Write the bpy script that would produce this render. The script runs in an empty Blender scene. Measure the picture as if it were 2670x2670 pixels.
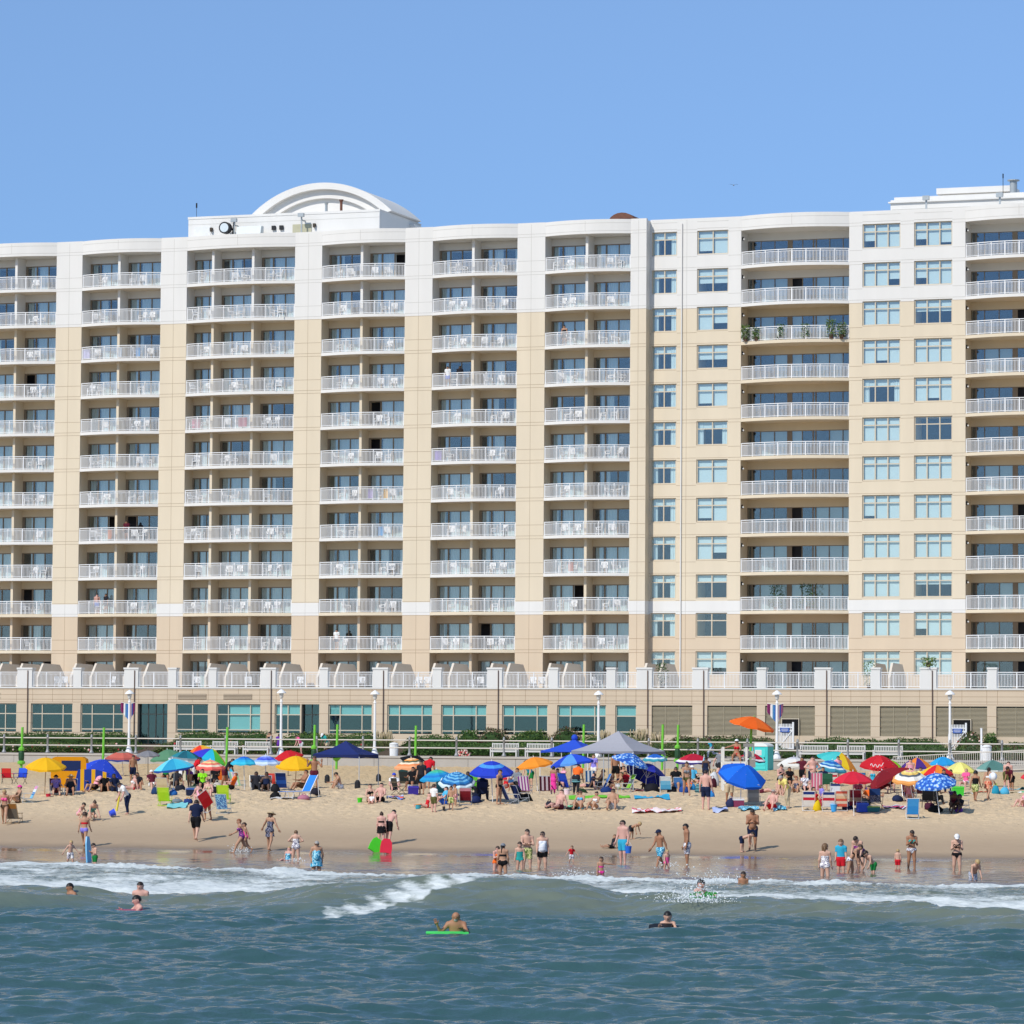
import bpy, math, random
import numpy as np
from mathutils import Vector, Matrix
random.seed(11)
rng = np.random.default_rng(11)
SC = bpy.context.scene
COL = SC.collection
R = math.radians

# ------------------------------------------------------------------ camera
F_PX, HALF = 10000.0, 1335.0          # telephoto lens: focal length in photo pixels, half picture width
PITCH, ROLL = math.atan(0.0603), 0.0068
CAM = Vector((0, 0, 5.0))
cam_d = bpy.data.cameras.new("camera"); cam = bpy.data.objects.new("camera", cam_d); COL.objects.link(cam)
cam_d.sensor_width = 36; cam_d.lens = 36 * F_PX / (2 * HALF); cam_d.clip_start = 1; cam_d.clip_end = 4000
CM = Matrix.Rotation(math.pi / 2 + PITCH, 3, 'X') @ Matrix.Rotation(ROLL, 3, 'Z')
cam.matrix_world = Matrix.Translation(CAM) @ CM.to_4x4()
SC.camera = cam

# ------------------------------------------------------------------ sky, sun, exposure
SUN_DIR = Vector((-0.48, -0.585, 0.655)).normalized()
w = bpy.data.worlds.new("World"); SC.world = w; w.use_nodes = True
nt = w.node_tree; nt.nodes.clear()
sky = nt.nodes.new('ShaderNodeTexSky'); sky.sky_type = 'NISHITA'; sky.sun_disc = False
sky.sun_elevation = math.asin(SUN_DIR.z); sky.sun_rotation = math.atan2(SUN_DIR.x, SUN_DIR.y)
sky.altitude = 0; sky.air_density = 1.0; sky.dust_density = 0.0; sky.ozone_density = 2.5
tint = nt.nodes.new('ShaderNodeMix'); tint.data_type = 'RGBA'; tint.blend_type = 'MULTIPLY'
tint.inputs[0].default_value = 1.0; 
bg = nt.nodes.new('ShaderNodeBackground'); bg.inputs[1].default_value = 0.15
out = nt.nodes.new('ShaderNodeOutputWorld')
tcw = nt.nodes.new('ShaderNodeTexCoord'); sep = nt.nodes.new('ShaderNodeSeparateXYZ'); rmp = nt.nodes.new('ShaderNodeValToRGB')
rmp.color_ramp.elements[0].position = .12; rmp.color_ramp.elements[0].color = (.395, .502, .712, 1)      # clear blue low down; unseen upper sky paled and warmed to fill shade
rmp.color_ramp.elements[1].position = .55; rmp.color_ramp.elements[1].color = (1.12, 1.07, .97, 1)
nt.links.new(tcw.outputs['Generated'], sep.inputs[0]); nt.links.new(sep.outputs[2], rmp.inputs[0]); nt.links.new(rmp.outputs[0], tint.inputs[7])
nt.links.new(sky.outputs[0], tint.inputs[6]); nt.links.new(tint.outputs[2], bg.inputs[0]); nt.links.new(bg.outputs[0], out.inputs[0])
sun_d = bpy.data.lights.new("sun", 'SUN'); sun_d.energy = 3.35; sun_d.angle = R(0.5); sun_d.color = (1.0, 0.95, 0.87)
sun = bpy.data.objects.new("sun", sun_d); COL.objects.link(sun)
sun.rotation_euler = (-SUN_DIR).to_track_quat('-Z', 'Y').to_euler()
sun.location = (-100, -100, 150)
SC.view_settings.view_transform = 'Standard'; SC.view_settings.look = 'None'
SC.view_settings.exposure = 0.12; SC.view_settings.gamma = 1.0
try:
    SC.cycles.max_bounces = 8; SC.cycles.transparent_max_bounces = 12; SC.cycles.use_denoising = True
    SC.cycles.caustics_reflective = False; SC.cycles.caustics_refractive = False
except Exception:
    pass

# ------------------------------------------------------------------ helpers
def lin(c):
    if isinstance(c, str):
        c = c.lstrip('#'); c = [int(c[i:i + 2], 16) / 255 for i in (0, 2, 4)]
        return tuple((x / 12.92 if x <= .04045 else ((x + .055) / 1.055) ** 2.4) for x in c)
    return tuple(c)

def tag(o, label=None, cat=None, group=None, kind=None):
    if label: o['label'] = label
    if cat: o['category'] = cat
    if group: o['group'] = group
    if kind: o['kind'] = kind
    return o

def empty(name, loc=(0, 0, 0), rz=0.0, parent=None):
    o = bpy.data.objects.new(name, None); COL.objects.link(o)
    o.location = loc; o.rotation_euler = (0, 0, rz); o.empty_display_size = .2
    if parent: o.parent = parent
    return o

def obj(name, me, parent=None, loc=None, rz=0.0):
    o = bpy.data.objects.new(name, me); COL.objects.link(o)
    if parent: o.parent = parent
    if loc is not None: o.location = loc
    if rz: o.rotation_euler = (0, 0, rz)
    return o

class MB:
    def __init__(s): s.v = []; s.f = []; s.m = []
    def add(s, vs, fs, mi=0):
        n = len(s.v); s.v.extend([tuple(map(float, p)) for p in vs])
        for f in fs: s.f.append(tuple(n + i for i in f)); s.m.append(mi)
        return s
    def box(s, x0, x1, y0, y1, z0, z1, mi=0):
        return s.add([(x0, y0, z0), (x1, y0, z0), (x1, y1, z0), (x0, y1, z0), (x0, y0, z1), (x1, y0, z1), (x1, y1, z1), (x0, y1, z1)],
                     [(3, 2, 1, 0), (4, 5, 6, 7), (0, 1, 5, 4), (1, 2, 6, 5), (2, 3, 7, 6), (3, 0, 4, 7)], mi)
    def bar(s, p, q, wd, hd=None, mi=0, up=(0, 0, 1)):
        p = Vector(p); q = Vector(q); hd = hd or wd; d = (q - p).normalized(); u = Vector(up)
        if abs(d.dot(u)) > .98: u = Vector((0, 1, 0))
        a = d.cross(u).normalized() * wd / 2; b = a.cross(d).normalized() * hd / 2
        vs = [p - a - b, p + a - b, p + a + b, p - a + b, q - a - b, q + a - b, q + a + b, q - a + b]
        return s.add(vs, [(0, 1, 2, 3), (7, 6, 5, 4), (0, 4, 5, 1), (1, 5, 6, 2), (2, 6, 7, 3), (3, 7, 4, 0)], mi)
    def cyl(s, p, q, r0, r1=None, n=8, mi=0):
        p = Vector(p); q = Vector(q); r1 = r0 if r1 is None else r1; d = (q - p).normalized()
        u = Vector((1, 0, 0)) if abs(d.x) < .9 else Vector((0, 1, 0)); a = d.cross(u).normalized(); b = d.cross(a)
        vs = []
        for c, r in ((p, r0), (q, r1)):
            for i in range(n):
                t = 2 * math.pi * i / n; vs.append(c + a * r * math.cos(t) + b * r * math.sin(t))
        fs = [(i, (i + 1) % n, n + (i + 1) % n, n + i) for i in range(n)]
        fs += [tuple(reversed(range(n))), tuple(range(n, 2 * n))]
        return s.add(vs, fs, mi)
    def tube(s, pts, r, n=6, mi=0):
        for p, q in zip(pts[:-1], pts[1:]): s.cyl(p, q, r, r, n, mi)
        return s
    def lathe(s, prof, n=12, c=(0, 0), mi=0):
        vs = []; fs = []
        for r, z in prof:
            for i in range(n):
                t = 2 * math.pi * i / n; vs.append((c[0] + r * math.cos(t), c[1] + r * math.sin(t), z))
        for k in range(len(prof) - 1):
            for i in range(n):
                fs.append((k * n + i, k * n + (i + 1) % n, (k + 1) * n + (i + 1) % n, (k + 1) * n + i))
        fs.append(tuple(reversed(range(n)))); fs.append(tuple(range((len(prof) - 1) * n, len(prof) * n)))
        return s.add(vs, fs, mi)
    def ell(s, c, r, nu=10, nv=7, mi=0, keep=None, M=None):
        c = Vector(c); vs = []; fs = []
        if not hasattr(r, '__len__'): r = (r, r, r)
        for j in range(nv + 1):
            ph = math.pi * j / nv
            for i in range(nu):
                t = 2 * math.pi * i / nu
                vs.append(Vector((math.sin(ph) * math.cos(t), math.sin(ph) * math.sin(t), math.cos(ph))))
        for j in range(nv):
            for i in range(nu):
                f = (j * nu + i, (j + 1) * nu + i, (j + 1) * nu + (i + 1) % nu, j * nu + (i + 1) % nu)
                if keep:
                    m = sum((vs[k] for k in f), Vector()) / 4
                    if not keep(m): continue
                fs.append(f)
        vv = []
        for p in vs:
            p = Vector((p.x * r[0], p.y * r[1], p.z * r[2]))
            if M is not None: p = M @ p
            vv.append(c + p)
        return s.add(vv, fs, mi)
    def prism(s, poly, z0, z1, mi=0):                      # polygon in xy, extruded in z
        n = len(poly)
        vs = [(x, y, z0) for x, y in poly] + [(x, y, z1) for x, y in poly]
        return s.add(vs, [tuple(reversed(range(n))), tuple(range(n, 2 * n))] + [(i, (i + 1) % n, n + (i + 1) % n, n + i) for i in range(n)], mi)
    def prism_x(s, poly, x0, x1, mi=0):                    # polygon in yz, extruded in x
        n = len(poly)
        vs = [(x0, y, z) for y, z in poly] + [(x1, y, z) for y, z in poly]
        return s.add(vs, [tuple(reversed(range(n))), tuple(range(n, 2 * n))] + [(i, (i + 1) % n, n + (i + 1) % n, n + i) for i in range(n)], mi)
    def prism_y(s, poly, y0, y1, mi=0):                    # polygon in xz, extruded in y
        n = len(poly)
        vs = [(x, y0, z) for x, z in poly] + [(x, y1, z) for x, z in poly]
        return s.add(vs, [tuple(range(n)), tuple(reversed(range(n, 2 * n)))] + [(i, n + i, n + (i + 1) % n, (i + 1) % n) for i in range(n)], mi)
    def xf(s, M, start=0):
        for i in range(start, len(s.v)): s.v[i] = tuple(M @ Vector(s.v[i]))
        return s
    def mesh(s, name, mats, smooth=False):
        me = bpy.data.meshes.new(name); me.from_pydata(s.v, [], s.f)
        if not isinstance(mats, (list, tuple)): mats = [mats]
        for m in mats: me.materials.append(m)
        if len(mats) > 1: me.polygons.foreach_set('material_index', s.m)
        if smooth: me.polygons.foreach_set('use_smooth', [True] * len(s.f))
        me.update(); return me
    def build(s, name, mats, parent=None, loc=None, rz=0.0, smooth=False):
        return obj(name, s.mesh(name, mats, smooth), parent, loc, rz)

_MC = {}
def mat(name, col, rough=.6, var=.10, scale=3.0, bump=0.0, bscale=30.0, spec=.3, metal=0.0, trans=0.0, stretch=None, emit=None, world=False):
    """Principled paint / cloth / stone with a little procedural unevenness."""
    key = (name, str(col), rough, var, scale, bump, trans)
    if key in _MC: return _MC[key]
    m = bpy.data.materials.new(name); m.use_nodes = True; t = m.node_tree; b = t.nodes['Principled BSDF']
    c = lin(col)
    tc = t.nodes.new('ShaderNodeTexCoord'); src = tc.outputs['Object']
    if world:
        g = t.nodes.new('ShaderNodeNewGeometry'); src = g.outputs['Position']
    if stretch:
        mp = t.nodes.new('ShaderNodeMapping'); mp.inputs['Scale'].default_value = stretch
        t.links.new(src, mp.inputs[0]); src = mp.outputs[0]
    n = t.nodes.new('ShaderNodeTexNoise'); n.inputs['Scale'].default_value = scale; n.inputs['Detail'].default_value = 4
    t.links.new(src, n.inputs['Vector'])
    mx = t.nodes.new('ShaderNodeMix'); mx.data_type = 'RGBA'
    mx.inputs[6].default_value = (*[min(1, x * (1 - var)) for x in c], 1); mx.inputs[7].default_value = (*[min(1, x * (1 + var)) for x in c], 1)
    t.links.new(n.outputs['Fac'], mx.inputs[0]); t.links.new(mx.outputs[2], b.inputs['Base Color'])
    b.inputs['Roughness'].default_value = rough; b.inputs['Metallic'].default_value = metal
    b.inputs['Specular IOR Level'].default_value = spec
    if bump:
        n2 = t.nodes.new('ShaderNodeTexNoise'); n2.inputs['Scale'].default_value = bscale; n2.inputs['Detail'].default_value = 3
        t.links.new(src, n2.inputs['Vector'])
        bp = t.nodes.new('ShaderNodeBump'); bp.inputs['Strength'].default_value = bump; bp.inputs['Distance'].default_value = .02
        t.links.new(n2.outputs['Fac'], bp.inputs['Height']); t.links.new(bp.outputs[0], b.inputs['Normal'])
    if trans:
        tr = t.nodes.new('ShaderNodeBsdfTranslucent'); t.links.new(mx.outputs[2], tr.inputs[0])
        ms = t.nodes.new('ShaderNodeMixShader'); ms.inputs[0].default_value = trans
        o = t.nodes['Material Output']; t.links.new(b.outputs[0], ms.inputs[1]); t.links.new(tr.outputs[0], ms.inputs[2]); t.links.new(ms.outputs[0], o.inputs[0])
    _MC[key] = m
    return m

def pattern(name, cols, kind='floral', scale=8.0, rough=.75, trans=0.0):
    """cloth printed with blotches (floral), bands (stripe) or squares (check)"""
    key = ('pat', name, str(cols), kind, scale)
    if key in _MC: return _MC[key]
    m = bpy.data.materials.new(name); m.use_nodes = True; t = m.node_tree; b = t.nodes['Principled BSDF']
    tc = t.nodes.new('ShaderNodeTexCoord')
    if kind == 'floral':
        x = t.nodes.new('ShaderNodeTexVoronoi'); x.inputs['Scale'].default_value = scale; x.inputs['Randomness'].default_value = 1
        t.links.new(tc.outputs['Object'], x.inputs['Vector']); fac = x.outputs['Distance']; span = .75
    elif kind == 'check':
        x = t.nodes.new('ShaderNodeTexChecker'); x.inputs['Scale'].default_value = scale
        t.links.new(tc.outputs['Object'], x.inputs['Vector']); fac = x.outputs['Fac']; span = 1.0
    else:
        x = t.nodes.new('ShaderNodeTexWave'); x.inputs['Scale'].default_value = scale; x.wave_profile = 'SAW'
        x.bands_direction = {'stripe': 'X', 'hoop': 'Z', 'depth': 'Y'}[kind]
        t.links.new(tc.outputs['Object'], x.inputs['Vector']); fac = x.outputs['Fac']; span = 1.0
    r = t.nodes.new('ShaderNodeValToRGB'); r.color_ramp.interpolation = 'CONSTANT'
    e = r.color_ramp.elements
    for i, c in enumerate(cols):
        pos = span * i / len(cols)
        if i < 2: e[i].position = pos
        else: e.new(pos)
        e[i].color = (*lin(c), 1)
    t.links.new(fac, r.inputs[0]); t.links.new(r.outputs[0], b.inputs['Base Color'])
    b.inputs['Roughness'].default_value = rough; b.inputs['Specular IOR Level'].default_value = .2
    if trans:
        tr = t.nodes.new('ShaderNodeBsdfTranslucent'); t.links.new(r.outputs[0], tr.inputs[0])
        ms = t.nodes.new('ShaderNodeMixShader'); ms.inputs[0].default_value = trans
        o = t.nodes['Material Output']; t.links.new(b.outputs[0], ms.inputs[1]); t.links.new(tr.outputs[0], ms.inputs[2]); t.links.new(ms.outputs[0], o.inputs[0])
    _MC[key] = m
    return m

# ------------------------------------------------------------------ the lie of the land
SL = 0.353                                  # the promenade and the buildings run back to the left
PSI = math.atan(SL)
EX = Vector((math.cos(PSI), -math.sin(PSI), 0)); EY = Vector((math.sin(PSI), math.cos(PSI), 0))
FO = Vector((0, 309.4, 0))                  # origin of the facade frame (u along, v into the building)
V_WALL = -29.6                              # seawall line in that frame
Z_BW = 4.0                                  # boardwalk level
def wpos(u, v, z=0.0): return FO + EX * u + EY * v + Vector((0, 0, z))
def shore_y(x): return 169.5 - .17 * x
def wall_y(x): return 278.0 - SL * x
S_K = np.array([-200, -110, -60, -24, -10, 0, 3, 10, 17, 24, 40, 70, 110, 400.])
Z_K = np.array([-7, -3.6, -1.8, -.36, -.12, 0, .26, 1.08, 2.0, 2.4, 2.52, 2.76, 3.25, 3.25])
def s_of(x, y): return (y - shore_y(x)) / (wall_y(x) - shore_y(x)) * 110.0
def land(x, y): return np.interp(s_of(x, y), S_K, Z_K)
YC_X = [-60, -16, -11, -5.6, 0, 3, 6.3, 10.8, 12.6, 18, 60]; YC_Y = [126, 117.5, 117.8, 115.4, 115.2, 113.7, 112, 111.5, 108.5, 105, 92]
A_X = [-60, -16, -13, -11, -8, -5.6, -4, -2.2, 0, 2, 3.2, 5, 6.5, 11, 13, 60]; A_A = [.55, .55, .46, .25, .3, .72, .68, .82, .92, .76, .46, .56, .52, .46, .38, .4]
YF_X = [-60, -17, -6, 0, 5, 12, 60]; YF_Y = [160, 154, 144.5, 143, 141, 138, 130]
_wv = []
_r = np.random.default_rng(5)
for i in range(64):
    wl = .26 * (1.06 ** i) * _r.uniform(.9, 1.1)
    a = _r.normal(0, .46); k = 2 * math.pi / wl
    _wv.append((k * math.sin(a), k * math.cos(a), _r.uniform(0, 6.28), .0094 * wl ** .9 if wl < 1.6 else .0092 * wl ** .4))
_fl = []
for i in range(22):
    wl = .18 * (1.075 ** i); a = _r.uniform(0, 3.14); k = 2 * math.pi / wl
    _fl.append((k * math.cos(a), k * math.sin(a), _r.uniform(0, 6.28), wl ** .5))
def water_z(x, y):
    x = np.asarray(x, float); y = np.asarray(y, float)
    sh = np.clip((shore_y(x) - y - 3) / 55.0, 0, 1)          # ripples die out on the beach
    z = np.zeros(np.broadcast(x, y).shape)
    for kx, ky, ph, am in _wv: z = z + am * np.sin(kx * x + ky * y + ph)
    z = z * (0.06 + .94 * sh)
    yc = np.interp(x, YC_X, YC_Y); A = np.interp(x, A_X, A_A)
    d = y - yc
    b = np.where(d < 0, np.exp(-(d / 3.1) ** 2), .25 + .75 * np.exp(-(d / 1.0) ** 2))
    yf = np.interp(x, YF_X, YF_Y)
    tail = np.clip((yf - y) / 12.0, 0, 1)
    z = z + A * b * np.where(d < 0, 1, tail) + np.where((d > 0) & (y < yf), .05 * np.sin(x * 1.7 + 3 * np.sin(y * .5)) * np.sin(y * .9 + x * .3) * tail, 0)
    front = np.exp(-((y - yf + 1.5) / 1.3) ** 2)
    z = z + .10 * front * (.6 + .4 * np.sin(x * 2.1 + 2 * np.sin(x * .7)))
    # tumbling foam is lumpy
    m = np.clip((y - yc) / .6, 0, 1) * np.clip((yf - y) / .7, 0, 1)
    lump = np.zeros_like(z)
    for kx, ky, ph, am in _fl: lump = lump + am * np.sin(kx * x + ky * y + ph)
    dp = np.clip((y - yc) / np.maximum(yf - yc, 1), 0, 1)
    amp = .006 + .010 * np.exp(-((dp - .95) / .12) ** 2) + .008 * np.exp(-((dp - .05) / .12) ** 2)
    z = z + m * amp * (np.abs(lump) * .9 - .4)
    return z + .03

def ray(px, py): return CM @ Vector(((px - HALF) / F_PX, -(py - HALF) / F_PX, -1.0))
def at_depth(px, py, depth):
    d = ray(px, py); return CAM + d * (depth / d.y)
def ground(px, py, back=0.0):
    """where the sight line through a point of the photograph meets the sand or shallow water"""
    d = ray(px, py); lo, hi = 60.0, 300.0
    t = lo
    while t < hi:
        p = CAM + d * (t / d.y)
        if p.z <= max(float(land(p.x, p.y)), .04): break
        t += .25
    p = CAM + d * (t / d.y)
    lim = wall_y(p.x) - 1.2
    if p.y > lim: p = CAM + d * (lim / d.y)
    z = max(float(land(p.x, p.y)), .0)
    return Vector((p.x, p.y, z))
def scale_at(p): return F_PX / p.y              # photo pixels per metre there

def on_plane(px, py, v):
    d = ray(px, py); n = EY; t = ((FO - CAM).dot(n) + v) / d.dot(n); p = CAM + d * t
    return (p - FO).dot(EX), p.z, p
def bw(px, v, py=1968):                          # a spot on the boardwalk below a picture column
    u, z, p = on_plane(px, py, v); return wpos(u, v, Z_BW)

def spaced(knots, step):
    o = []
    for (a, b), st in zip(zip(knots[:-1], knots[1:]), step):
        n = max(1, int(round((b - a) / st))); o += list(np.linspace(a, b, n, endpoint=False))
    return np.array(o + [knots[-1]])
def sheet(name, xs, ys, zf, mats, attrs=None):
    X, Y = np.meshgrid(xs, ys); Z = zf(X, Y); nx, ny = len(xs), len(ys)
    co = np.stack([X, Y, Z], -1).reshape(-1, 3).astype(np.float32)
    i = np.arange((ny - 1) * nx).reshape(ny - 1, nx)[:, :-1].ravel()
    q = np.stack([i, i + 1, i + nx + 1, i + nx], -1).astype(np.int32)
    me = bpy.data.meshes.new(name)
    me.vertices.add(len(co)); me.vertices.foreach_set('co', co.ravel())
    me.loops.add(q.size); me.loops.foreach_set('vertex_index', q.ravel())
    me.polygons.add(len(q)); me.polygons.foreach_set('loop_start', np.arange(0, q.size, 4, dtype=np.int32))
    me.polygons.foreach_set('use_smooth', np.ones(len(q), bool))
    for k, f in (attrs or {}).items():
        a = me.attributes.new(k, 'FLOAT', 'POINT'); a.data.foreach_set('value', f(X, Y).ravel().astype(np.float32))
    me.materials.append(mats); me.update(calc_edges=True); me.validate()
    return obj(name, me)

# ------------------------------------------------------------------ sand
def N(t, kind, **kw):
    n = t.nodes.new(kind)
    for k, v in kw.items(): setattr(n, k, v)
    return n
def noise(t, vec, scale, detail=4, rough=.5):
    n = N(t, 'ShaderNodeTexNoise'); n.inputs['Scale'].default_value = scale; n.inputs['Detail'].default_value = detail; n.inputs['Roughness'].default_value = rough
    t.links.new(vec, n.inputs['Vector']); return n.outputs['Fac']
def ramp(t, fac, stops):
    r = N(t, 'ShaderNodeValToRGB'); e = r.color_ramp.elements
    for i, (p, c) in enumerate(stops):
        if i >= 2: e.new(p)
        e[i].position = p; e[i].color = (*c, 1) if len(c) == 3 else c
    t.links.new(fac, r.inputs[0]); return r.outputs[0]
def mixc(t, fac, a, b, blend='MIX'):
    m = N(t, 'ShaderNodeMix', data_type='RGBA', blend_type=blend)
    for sock, v in ((0, fac), (6, a), (7, b)):
        if hasattr(v, 'links'): t.links.new(v, m.inputs[sock])
        else: m.inputs[sock].default_value = v if sock == 0 else (*v, 1)
    return m.outputs[2]
def mth(t, op, a, b=0.0, clamp=False):
    m = N(t, 'ShaderNodeMath', operation=op, use_clamp=clamp)
    for i, v in enumerate((a, b)):
        if hasattr(v, 'links'): t.links.new(v, m.inputs[i])
        else: m.inputs[i].default_value = v
    return m.outputs[0]

def sand_material():
    m = bpy.data.materials.new("beach_sand"); m.use_nodes = True; t = m.node_tree; b = t.nodes['Principled BSDF']
    g = N(t, 'ShaderNodeNewGeometry').outputs['Position']
    at = N(t, 'ShaderNodeAttribute', attribute_name='inland').outputs['Fac']
    big = noise(t, g, .35, 5); mid = noise(t, g, 2.2, 6, .65); fine = noise(t, g, 11, 5, .7)
    dry = mixc(t, mid, (.595, .44, .268), (.70, .53, .337))
    far = mixc(t, mid, (.56, .395, .205), (.64, .46, .25))
    dry = mixc(t, ramp(t, mth(t, 'DIVIDE', at, 110.0), [(0, (0, 0, 0)), (.26, (0, 0, 0)), (.6, (1, 1, 1))]), dry, far)
    dry = mixc(t, mth(t, 'MULTIPLY', big, .5), dry, (.60, .455, .29))
    # scuffed marks and bits of weed in the dry sand
    spots = ramp(t, fine, [(0, (0, 0, 0)), (.30, (0, 0, 0)), (.36, (1, 1, 1))])
    dry = mixc(t, spots, (.42, .30, .18), dry)
    vor = N(t, 'ShaderNodeTexVoronoi'); vor.inputs['Scale'].default_value = 1.7; t.links.new(g, vor.inputs['Vector'])
    weed = ramp(t, vor.outputs['Distance'], [(0, (0, 0, 0)), (.06, (0, 0, 0)), (.095, (1, 1, 1))])
    dry = mixc(t, weed, (.2, .14, .08), dry)
    damp = mixc(t, mid, (.40, .285, .18), (.47, .345, .225))
    wet = mixc(t, mid, (.21, .148, .10), (.245, .178, .122))
    wob = mth(t, 'ADD', at, mth(t, 'MULTIPLY', mth(t, 'SUBTRACT', noise(t, g, .5, 3), .5), 2.2))
    f_damp = ramp(t, mth(t, 'DIVIDE', wob, 20.0), [(0, (0, 0, 0)), (.30, (0, 0, 0)), (.72, (1, 1, 1))])
    f_wet = ramp(t, mth(t, 'DIVIDE', wob, 6.0), [(0, (0, 0, 0)), (.16, (0, 0, 0)), (.62, (1, 1, 1))])
    col = mixc(t, f_wet, wet, mixc(t, f_damp, damp, dry))
    t.links.new(col, b.inputs['Base Color'])
    rg = ramp(t, mth(t, 'DIVIDE', wob, 6.0), [(0, (.08, .08, .08)), (.14, (.1, .1, .1)), (.4, (.85, .85, .85))])
    t.links.new(rg, b.inputs['Roughness']); b.inputs['Specular IOR Level'].default_value = .35
    h = mth(t, 'ADD', mth(t, 'MULTIPLY', mid, .5), mth(t, 'MULTIPLY', noise(t, g, 5.5, 3), .7))
    bp = N(t, 'ShaderNodeBump'); bp.inputs['Distance'].default_value = .10
    t.links.new(ramp(t, mth(t, 'DIVIDE', at, 24.0), [(0, (0, 0, 0)), (.22, (.0, .0, .0)), (.45, (.25, .25, .25)), (.75, (1, 1, 1))]), bp.inputs['Strength'])
    t.links.new(h, bp.inputs['Height']); t.links.new(bp.outputs[0], b.inputs['Normal'])
    return m
_lumps = [(_r.uniform(2, 9), _r.uniform(0, 6.28), _r.uniform(0, 6.28)) for _ in range(26)]
_pr = np.random.default_rng(9)
_cells = _pr.uniform(0, 1, (64, 64, 4))
def prints(x, y):
    """footprints: little hollows with a heaped rim, scattered on a jittered grid"""
    x = np.asarray(x, float); y = np.asarray(y, float); out_ = np.zeros(np.broadcast(x, y).shape)
    for c, sh in ((.62, 0.0), (.85, 17.3)):
        i0 = np.floor(x / c + sh).astype(int); j0 = np.floor(y / c + sh).astype(int)
        for di in (-1, 0, 1):
            for dj in (-1, 0, 1):
                q = _cells[(i0 + di) % 64, (j0 + dj) % 64]
                px = (i0 + di - sh + .5 + .45 * (q[..., 0] * 2 - 1)) * c; py = (j0 + dj - sh + .5 + .45 * (q[..., 1] * 2 - 1)) * c
                r2 = ((x - px) ** 2 + ((y - py) * .8) ** 2) / (.10 + .07 * q[..., 2]) ** 2
                out_ += np.where(q[..., 3] < .62, 1, 0) * ((.085) * np.exp(-r2) - .036 * np.exp(-(np.sqrt(r2) - 1.5) ** 2 * 3))
    return out_
def sand_z(x, y):
    z = land(x, y); rough = np.clip((s_of(x, y) - 9) / 10, 0, 1)
    n = np.zeros(np.shape(z))
    for k, a, ph in _lumps: n = n + np.sin(k * (x * math.cos(a) + y * math.sin(a)) + ph)
    return z + rough * n * .0065 - np.where(rough > 0, rough, 0) * prints(x, y)
xs = spaced([-170, -60, -27, 27, 60, 170], [8, 2, .12, 2, 8]); ys = spaced([70, 140, 160, 174, 212, 250, 300, 420], [8, 1, .25, .10, .2, .5, 15])
tag(sheet("beach_sand", xs, ys, sand_z, sand_material(), {'inland': lambda x, y: s_of(x, y)}), kind='structure')

# ------------------------------------------------------------------ sea
def foam(x, y):
    yc = np.interp(x, YC_X, YC_Y); yf = np.interp(x, YF_X, YF_Y)
    n1 = np.sin(x * 1.3 + 2 * np.sin(y * .35)) * .5 + np.sin(x * .45 - y * .2 + 1.3) * .5
    core = np.clip((y - yc - .15 + .25 * n1) / .5, 0, 1) * np.clip((yf - y + .5 * n1) / .5, 0, 1)
    depth = (y - yc) / np.maximum(yf - yc, 1)
    dens = .95 - .30 * np.clip((depth - .3) / .3, 0, 1) + .42 * np.exp(-((y - yf + 1.6) / 1.5) ** 2) + .12 * n1
    dens = dens - .10 * np.clip((x - 2) / 6, 0, 1) * np.clip((depth - .35) / .3, 0, 1)
    f = core * dens
    # water spilling down the back of the wave left of the middle
    line = 109.3 + (x + 5.2) * 1.22
    dl = y - line + .35 * n1 + .2 * np.sin(x * 4.3)
    sp = np.clip(dl / .5, 0, 1) * np.clip(1.2 - dl / 4.6, 0, 1) * (.88 + .14 * np.sin(x * 7 + y * 3)) * np.clip((x + 6.0) / .7, 0, 1) * np.clip((-.2 - x) / 1.0, 0, 1)
    f = np.maximum(f, sp * 1.0)
    lip = np.exp(-((y - yc) / .42) ** 2) * np.clip(np.sin(x * .9 + 1.0) * .6 + .25 + .4 * np.sin(x * 5.1), 0, 1) * np.clip((np.interp(x, A_X, A_A) - .38) * 4, 0, 1)
    f = np.maximum(f, lip * .75)
    sp2 = np.exp(-(((x - 5.55) / 1.3) ** 2 + ((y - yc + .3) / 1.1) ** 2))
    f = np.maximum(f, sp2 * .8)
    # thin lines of froth where the swash runs up the sand
    sw = np.exp(-((y - shore_y(x) + 2.2 + .7 * np.sin(x * .5) + .3 * np.sin(x * 1.3)) / .22) ** 2) * np.clip(np.sin(x * .35 + 4.2) + .1, 0, 1)
    f = np.maximum(f, sw * .5)
    return f
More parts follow.
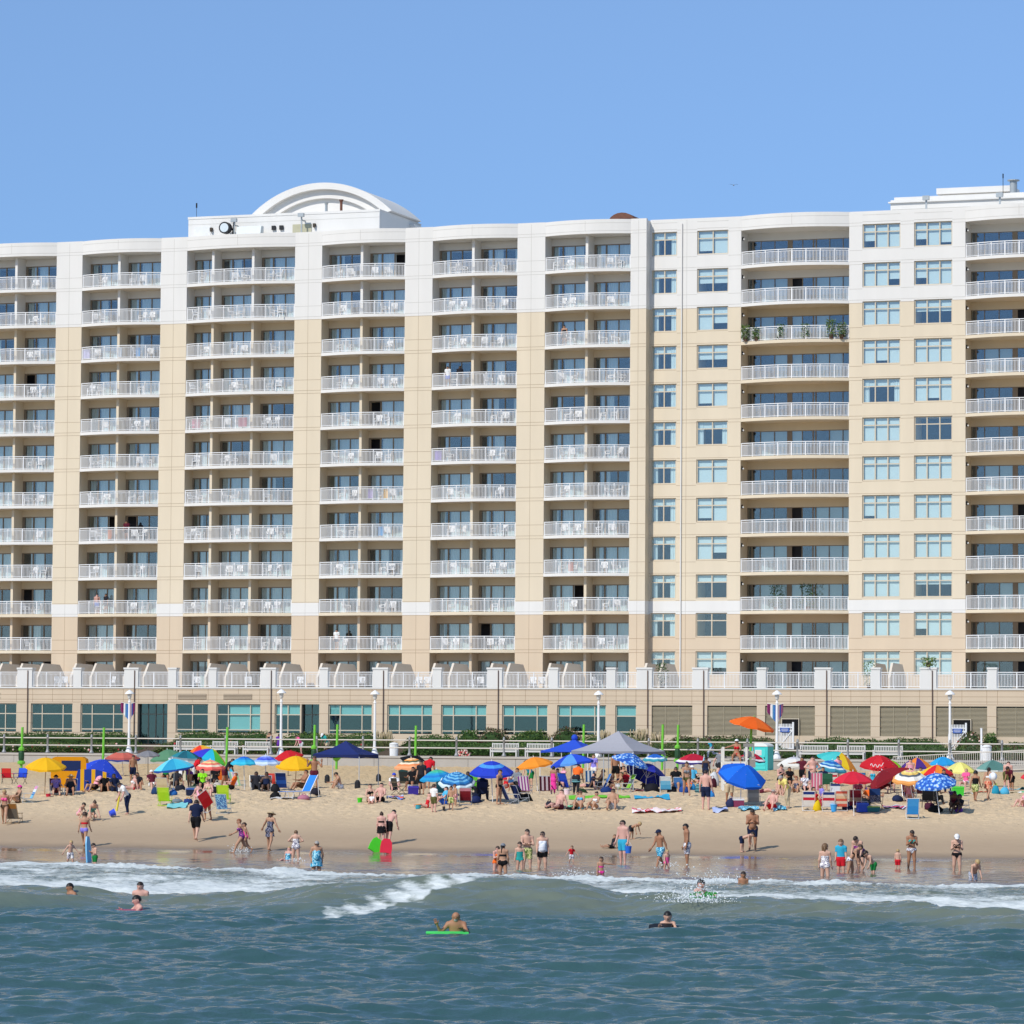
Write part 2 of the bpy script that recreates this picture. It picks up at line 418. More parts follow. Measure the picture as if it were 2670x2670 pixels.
def sea_material():
    m = bpy.data.materials.new("sea_water"); m.use_nodes = True; t = m.node_tree; b = t.nodes['Principled BSDF']
    g = N(t, 'ShaderNodeNewGeometry').outputs['Position']
    fo = N(t, 'ShaderNodeAttribute', attribute_name='foam').outputs['Fac']
    sh = N(t, 'ShaderNodeAttribute', attribute_name='shallow').outputs['Fac']
    mp = N(t, 'ShaderNodeMapping'); mp.inputs['Scale'].default_value = (.7, 1.0, 1.6); t.links.new(g, mp.inputs[0])
    deep = mixc(t, noise(t, g, .12, 3), (.030, .082, .090), (.050, .112, .114))
    turb = mixc(t, noise(t, g, .6, 4), (.12, .15, .118), (.165, .19, .148))
    edge = mixc(t, noise(t, g, .5, 4), (.17, .13, .105), (.21, .165, .135))
    base = ramp(t, sh, [(0, (0, 0, 0)), (.42, (0, 0, 0)), (.62, (1, 1, 1))])
    col = mixc(t, base, mixc(t, ramp(t, sh, [(0, (0, 0, 0)), (.12, (0, 0, 0)), (.32, (1, 1, 1))]), deep, turb), edge)
    lace = mth(t, 'ADD', mth(t, 'MULTIPLY', noise(t, mp.outputs[0], 1.1, 7, .7), .7), mth(t, 'MULTIPLY', noise(t, mp.outputs[0], 5.0, 5, .7), .4))
    fm = mth(t, 'SUBTRACT', mth(t, 'ADD', fo, mth(t, 'MULTIPLY', lace, 1.6)), 1.42)
    fm = mth(t, 'MULTIPLY', fm, 3.2, True)
    fm = mth(t, 'MULTIPLY', fm, mth(t, 'MULTIPLY', fo, 8.0, True))
    fcol = mixc(t, noise(t, mp.outputs[0], 4, 5), (.42, .48, .47), (.86, .88, .87))
    t.links.new(mixc(t, fm, col, fcol), b.inputs['Base Color'])
    t.links.new(mth(t, 'ADD', mth(t, 'MULTIPLY', fm, .7), .05), b.inputs['Roughness'])
    b.inputs['IOR'].default_value = 1.33; b.inputs['Specular IOR Level'].default_value = .5
    h = mth(t, 'ADD', mth(t, 'MULTIPLY', noise(t, mp.outputs[0], 3.6, 6, .65), 1.0), mth(t, 'MULTIPLY', noise(t, mp.outputs[0], 13, 4, .6), .5))
    bp = N(t, 'ShaderNodeBump'); bp.inputs['Distance'].default_value = .055
    st = ramp(t, sh, [(0, (1, 1, 1)), (.3, (.45, .45, .45)), (.6, (.22, .22, .22)), (.8, (.17, .17, .17))])
    mpw = N(t, 'ShaderNodeMapping'); mpw.inputs['Scale'].default_value = (.06, .16, 1); t.links.new(g, mpw.inputs[0])
    st = mth(t, 'MULTIPLY', st, ramp(t, noise(t, mpw.outputs[0], 1.0, 4, .6), [(0, (.35, .35, .35)), (.38, (.4, .4, .4)), (.62, (1, 1, 1))]))      # ruffled and calmer patches
    t.links.new(mth(t, 'ADD', st, mth(t, 'MULTIPLY', fm, .5)), bp.inputs['Strength'])
    t.links.new(h, bp.inputs['Height']); t.links.new(bp.outputs[0], b.inputs['Normal'])
    return m
def shallow(x, y):
    yf = np.interp(x, YF_X, YF_Y); yc = np.interp(x, YC_X, YC_Y)
    a = np.interp(y - yc, [-60, -6.5, -3.4, 0, 1], [0, 0, .27, .38, .38])
    return np.where(y < yc + 1, a, np.interp(y - yf, [-30, -8, -1, 1, 6], [.38, .42, .5, .72, .9]))
xs = spaced([-900, -120, -40, -17.5, 17.5, 40, 120, 900], [60, 4, .6, .078, .6, 4, 60]); ys = spaced([-1400, -200, 20, 58, 100, 122, 160, 172], [80, 8, .5, .07, .08, .11, .3])
tag(sheet("sea_water", xs, ys, water_z, sea_material(), {'foam': foam, 'shallow': shallow}), kind='structure')

# ------------------------------------------------------------------ boardwalk, seawall, planting ground
FR = lambda name: empty(name, FO, -PSI)          # an Empty in the facade frame
M_CONC = mat("weathered_concrete", (.40, .375, .34), .85, .16, 1.2, .3, 14)
M_CONCL = mat("pale_concrete", (.44, .41, .37), .85, .1, .8)
def frame_obj(name, mb, mats, kind=None):
    o = mb.build(name, mats, None, FO, -PSI); 
    if kind: o['kind'] = kind
    return o
b_ = MB().box(-95, 95, V_WALL + .01, -18.3, 2.2, Z_BW); frame_obj("boardwalk", b_, M_CONCL, 'structure')
b_ = MB().prism_x([(-18.3, 3), (-18.3, 4.0), (-17, 4.2), (-12, 4.6), (-8.4, 4.75), (-8.4, 3)], -95, 95)
frame_obj("planting_bed", b_, mat("garden_soil", (.085, .06, .04), .95, .3, 2.0), 'structure')
b_ = MB()
for k in range(-26, 27):
    b_.box(k * 3.66 + .012, (k + 1) * 3.66 - .012, V_WALL - .35, V_WALL, 1.6, Z_BW - .12, 0)
b_.box(-95, 95, V_WALL - .42, V_WALL + .25, Z_BW - .12, Z_BW + .02, 1)
o = frame_obj("seawall", b_, [M_CONC, M_CONCL]); tag(o, "low grey concrete seawall with panel joints between the sand and the boardwalk", "seawall")

# ------------------------------------------------------------------ hotel and apartment building (facade frame: u, v, z)
def zk(i): return 45.95 - 3.0605 * i             # underside of the i-th balcony slab from the top
DECK, ROOF = 9.3, 47.0
PW = mat("white_facade_paint", (.735, .715, .68), .8, .07, .8, world=True, stretch=(1, 1, .14))
PB = mat("beige_facade_paint", (.70, .60, .452), .8, .08, .8, world=True, stretch=(1, 1, .14))
PT = mat("tan_facade_paint", (.64, .512, .372), .8, .08, .8, world=True, stretch=(1, 1, .14))
JW = mat("joint_on_white", (.50, .48, .44), .9, .1); JB = mat("joint_on_beige", (.38, .285, .185), .9, .1); JT = mat("joint_on_tan", (.34, .23, .145), .9, .1)
RAILW = mat("white_railing_paint", (.80, .80, .80), .45, .04)
FRB = mat("bronze_window_frame", (.27, .21, .15), .5, .1); FRC = mat("cream_window_frame", (.60, .52, .40), .5, .06)
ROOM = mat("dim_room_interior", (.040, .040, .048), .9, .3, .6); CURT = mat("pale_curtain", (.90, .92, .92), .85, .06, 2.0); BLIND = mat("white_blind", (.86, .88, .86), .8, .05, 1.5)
SOFF = mat("slab_soffit", (.72, .62, .50), .85, .05)
def glass_mat(name, tintc, fac, gl=(.9, .95, 1)):
    m = bpy.data.materials.new(name); m.use_nodes = True; t = m.node_tree; t.nodes.remove(t.nodes['Principled BSDF'])
    tr = N(t, 'ShaderNodeBsdfTransparent'); tr.inputs[0].default_value = (*tintc, 1)
    g = N(t, 'ShaderNodeBsdfGlossy'); g.inputs['Roughness'].default_value = .03; g.inputs[0].default_value = (*gl, 1)
    tc = N(t, 'ShaderNodeTexCoord'); nz = noise(t, tc.outputs['Object'], .9, 2)
    bp = N(t, 'ShaderNodeBump'); bp.inputs['Strength'].default_value = .05; bp.inputs['Distance'].default_value = .02
    t.links.new(nz, bp.inputs['Height']); t.links.new(bp.outputs[0], g.inputs['Normal'])
    mx = N(t, 'ShaderNodeMixShader'); mx.inputs[0].default_value = fac
    t.links.new(tr.outputs[0], mx.inputs[1]); t.links.new(g.outputs[0], mx.inputs[2]); t.links.new(mx.outputs[0], t.nodes['Material Output'].inputs[0])
    return m
GLASS = glass_mat("window_glass", (.92, .98, .985), .13, (.74, .79, .84)); GLASS_P = glass_mat("teal_window_glass", (.74, .90, .90), .13, (.42, .62, .70))

def zcol(z):                                     # paint bands of the shaft
    return [(DECK, zk(10), 2), (zk(10), zk(10) + 1.07, 0), (zk(10) + 1.07, zk(2), 1), (zk(2), ROOF, 0)]
def shaft(mb, u0, u1, v0, v1, zlo=DECK, zhi=ROOF):
    for a, b, mi in zcol(0):
        a = max(a, zlo); b = min(b, zhi)
        if b > a + .01: mb.box(u0, u1, v0, v1, a, b, mi)
def band_mi(z): return 2 if z < zk(10) else 0 if z < zk(10) + 1.07 or z >= zk(2) - .01 else 1
WALLM = [PW, PB, PT, JW, JB, JT, ROOM, SOFF]
def joints(mb, u0, u1, v, verts=(), rows=range(0, 12), face=-1):
    for i in rows:
        for dz in (0, .24, 1.12):
            z = zk(i) + dz
            if z > ROOF - .3 or (dz == 1.12 and i == 0): continue
            mb.box(u0 + .01, u1 - .01, v - .006, v + .05, z - .014, z + .014, 3 + band_mi(z + (.02 if dz else -.05)))
    for uu in verts:
        for a, b, mi in zcol(0): mb.box(uu - .012, uu + .012, v - .005, v + .05, a + .02, b - .02, 3 + mi)

def bow_pts(a, b, bow, n=14, off=0.0):
    """front edge of a bowed balcony, seen in plan"""
    o = []
    for i in range(n + 1):
        t = i / n; o.append((a + (b - a) * t, -bow * (1 - (2 * t - 1) ** 2) + off))
    return o
def slab_mesh(a, b, bow, depth, mi_edge):
    mb = MB(); f = bow_pts(a, b, bow); poly = f + [(b, depth), (a, depth)]; n = len(poly)
    vs = [(x, y, 0) for x, y in poly] + [(x, y, .25) for x, y in poly]
    mb.add(vs, [tuple(range(n, 2 * n))] + [(i, (i + 1) % n, n + (i + 1) % n, n + i) for i in range(n)], 0)
    mb.add([(x, y, 0) for x, y in poly], [tuple(reversed(range(n)))], 1)
    return mb
def rail_mb(path, posts, z0=.33, z1=1.32, post_bottom=.14, pick=.112):
    """picket railing along a path in plan"""
    mb = MB(); pts = [Vector((x, y, 0)) for x, y in path]
    for z, wd, hd in ((z1, .07, .06), (z1 - .14, .04, .04), (z0, .045, .045)):
        for p, q in zip(pts[:-1], pts[1:]): mb.bar(p + Vector((0, 0, z)), q + Vector((0, 0, z)), wd, hd)
    L = [0.0]
    for p, q in zip(pts[:-1], pts[1:]): L.append(L[-1] + (q - p).length)
    def along(d):
        for k in range(len(pts) - 1):
            if d <= L[k + 1] + 1e-6: return pts[k].lerp(pts[k + 1], (d - L[k]) / max(1e-6, L[k + 1] - L[k]))
        return pts[-1]
    n = int(L[-1] / pick)
    for i in range(1, n):
        p = along(L[-1] * i / n); mb.box(p.x - .017, p.x + .017, p.y - .012, p.y + .012, z0, z1 - .14)
    for i in range(posts + 1):
        p = along(L[-1] * i / posts); e = .03 if i in (0, posts) else 0
        x = p.x + (.03 if i == 0 else -.03 if i == posts else 0)
        mb.box(x - .032, x + .032, p.y - .032, p.y + .032, post_bottom, z1 - .03)
    return mb

hotel = empty("hotel_building", FO, -PSI)
tag(hotel, "long cream and white hotel with six columns of curved balconies above a glazed ground floor", "hotel")
flats = empty("apartment_building", FO, -PSI)
tag(flats, "cream apartment block right of the downspout, with square windows and two wide columns of balconies", "apartment block")

H_BAYS = [(-48.85, -41.05, [-44.85]), (-38.65, -31.36, [-35.22]), (-28.98, -19.2, [-26.6, -22.98]), (-16.79, -9.43, [-13.25]), (-7.03, .32, [-3.5]), (2.70, 9.95, [6.25])]
DEPTH = 1.62
mb = MB()
edges = [-54] + [x for a, b, p in H_BAYS for x in (a, b)] + [11.28]
for i in range(0, len(edges), 2):
    u0, u1 = edges[i], edges[i + 1]
    shaft(mb, u0, u1, 0, 3.2 if i else 14)
    joints(mb, u0, u1, 0, [u0 + (u1 - u0) * .5])
shaft(mb, 10.4, 11.28, 3.2, 16)                                     # right end wall of the hotel
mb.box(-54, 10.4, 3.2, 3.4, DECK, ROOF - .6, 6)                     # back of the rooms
for a, b, parts in H_BAYS:
    for i in range(0, 12):
        mi = band_mi(zk(i) - 1.0)
        mb.box(a, b, DEPTH, 3.2, zk(i) - .60, zk(i) + .25 if i else ROOF - .3, mi)       # beam over the doors
        for p in parts: mb.box(p - .11, p + .11, .02, DEPTH, zk(i + 1) + .25 if i < 11 else DECK, zk(i), mi)
hw = mb.build("wall", WALLM, hotel)
# parapet with bowed fascias over the balconies
mb = MB()
for i in range(0, len(edges), 2): mb.box(edges[i] + .005, edges[i + 1] - .005, .01, .35, ROOF, ROOF + .12, 0)
for a, b, parts in H_BAYS:
    f = bow_pts(a + .003, b - .003, .72)
    mb.prism(f + [(b - .003, 1.5), (a + .003, 1.5)], zk(0), ROOF + .1, 0)
    f2 = bow_pts(a + .003, b - .003, .72, off=-.006)
    for z in (zk(0) + .22, zk(0) + .85):
        mb.prism(f2 + [(b - .003, .5), (a + .003, .5)], z - .012, z + .012, 1)
    mb.box((a + b) / 2 - .011, (a + b) / 2 + .011, -.727, 0, zk(0) + .22, ROOF, 1)
mb.box(-54, 10.4, 1.5, 3.2, ROOF - .3, ROOF - .05, 0); mb.box(-54, 10.4, 3.4, 16, ROOF - .5, ROOF - .1, 0)
mb.build("parapet", [PW, JW], hotel)

def door_split(u0, u1, rnd):
    """glazing of one room: frames, glass, curtain and the gap of an open door"""
    w = u1 - u0; F = lambda t: u0 + w * t
    mul = [(0, .05), (.265, .298), (.57, .592), (.872, .9), (.985, 1)]
    pan = [(.05, .265), (.298, .57), (.592, .872), (.9, .985)]
    openp = rnd.choice([None] * 20 + [2, 0])
    style = rnd.random()
    if style < .50: cur = [(.05, rnd.uniform(.16, .26)), (.31, rnd.uniform(.76, .87))]
    elif style < .62: cur = [(.16, .265), (.298, rnd.uniform(.36, .5)), (rnd.uniform(.74, .82), .98)]
    elif style < .72: cur = [(rnd.uniform(.1, .2), .265), (.32, .57)]
    elif style < .90: cur = [(.05, .985)]
    else: cur = [(.16, .29), (.86, .985)]
    return [(F(a), F(b)) for a, b in mul], [(F(a), F(b)) for i, (a, b) in enumerate(pan) if i != openp], [(F(a), F(b)) for a, b in cur], (None if openp is None else (F(pan[openp][0]), F(pan[openp][1])))
rd = random.Random(3)
slabs = {}; rails = {}
for bi, (a, b, parts) in enumerate(H_BAYS):
    us = [a] + parts + [b]
    for i in range(0, 12):
        zf = zk(i + 1) + .25 if i < 11 else DECK; zh = zk(i) - .60
        fr, gl, cu = MB(), MB(), MB()
        for k in range(len(us) - 1):
            u0 = us[k] + (.0 if k == 0 else .11); u1 = us[k + 1] - (.0 if k == len(us) - 2 else .11)
            mul, pan, cur, op = door_split(u0, u1, rd)
            for p, q in mul: fr.box(p, q, DEPTH + .02, DEPTH + .14, zf, zh - .07)
            fr.box(u0, u1, DEPTH + .01, DEPTH + .15, zh - .07, zh); fr.box(u0, u1, DEPTH + .01, DEPTH + .15, zf, zf + .05)
            for p, q in pan: gl.box(p, q, DEPTH + .07, DEPTH + .085, zf + .05, zh - .07)
            for p, q in cur:
                if op: 
                    if p < op[1] and q > op[0]: q = op[0] if p < op[0] else q; p = op[1] if p >= op[0] else p
                    if q - p < .08: continue
                n = max(2, int((q - p) / .11))
                vs = []
                for s_ in range(n + 1): vs += [(p + (q - p) * s_ / n, DEPTH + .30 + .05 * (s_ % 2), zf + .05), (p + (q - p) * s_ / n, DEPTH + .30 + .05 * (s_ % 2), zh - .05)]
                cu.add(vs, [(2 * s_, 2 * s_ + 2, 2 * s_ + 3, 2 * s_ + 1) for s_ in range(n)])
        f = fr.build("window_wall", FRB, hotel); gl.build("glass", GLASS, f)
        if cu.f: cu.build("curtain", CURT, f)
    posts = 6 if b - a < 8 else 8
    me_r = rail_mb(bow_pts(a + .02, b - .02, .72, off=.09), posts).mesh("railing", RAILW)
    for i in range(1, 12):
        key = (bi, band_mi(zk(i) - .5))
        if key not in slabs: slabs[key] = slab_mesh(a + .004, b - .004, .72, DEPTH, 0).mesh("balcony", [[PW, PB, PT][band_mi(zk(i) + .02) if i != 10 else 1], SOFF])
        s_ = obj("balcony", slabs[key], hotel, (0, 0, zk(i)))
        obj("railing", me_r, s_)

# roof house with the barrel arch
mb = MB(); mb.box(-30.48, -13.1, 3.5, 13.2, ROOF - .2, 49.22, 0); mb.box(-30.52, -13.06, 3.46, 3.52, 49.1, 49.3, 0); mb.box(-30.52, -13.06, 3.52, 13.2, 49.22, 49.3, 0)
mb.box(-13.1, -12.6, 10.4, 15, ROOF - .2, 48.9, 0)
mb.box(-30.48, -13.1, 3.494, 3.5, 48.62, 48.65, 1); mb.box(-20.9, -19.2, 3.44, 3.5, 47.1, 48.3, 2); mb.box(-29.9, -28.4, 3.46, 3.5, 47, 48.45, 3)
for u in (-20.3, -19.55): pass
pent = mb.build("roof_house", [PW, JW, mat("khaki_hatch", (.45, .43, .30), .7), mat("white_door", (.74, .74, .73), .6)], hotel)
def arc(u0, u1, z0, rise, n=40):
    c = (u0 + u1) / 2; h = (u1 - u0) / 2; Rr = (h * h + rise * rise) / (2 * rise); zc = z0 + rise - Rr; a0 = math.asin(h / Rr)
    return [(c + Rr * math.sin(-a0 + 2 * a0 * i / n), zc + Rr * math.cos(-a0 + 2 * a0 * i / n)) for i in range(n + 1)]
mb = MB()
o_ = arc(-25.75, -12.85, 49.45, 2.62); i_ = arc(-25.0, -13.5, 49.25, 2.28); j_ = arc(-23.9, -14.6, 49.2, 1.62)
def band(outer, inner, y0, y1, mi=0):
    for k in range(len(outer) - 1):
        mb.prism_y([outer[k], outer[k + 1], inner[k + 1], inner[k]][::-1], y0, y1, mi)
band(o_, i_, 5.6, 12.6); band(i_, j_, 6.1, 12.6)
mb.prism_y(j_[::-1], 6.5, 12.6, 0)
mb.build("barrel_roof", [PW, JW], pent)
GALV = mat("galvanised_steel", (.40, .43, .44), .45, .12, 6, metal=.4); RUST = mat("rusty_brown_steel", (.16, .07, .045), .8, .3, 5); BLK = mat("black_plastic", (.02, .02, .022), .5, .2)
mb = MB().cyl((-26.6, 2.2, 48.1), (-26.6, 2.75, 48.1), .50, .50, 20, 0).cyl((-26.6, 2.18, 48.1), (-26.6, 2.2, 48.1), .38, .38, 20, 1).cyl((-26.2, 2.9, 46.8), (-26.0, 2.9, 48.6), .09, .09, 8, 0).bar((-26.6, 2.7, 48.1), (-26.1, 2.9, 48.0), .15, .15, 0)
mb.build("searchlight", [BLK, mat("frosted_lens", (.62, .68, .7), .2)], hotel)
for u, z, mm in ((-18.5, 50.1, GALV), (-17.15, 50.3, RUST)):
    MB().cyl((u, 5.0, 49.25), (u, 5.0, z), .12).cyl((u, 5.0, z), (u, 5.0, z + .16), .14, .2).build("vent_pipe", mm, hotel)
for u, z in ((-25.9, 48.7), (-19.8, 48.9)):
    MB().box(u - .26, u + .26, 2.5, 2.75, z - .1, z + .2).box(u - .05, u + .05, 2.7, 2.8, 47.0, z).box(u - .05, u + .05, 2.7, 3.46, z - .4, z - .3).build("floodlight", GALV, hotel)
for u in (-20.9 - 1.0, -20.9 - 1.7): MB().box(u - .16, u + .16, 3.3, 3.5, 47.9, 48.25).build("wall_box", BLK, hotel)
for u in (-28.3, -18.9): MB().box(u - .1, u + .1, 3.25, 3.5, 48.0, 48.3).box(u - .06, u + .06, 3.2, 3.26, 47.95, 48.1).build("wall_lamp", mat("dark_bronze", (.06, .045, .03), .5), hotel)
MB().prism_x([(2.0, 46.9), (2.4, 48.15), (2.9, 48.15), (2.9, 46.9)], -25.5, -23.3).build("duct_hood", mat("pale_sheet_metal", (.62, .66, .66), .5, .06), hotel)
MB().cyl((-29.83, 3.7, 49.2), (-29.83, 3.7, 50.3), .02).cyl((-29.83, 3.7, 50.1), (-29.83, 3.7, 50.5), .07).build("antenna", BLK, hotel)
mb = MB(); 
pr = [(7.0 + .0, 46.9)] + [(8.2 - 1.15 * math.cos(math.pi * k / 10), 47.25 + .85 * math.sin(math.pi * k / 10)) for k in range(11)] + [(9.4, 46.9)]
mb.prism_y(pr[::-1], 3.0, 5.5, 0); mb.box(8.0, 9.1, 2.95, 3.0, 47.0, 47.6, 1)
mb.build("roof_fan", [RUST, mat("dark_red_louvre", (.09, .035, .03), .8)], hotel)

# ---------------------------------------------------------------- apartment building
CV = 1.0                                          # its face stands a metre behind the hotel's
WIN = [(11.42, 13.54, 2), (15.22, 17.82, 2), (28.82, 31.88, 3), (32.98, 36.04, 3), (47.6, 50.6, 3)]
F_BAYS = [(18.88, 27.74), (37.08, 46.0)]
mb = MB()
seg = [(11.28, 11.42), (13.54, 15.22), (17.82, 18.88), (27.74, 28.82), (31.88, 32.98), (36.04, 37.08), (46.0, 47.6), (50.6, 54)]
for a, b in seg:
    shaft(mb, a, b, CV, 3.6); joints(mb, a, b, CV, [(a + b) / 2 - .02] if b - a > 1.4 else [])
for a, b, n in WIN:
    for i in range(0, 12):
        zt, zb = zk(i) + .12, zk(i) - 1.80
        nz = zk(i + 1) + .12 if i < 11 else DECK
        mi = band_mi(zk(i) - 2.4)
        if i == 9:
            mb.box(a, b, CV, 3.6, zk(10) + 1.07, zb, 1); mb.box(a, b, CV, 3.6, nz, zk(10) + 1.07, 0)
        elif i in (1,):
            mb.box(a, b, CV, 3.6, nz, zb, 0)
        else: mb.box(a, b, CV, 3.6, nz, zb, mi if i != 10 else 2)
        mb.box(a + .02, b - .02, CV - .005, CV + .05, zb - .06, zb - .035, 3 + mi)
        mb.box(a + .02, b - .02, CV - .005, CV + .05, zk(i + 1) + .228, zk(i + 1) + .252, 3 + mi)
    mb.box(a, b, CV, 3.6, zk(0) + .12, ROOF, 0)
    mb.box(a, b, CV - .006, CV + .05, zk(0) + .30, zk(0) + .33, 3); mb.box(a, b, CV - .006, CV + .05, zk(0) + .84, zk(0) + .865, 3)
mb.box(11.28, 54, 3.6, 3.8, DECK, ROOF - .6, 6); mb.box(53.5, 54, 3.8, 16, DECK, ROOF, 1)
CD = CV + 2.0
for a, b in F_BAYS:
    for i in range(0, 12):
        mi = band_mi(zk(i) - 1.0); mb.box(a, b, CD, 3.6, zk(i) - .62, zk(i) + .25 if i else ROOF - .3, mi)
mb.build("wall", WALLM, flats)
mb = MB()
for a, b in F_BAYS:
    f = [(x, y + CV) for x, y in bow_pts(a + .003, b - .003, 1.0)]
    mb.prism(f + [(b - .003, 3.0), (a + .003, 3.0)], zk(0), ROOF + .1, 0)
    f2 = [(x, y + CV - .006) for x, y in bow_pts(a + .003, b - .003, 1.0)]
    for z in (zk(0) + .22, zk(0) + .85): mb.prism(f2 + [(b, 2), (a, 2)], z - .012, z + .012, 1)
    mb.box((a + b) / 2 - .011, (a + b) / 2 + .011, CV - 1.007, CV, zk(0) + .22, ROOF, 1)
for p, q in ((11.29, 18.88), (27.74, 37.08), (46.0, 54)): mb.box(p, q, CV + .01, CV + .35, ROOF, ROOF + .1, 0)
mb.box(11.3, 54, 3.8, 16, ROOF - .5, ROOF - .1, 0)
mb.build("parapet", [PW, JW], flats)
rd = random.Random(8)
for a, b, n in WIN:
    for i in range(0, 12):
        zt, zb = zk(i) + .12, zk(i) - 1.80; zt2 = zt - .62
        fr, gl, bl = MB(), MB(), MB(); v0 = CV + .10
        us = [a + (b - a) * k / n for k in range(n + 1)]
        for k, u in enumerate(us):
            u_ = min(max(u, a + .045), b - .045); fr.box(u_ - .045, u_ + .045, v0, v0 + .10, zb, zt)
        for z in (zb + .04, zt2, zt - .04): fr.box(a + .09, b - .09, v0 + .004, v0 + .096, z - .04, z + .04)
        gl.box(a + .09, b - .09, v0 + .05, v0 + .062, zb + .08, zt - .08)
        f = fr.build("window", FRC, flats); gl.build("glass", GLASS, f)
        st = rd.random() if a > 12 else .85 + .05 * rd.random()
        if st < .60: 
            for k in range(n):
                lo = zb + .08 if rd.random() < .8 else zb + rd.choice([.3, .6]); bl.box(us[k] + .05, us[k + 1] - .05, v0 + .2, v0 + .22, lo, zt)
        elif st < .80: lo = zt2 - rd.choice([0, .3, .55]); bl.box(a + .05, b - .05, v0 + .2, v0 + .22, lo, zt)
        elif st < .92:
            for p, q in ((a + .05, a + .5), (b - .55, b - .05)):
                m_ = 5; vs = []
                for s_ in range(m_ + 1): vs += [(p + (q - p) * s_ / m_, v0 + .2 + .05 * (s_ % 2), zb), (p + (q - p) * s_ / m_, v0 + .2 + .05 * (s_ % 2), zt)]
                bl.add(vs, [(2 * s_, 2 * s_ + 2, 2 * s_ + 3, 2 * s_ + 1) for s_ in range(m_)])
            bl.box(a + .05, b - .05, v0 + .26, v0 + .28, zt2, zt)
        if bl.f: bl.build("blind", BLIND, f)
for bi, (a, b) in enumerate(F_BAYS):
    rails_f = rail_mb([(x, y + CV) for x, y in bow_pts(a + .02, b - .02, 1.0, off=.09)], 8).mesh("railing", RAILW)
    for i in range(0, 12):
        zf = zk(i + 1) + .25 if i < 11 else DECK; zh = zk(i) - .62
        fr, gl, bl = MB(), MB(), MB(); w = b - a
        fx = [0, .045, .12, .25, .375, .41, .51, .61, .635, .76, .885, 1]
        for k, t in enumerate(fx): 
            u = a + w * min(max(t, .005), .995); wd = .05 if t in (.41, .61, .635, .375, .045) else .03
            fr.box(u - wd, u + wd, CD + .02, CD + .12, zf, zh)
        fr.box(a + .09, b - .09, CD + .01, CD + .13, zh - .05, zh - .002); fr.box(a + .09, b - .09, CD + .01, CD + .13, zf + .004, zf + .05)
        fr.box(a + w * .378, a + w * .408, CD + .03, CD + .11, zf + .05, zh - .05)
        op = rd.random() < .5
        gl.box(a + .05, a + w * .41 - .05, CD + .06, CD + .075, zf + .05, zh - .05); g2 = MB().box(a + w * (.51 if op else .41) + .04, b - .05, CD + .06, CD + .075, zf + .05, zh - .05)
        f = fr.build("window_wall", FRB, flats); gl.build("glass", GLASS, f); g2.build("glass", GLASS, f)
        if rd.random() < .45:
            for k in range(2, 11):
                if rd.random() < .75 and not (fx[k] in (.41, .51) and op): bl.box(a + w * fx[k] + .03, a + w * fx[k + 1] - .03, CD + .22, CD + .24, zf + .05, zh)
        if bl.f: bl.build("blind", mat("grey_blind", (.55, .60, .60), .8, .06), f)
    for i in range(1, 12):
        mb = slab_mesh(a + .004, b - .004, 1.0, CD - CV, 0); mb.xf(Matrix.Translation((0, CV, 0)))
        key = ('f', bi, 0 if i <= 2 else 1)
        if key not in slabs: slabs[key] = mb.mesh("balcony", [PW if i <= 2 else PB, SOFF])
        s_ = obj("balcony", slabs[key], flats, (0, 0, zk(i))); obj("railing", rails_f, s_)
    for i in range(0, 12):
        z = zk(i) - .62
        MB().box(a + .003, a + .10, CV + .25, CV + .38, z - .14, z + .14, 0).ell((a + .14, CV + .31, z - .05), .075, 8, 6, 1).build("balcony_lamp", [BLK, mat("opal_globe", (.8, .8, .78), .3)], flats)
MB().cyl((13.96, CV - .07, DECK), (13.96, CV - .07, ROOF - .3), .06).build("downspout", PW, flats)
mb = MB().box(30.3, 54, 4.2, 14, ROOF - .2, 48.35, 0).box(30.5, 54, 4.6, 14, 48.35, 48.62, 0).box(30.44, 54, 4.194, 4.2, 47.55, 47.6, 1).box(30.15, 54, 4.0, 4.4, 48.1, 48.2, 0)
rh = mb.build("roof_house", [PW, JW], flats)
MB().box(33.6, 39.7, 6.0, 9, 48.95, 49.42).box(34, 39, 6.5, 8.5, 48.6, 48.95).build("roof_canopy", PW, rh)
MB().cyl((40.05, 5.0, 48.5), (40.05, 5.0, 49.6), .29, .29, 14).cyl((40.05, 5.0, 49.6), (40.05, 5.0, 49.68), .48, .48, 14).build("flue", GALV, flats)
MB().cyl((39.3, 4.6, 48.3), (39.3, 4.6, 50.1), .025).cyl((39.3, 4.6, 49.8), (39.3, 4.6, 50.15), .05).build("antenna", BLK, flats)
for u in (33.5, 39.4): MB().box(u - .26, u + .26, 2.7, 2.95, 48.05, 48.4).box(u - .07, u + .07, 2.9, 3.0, 47.0, 48.1).build("floodlight", GALV, flats)

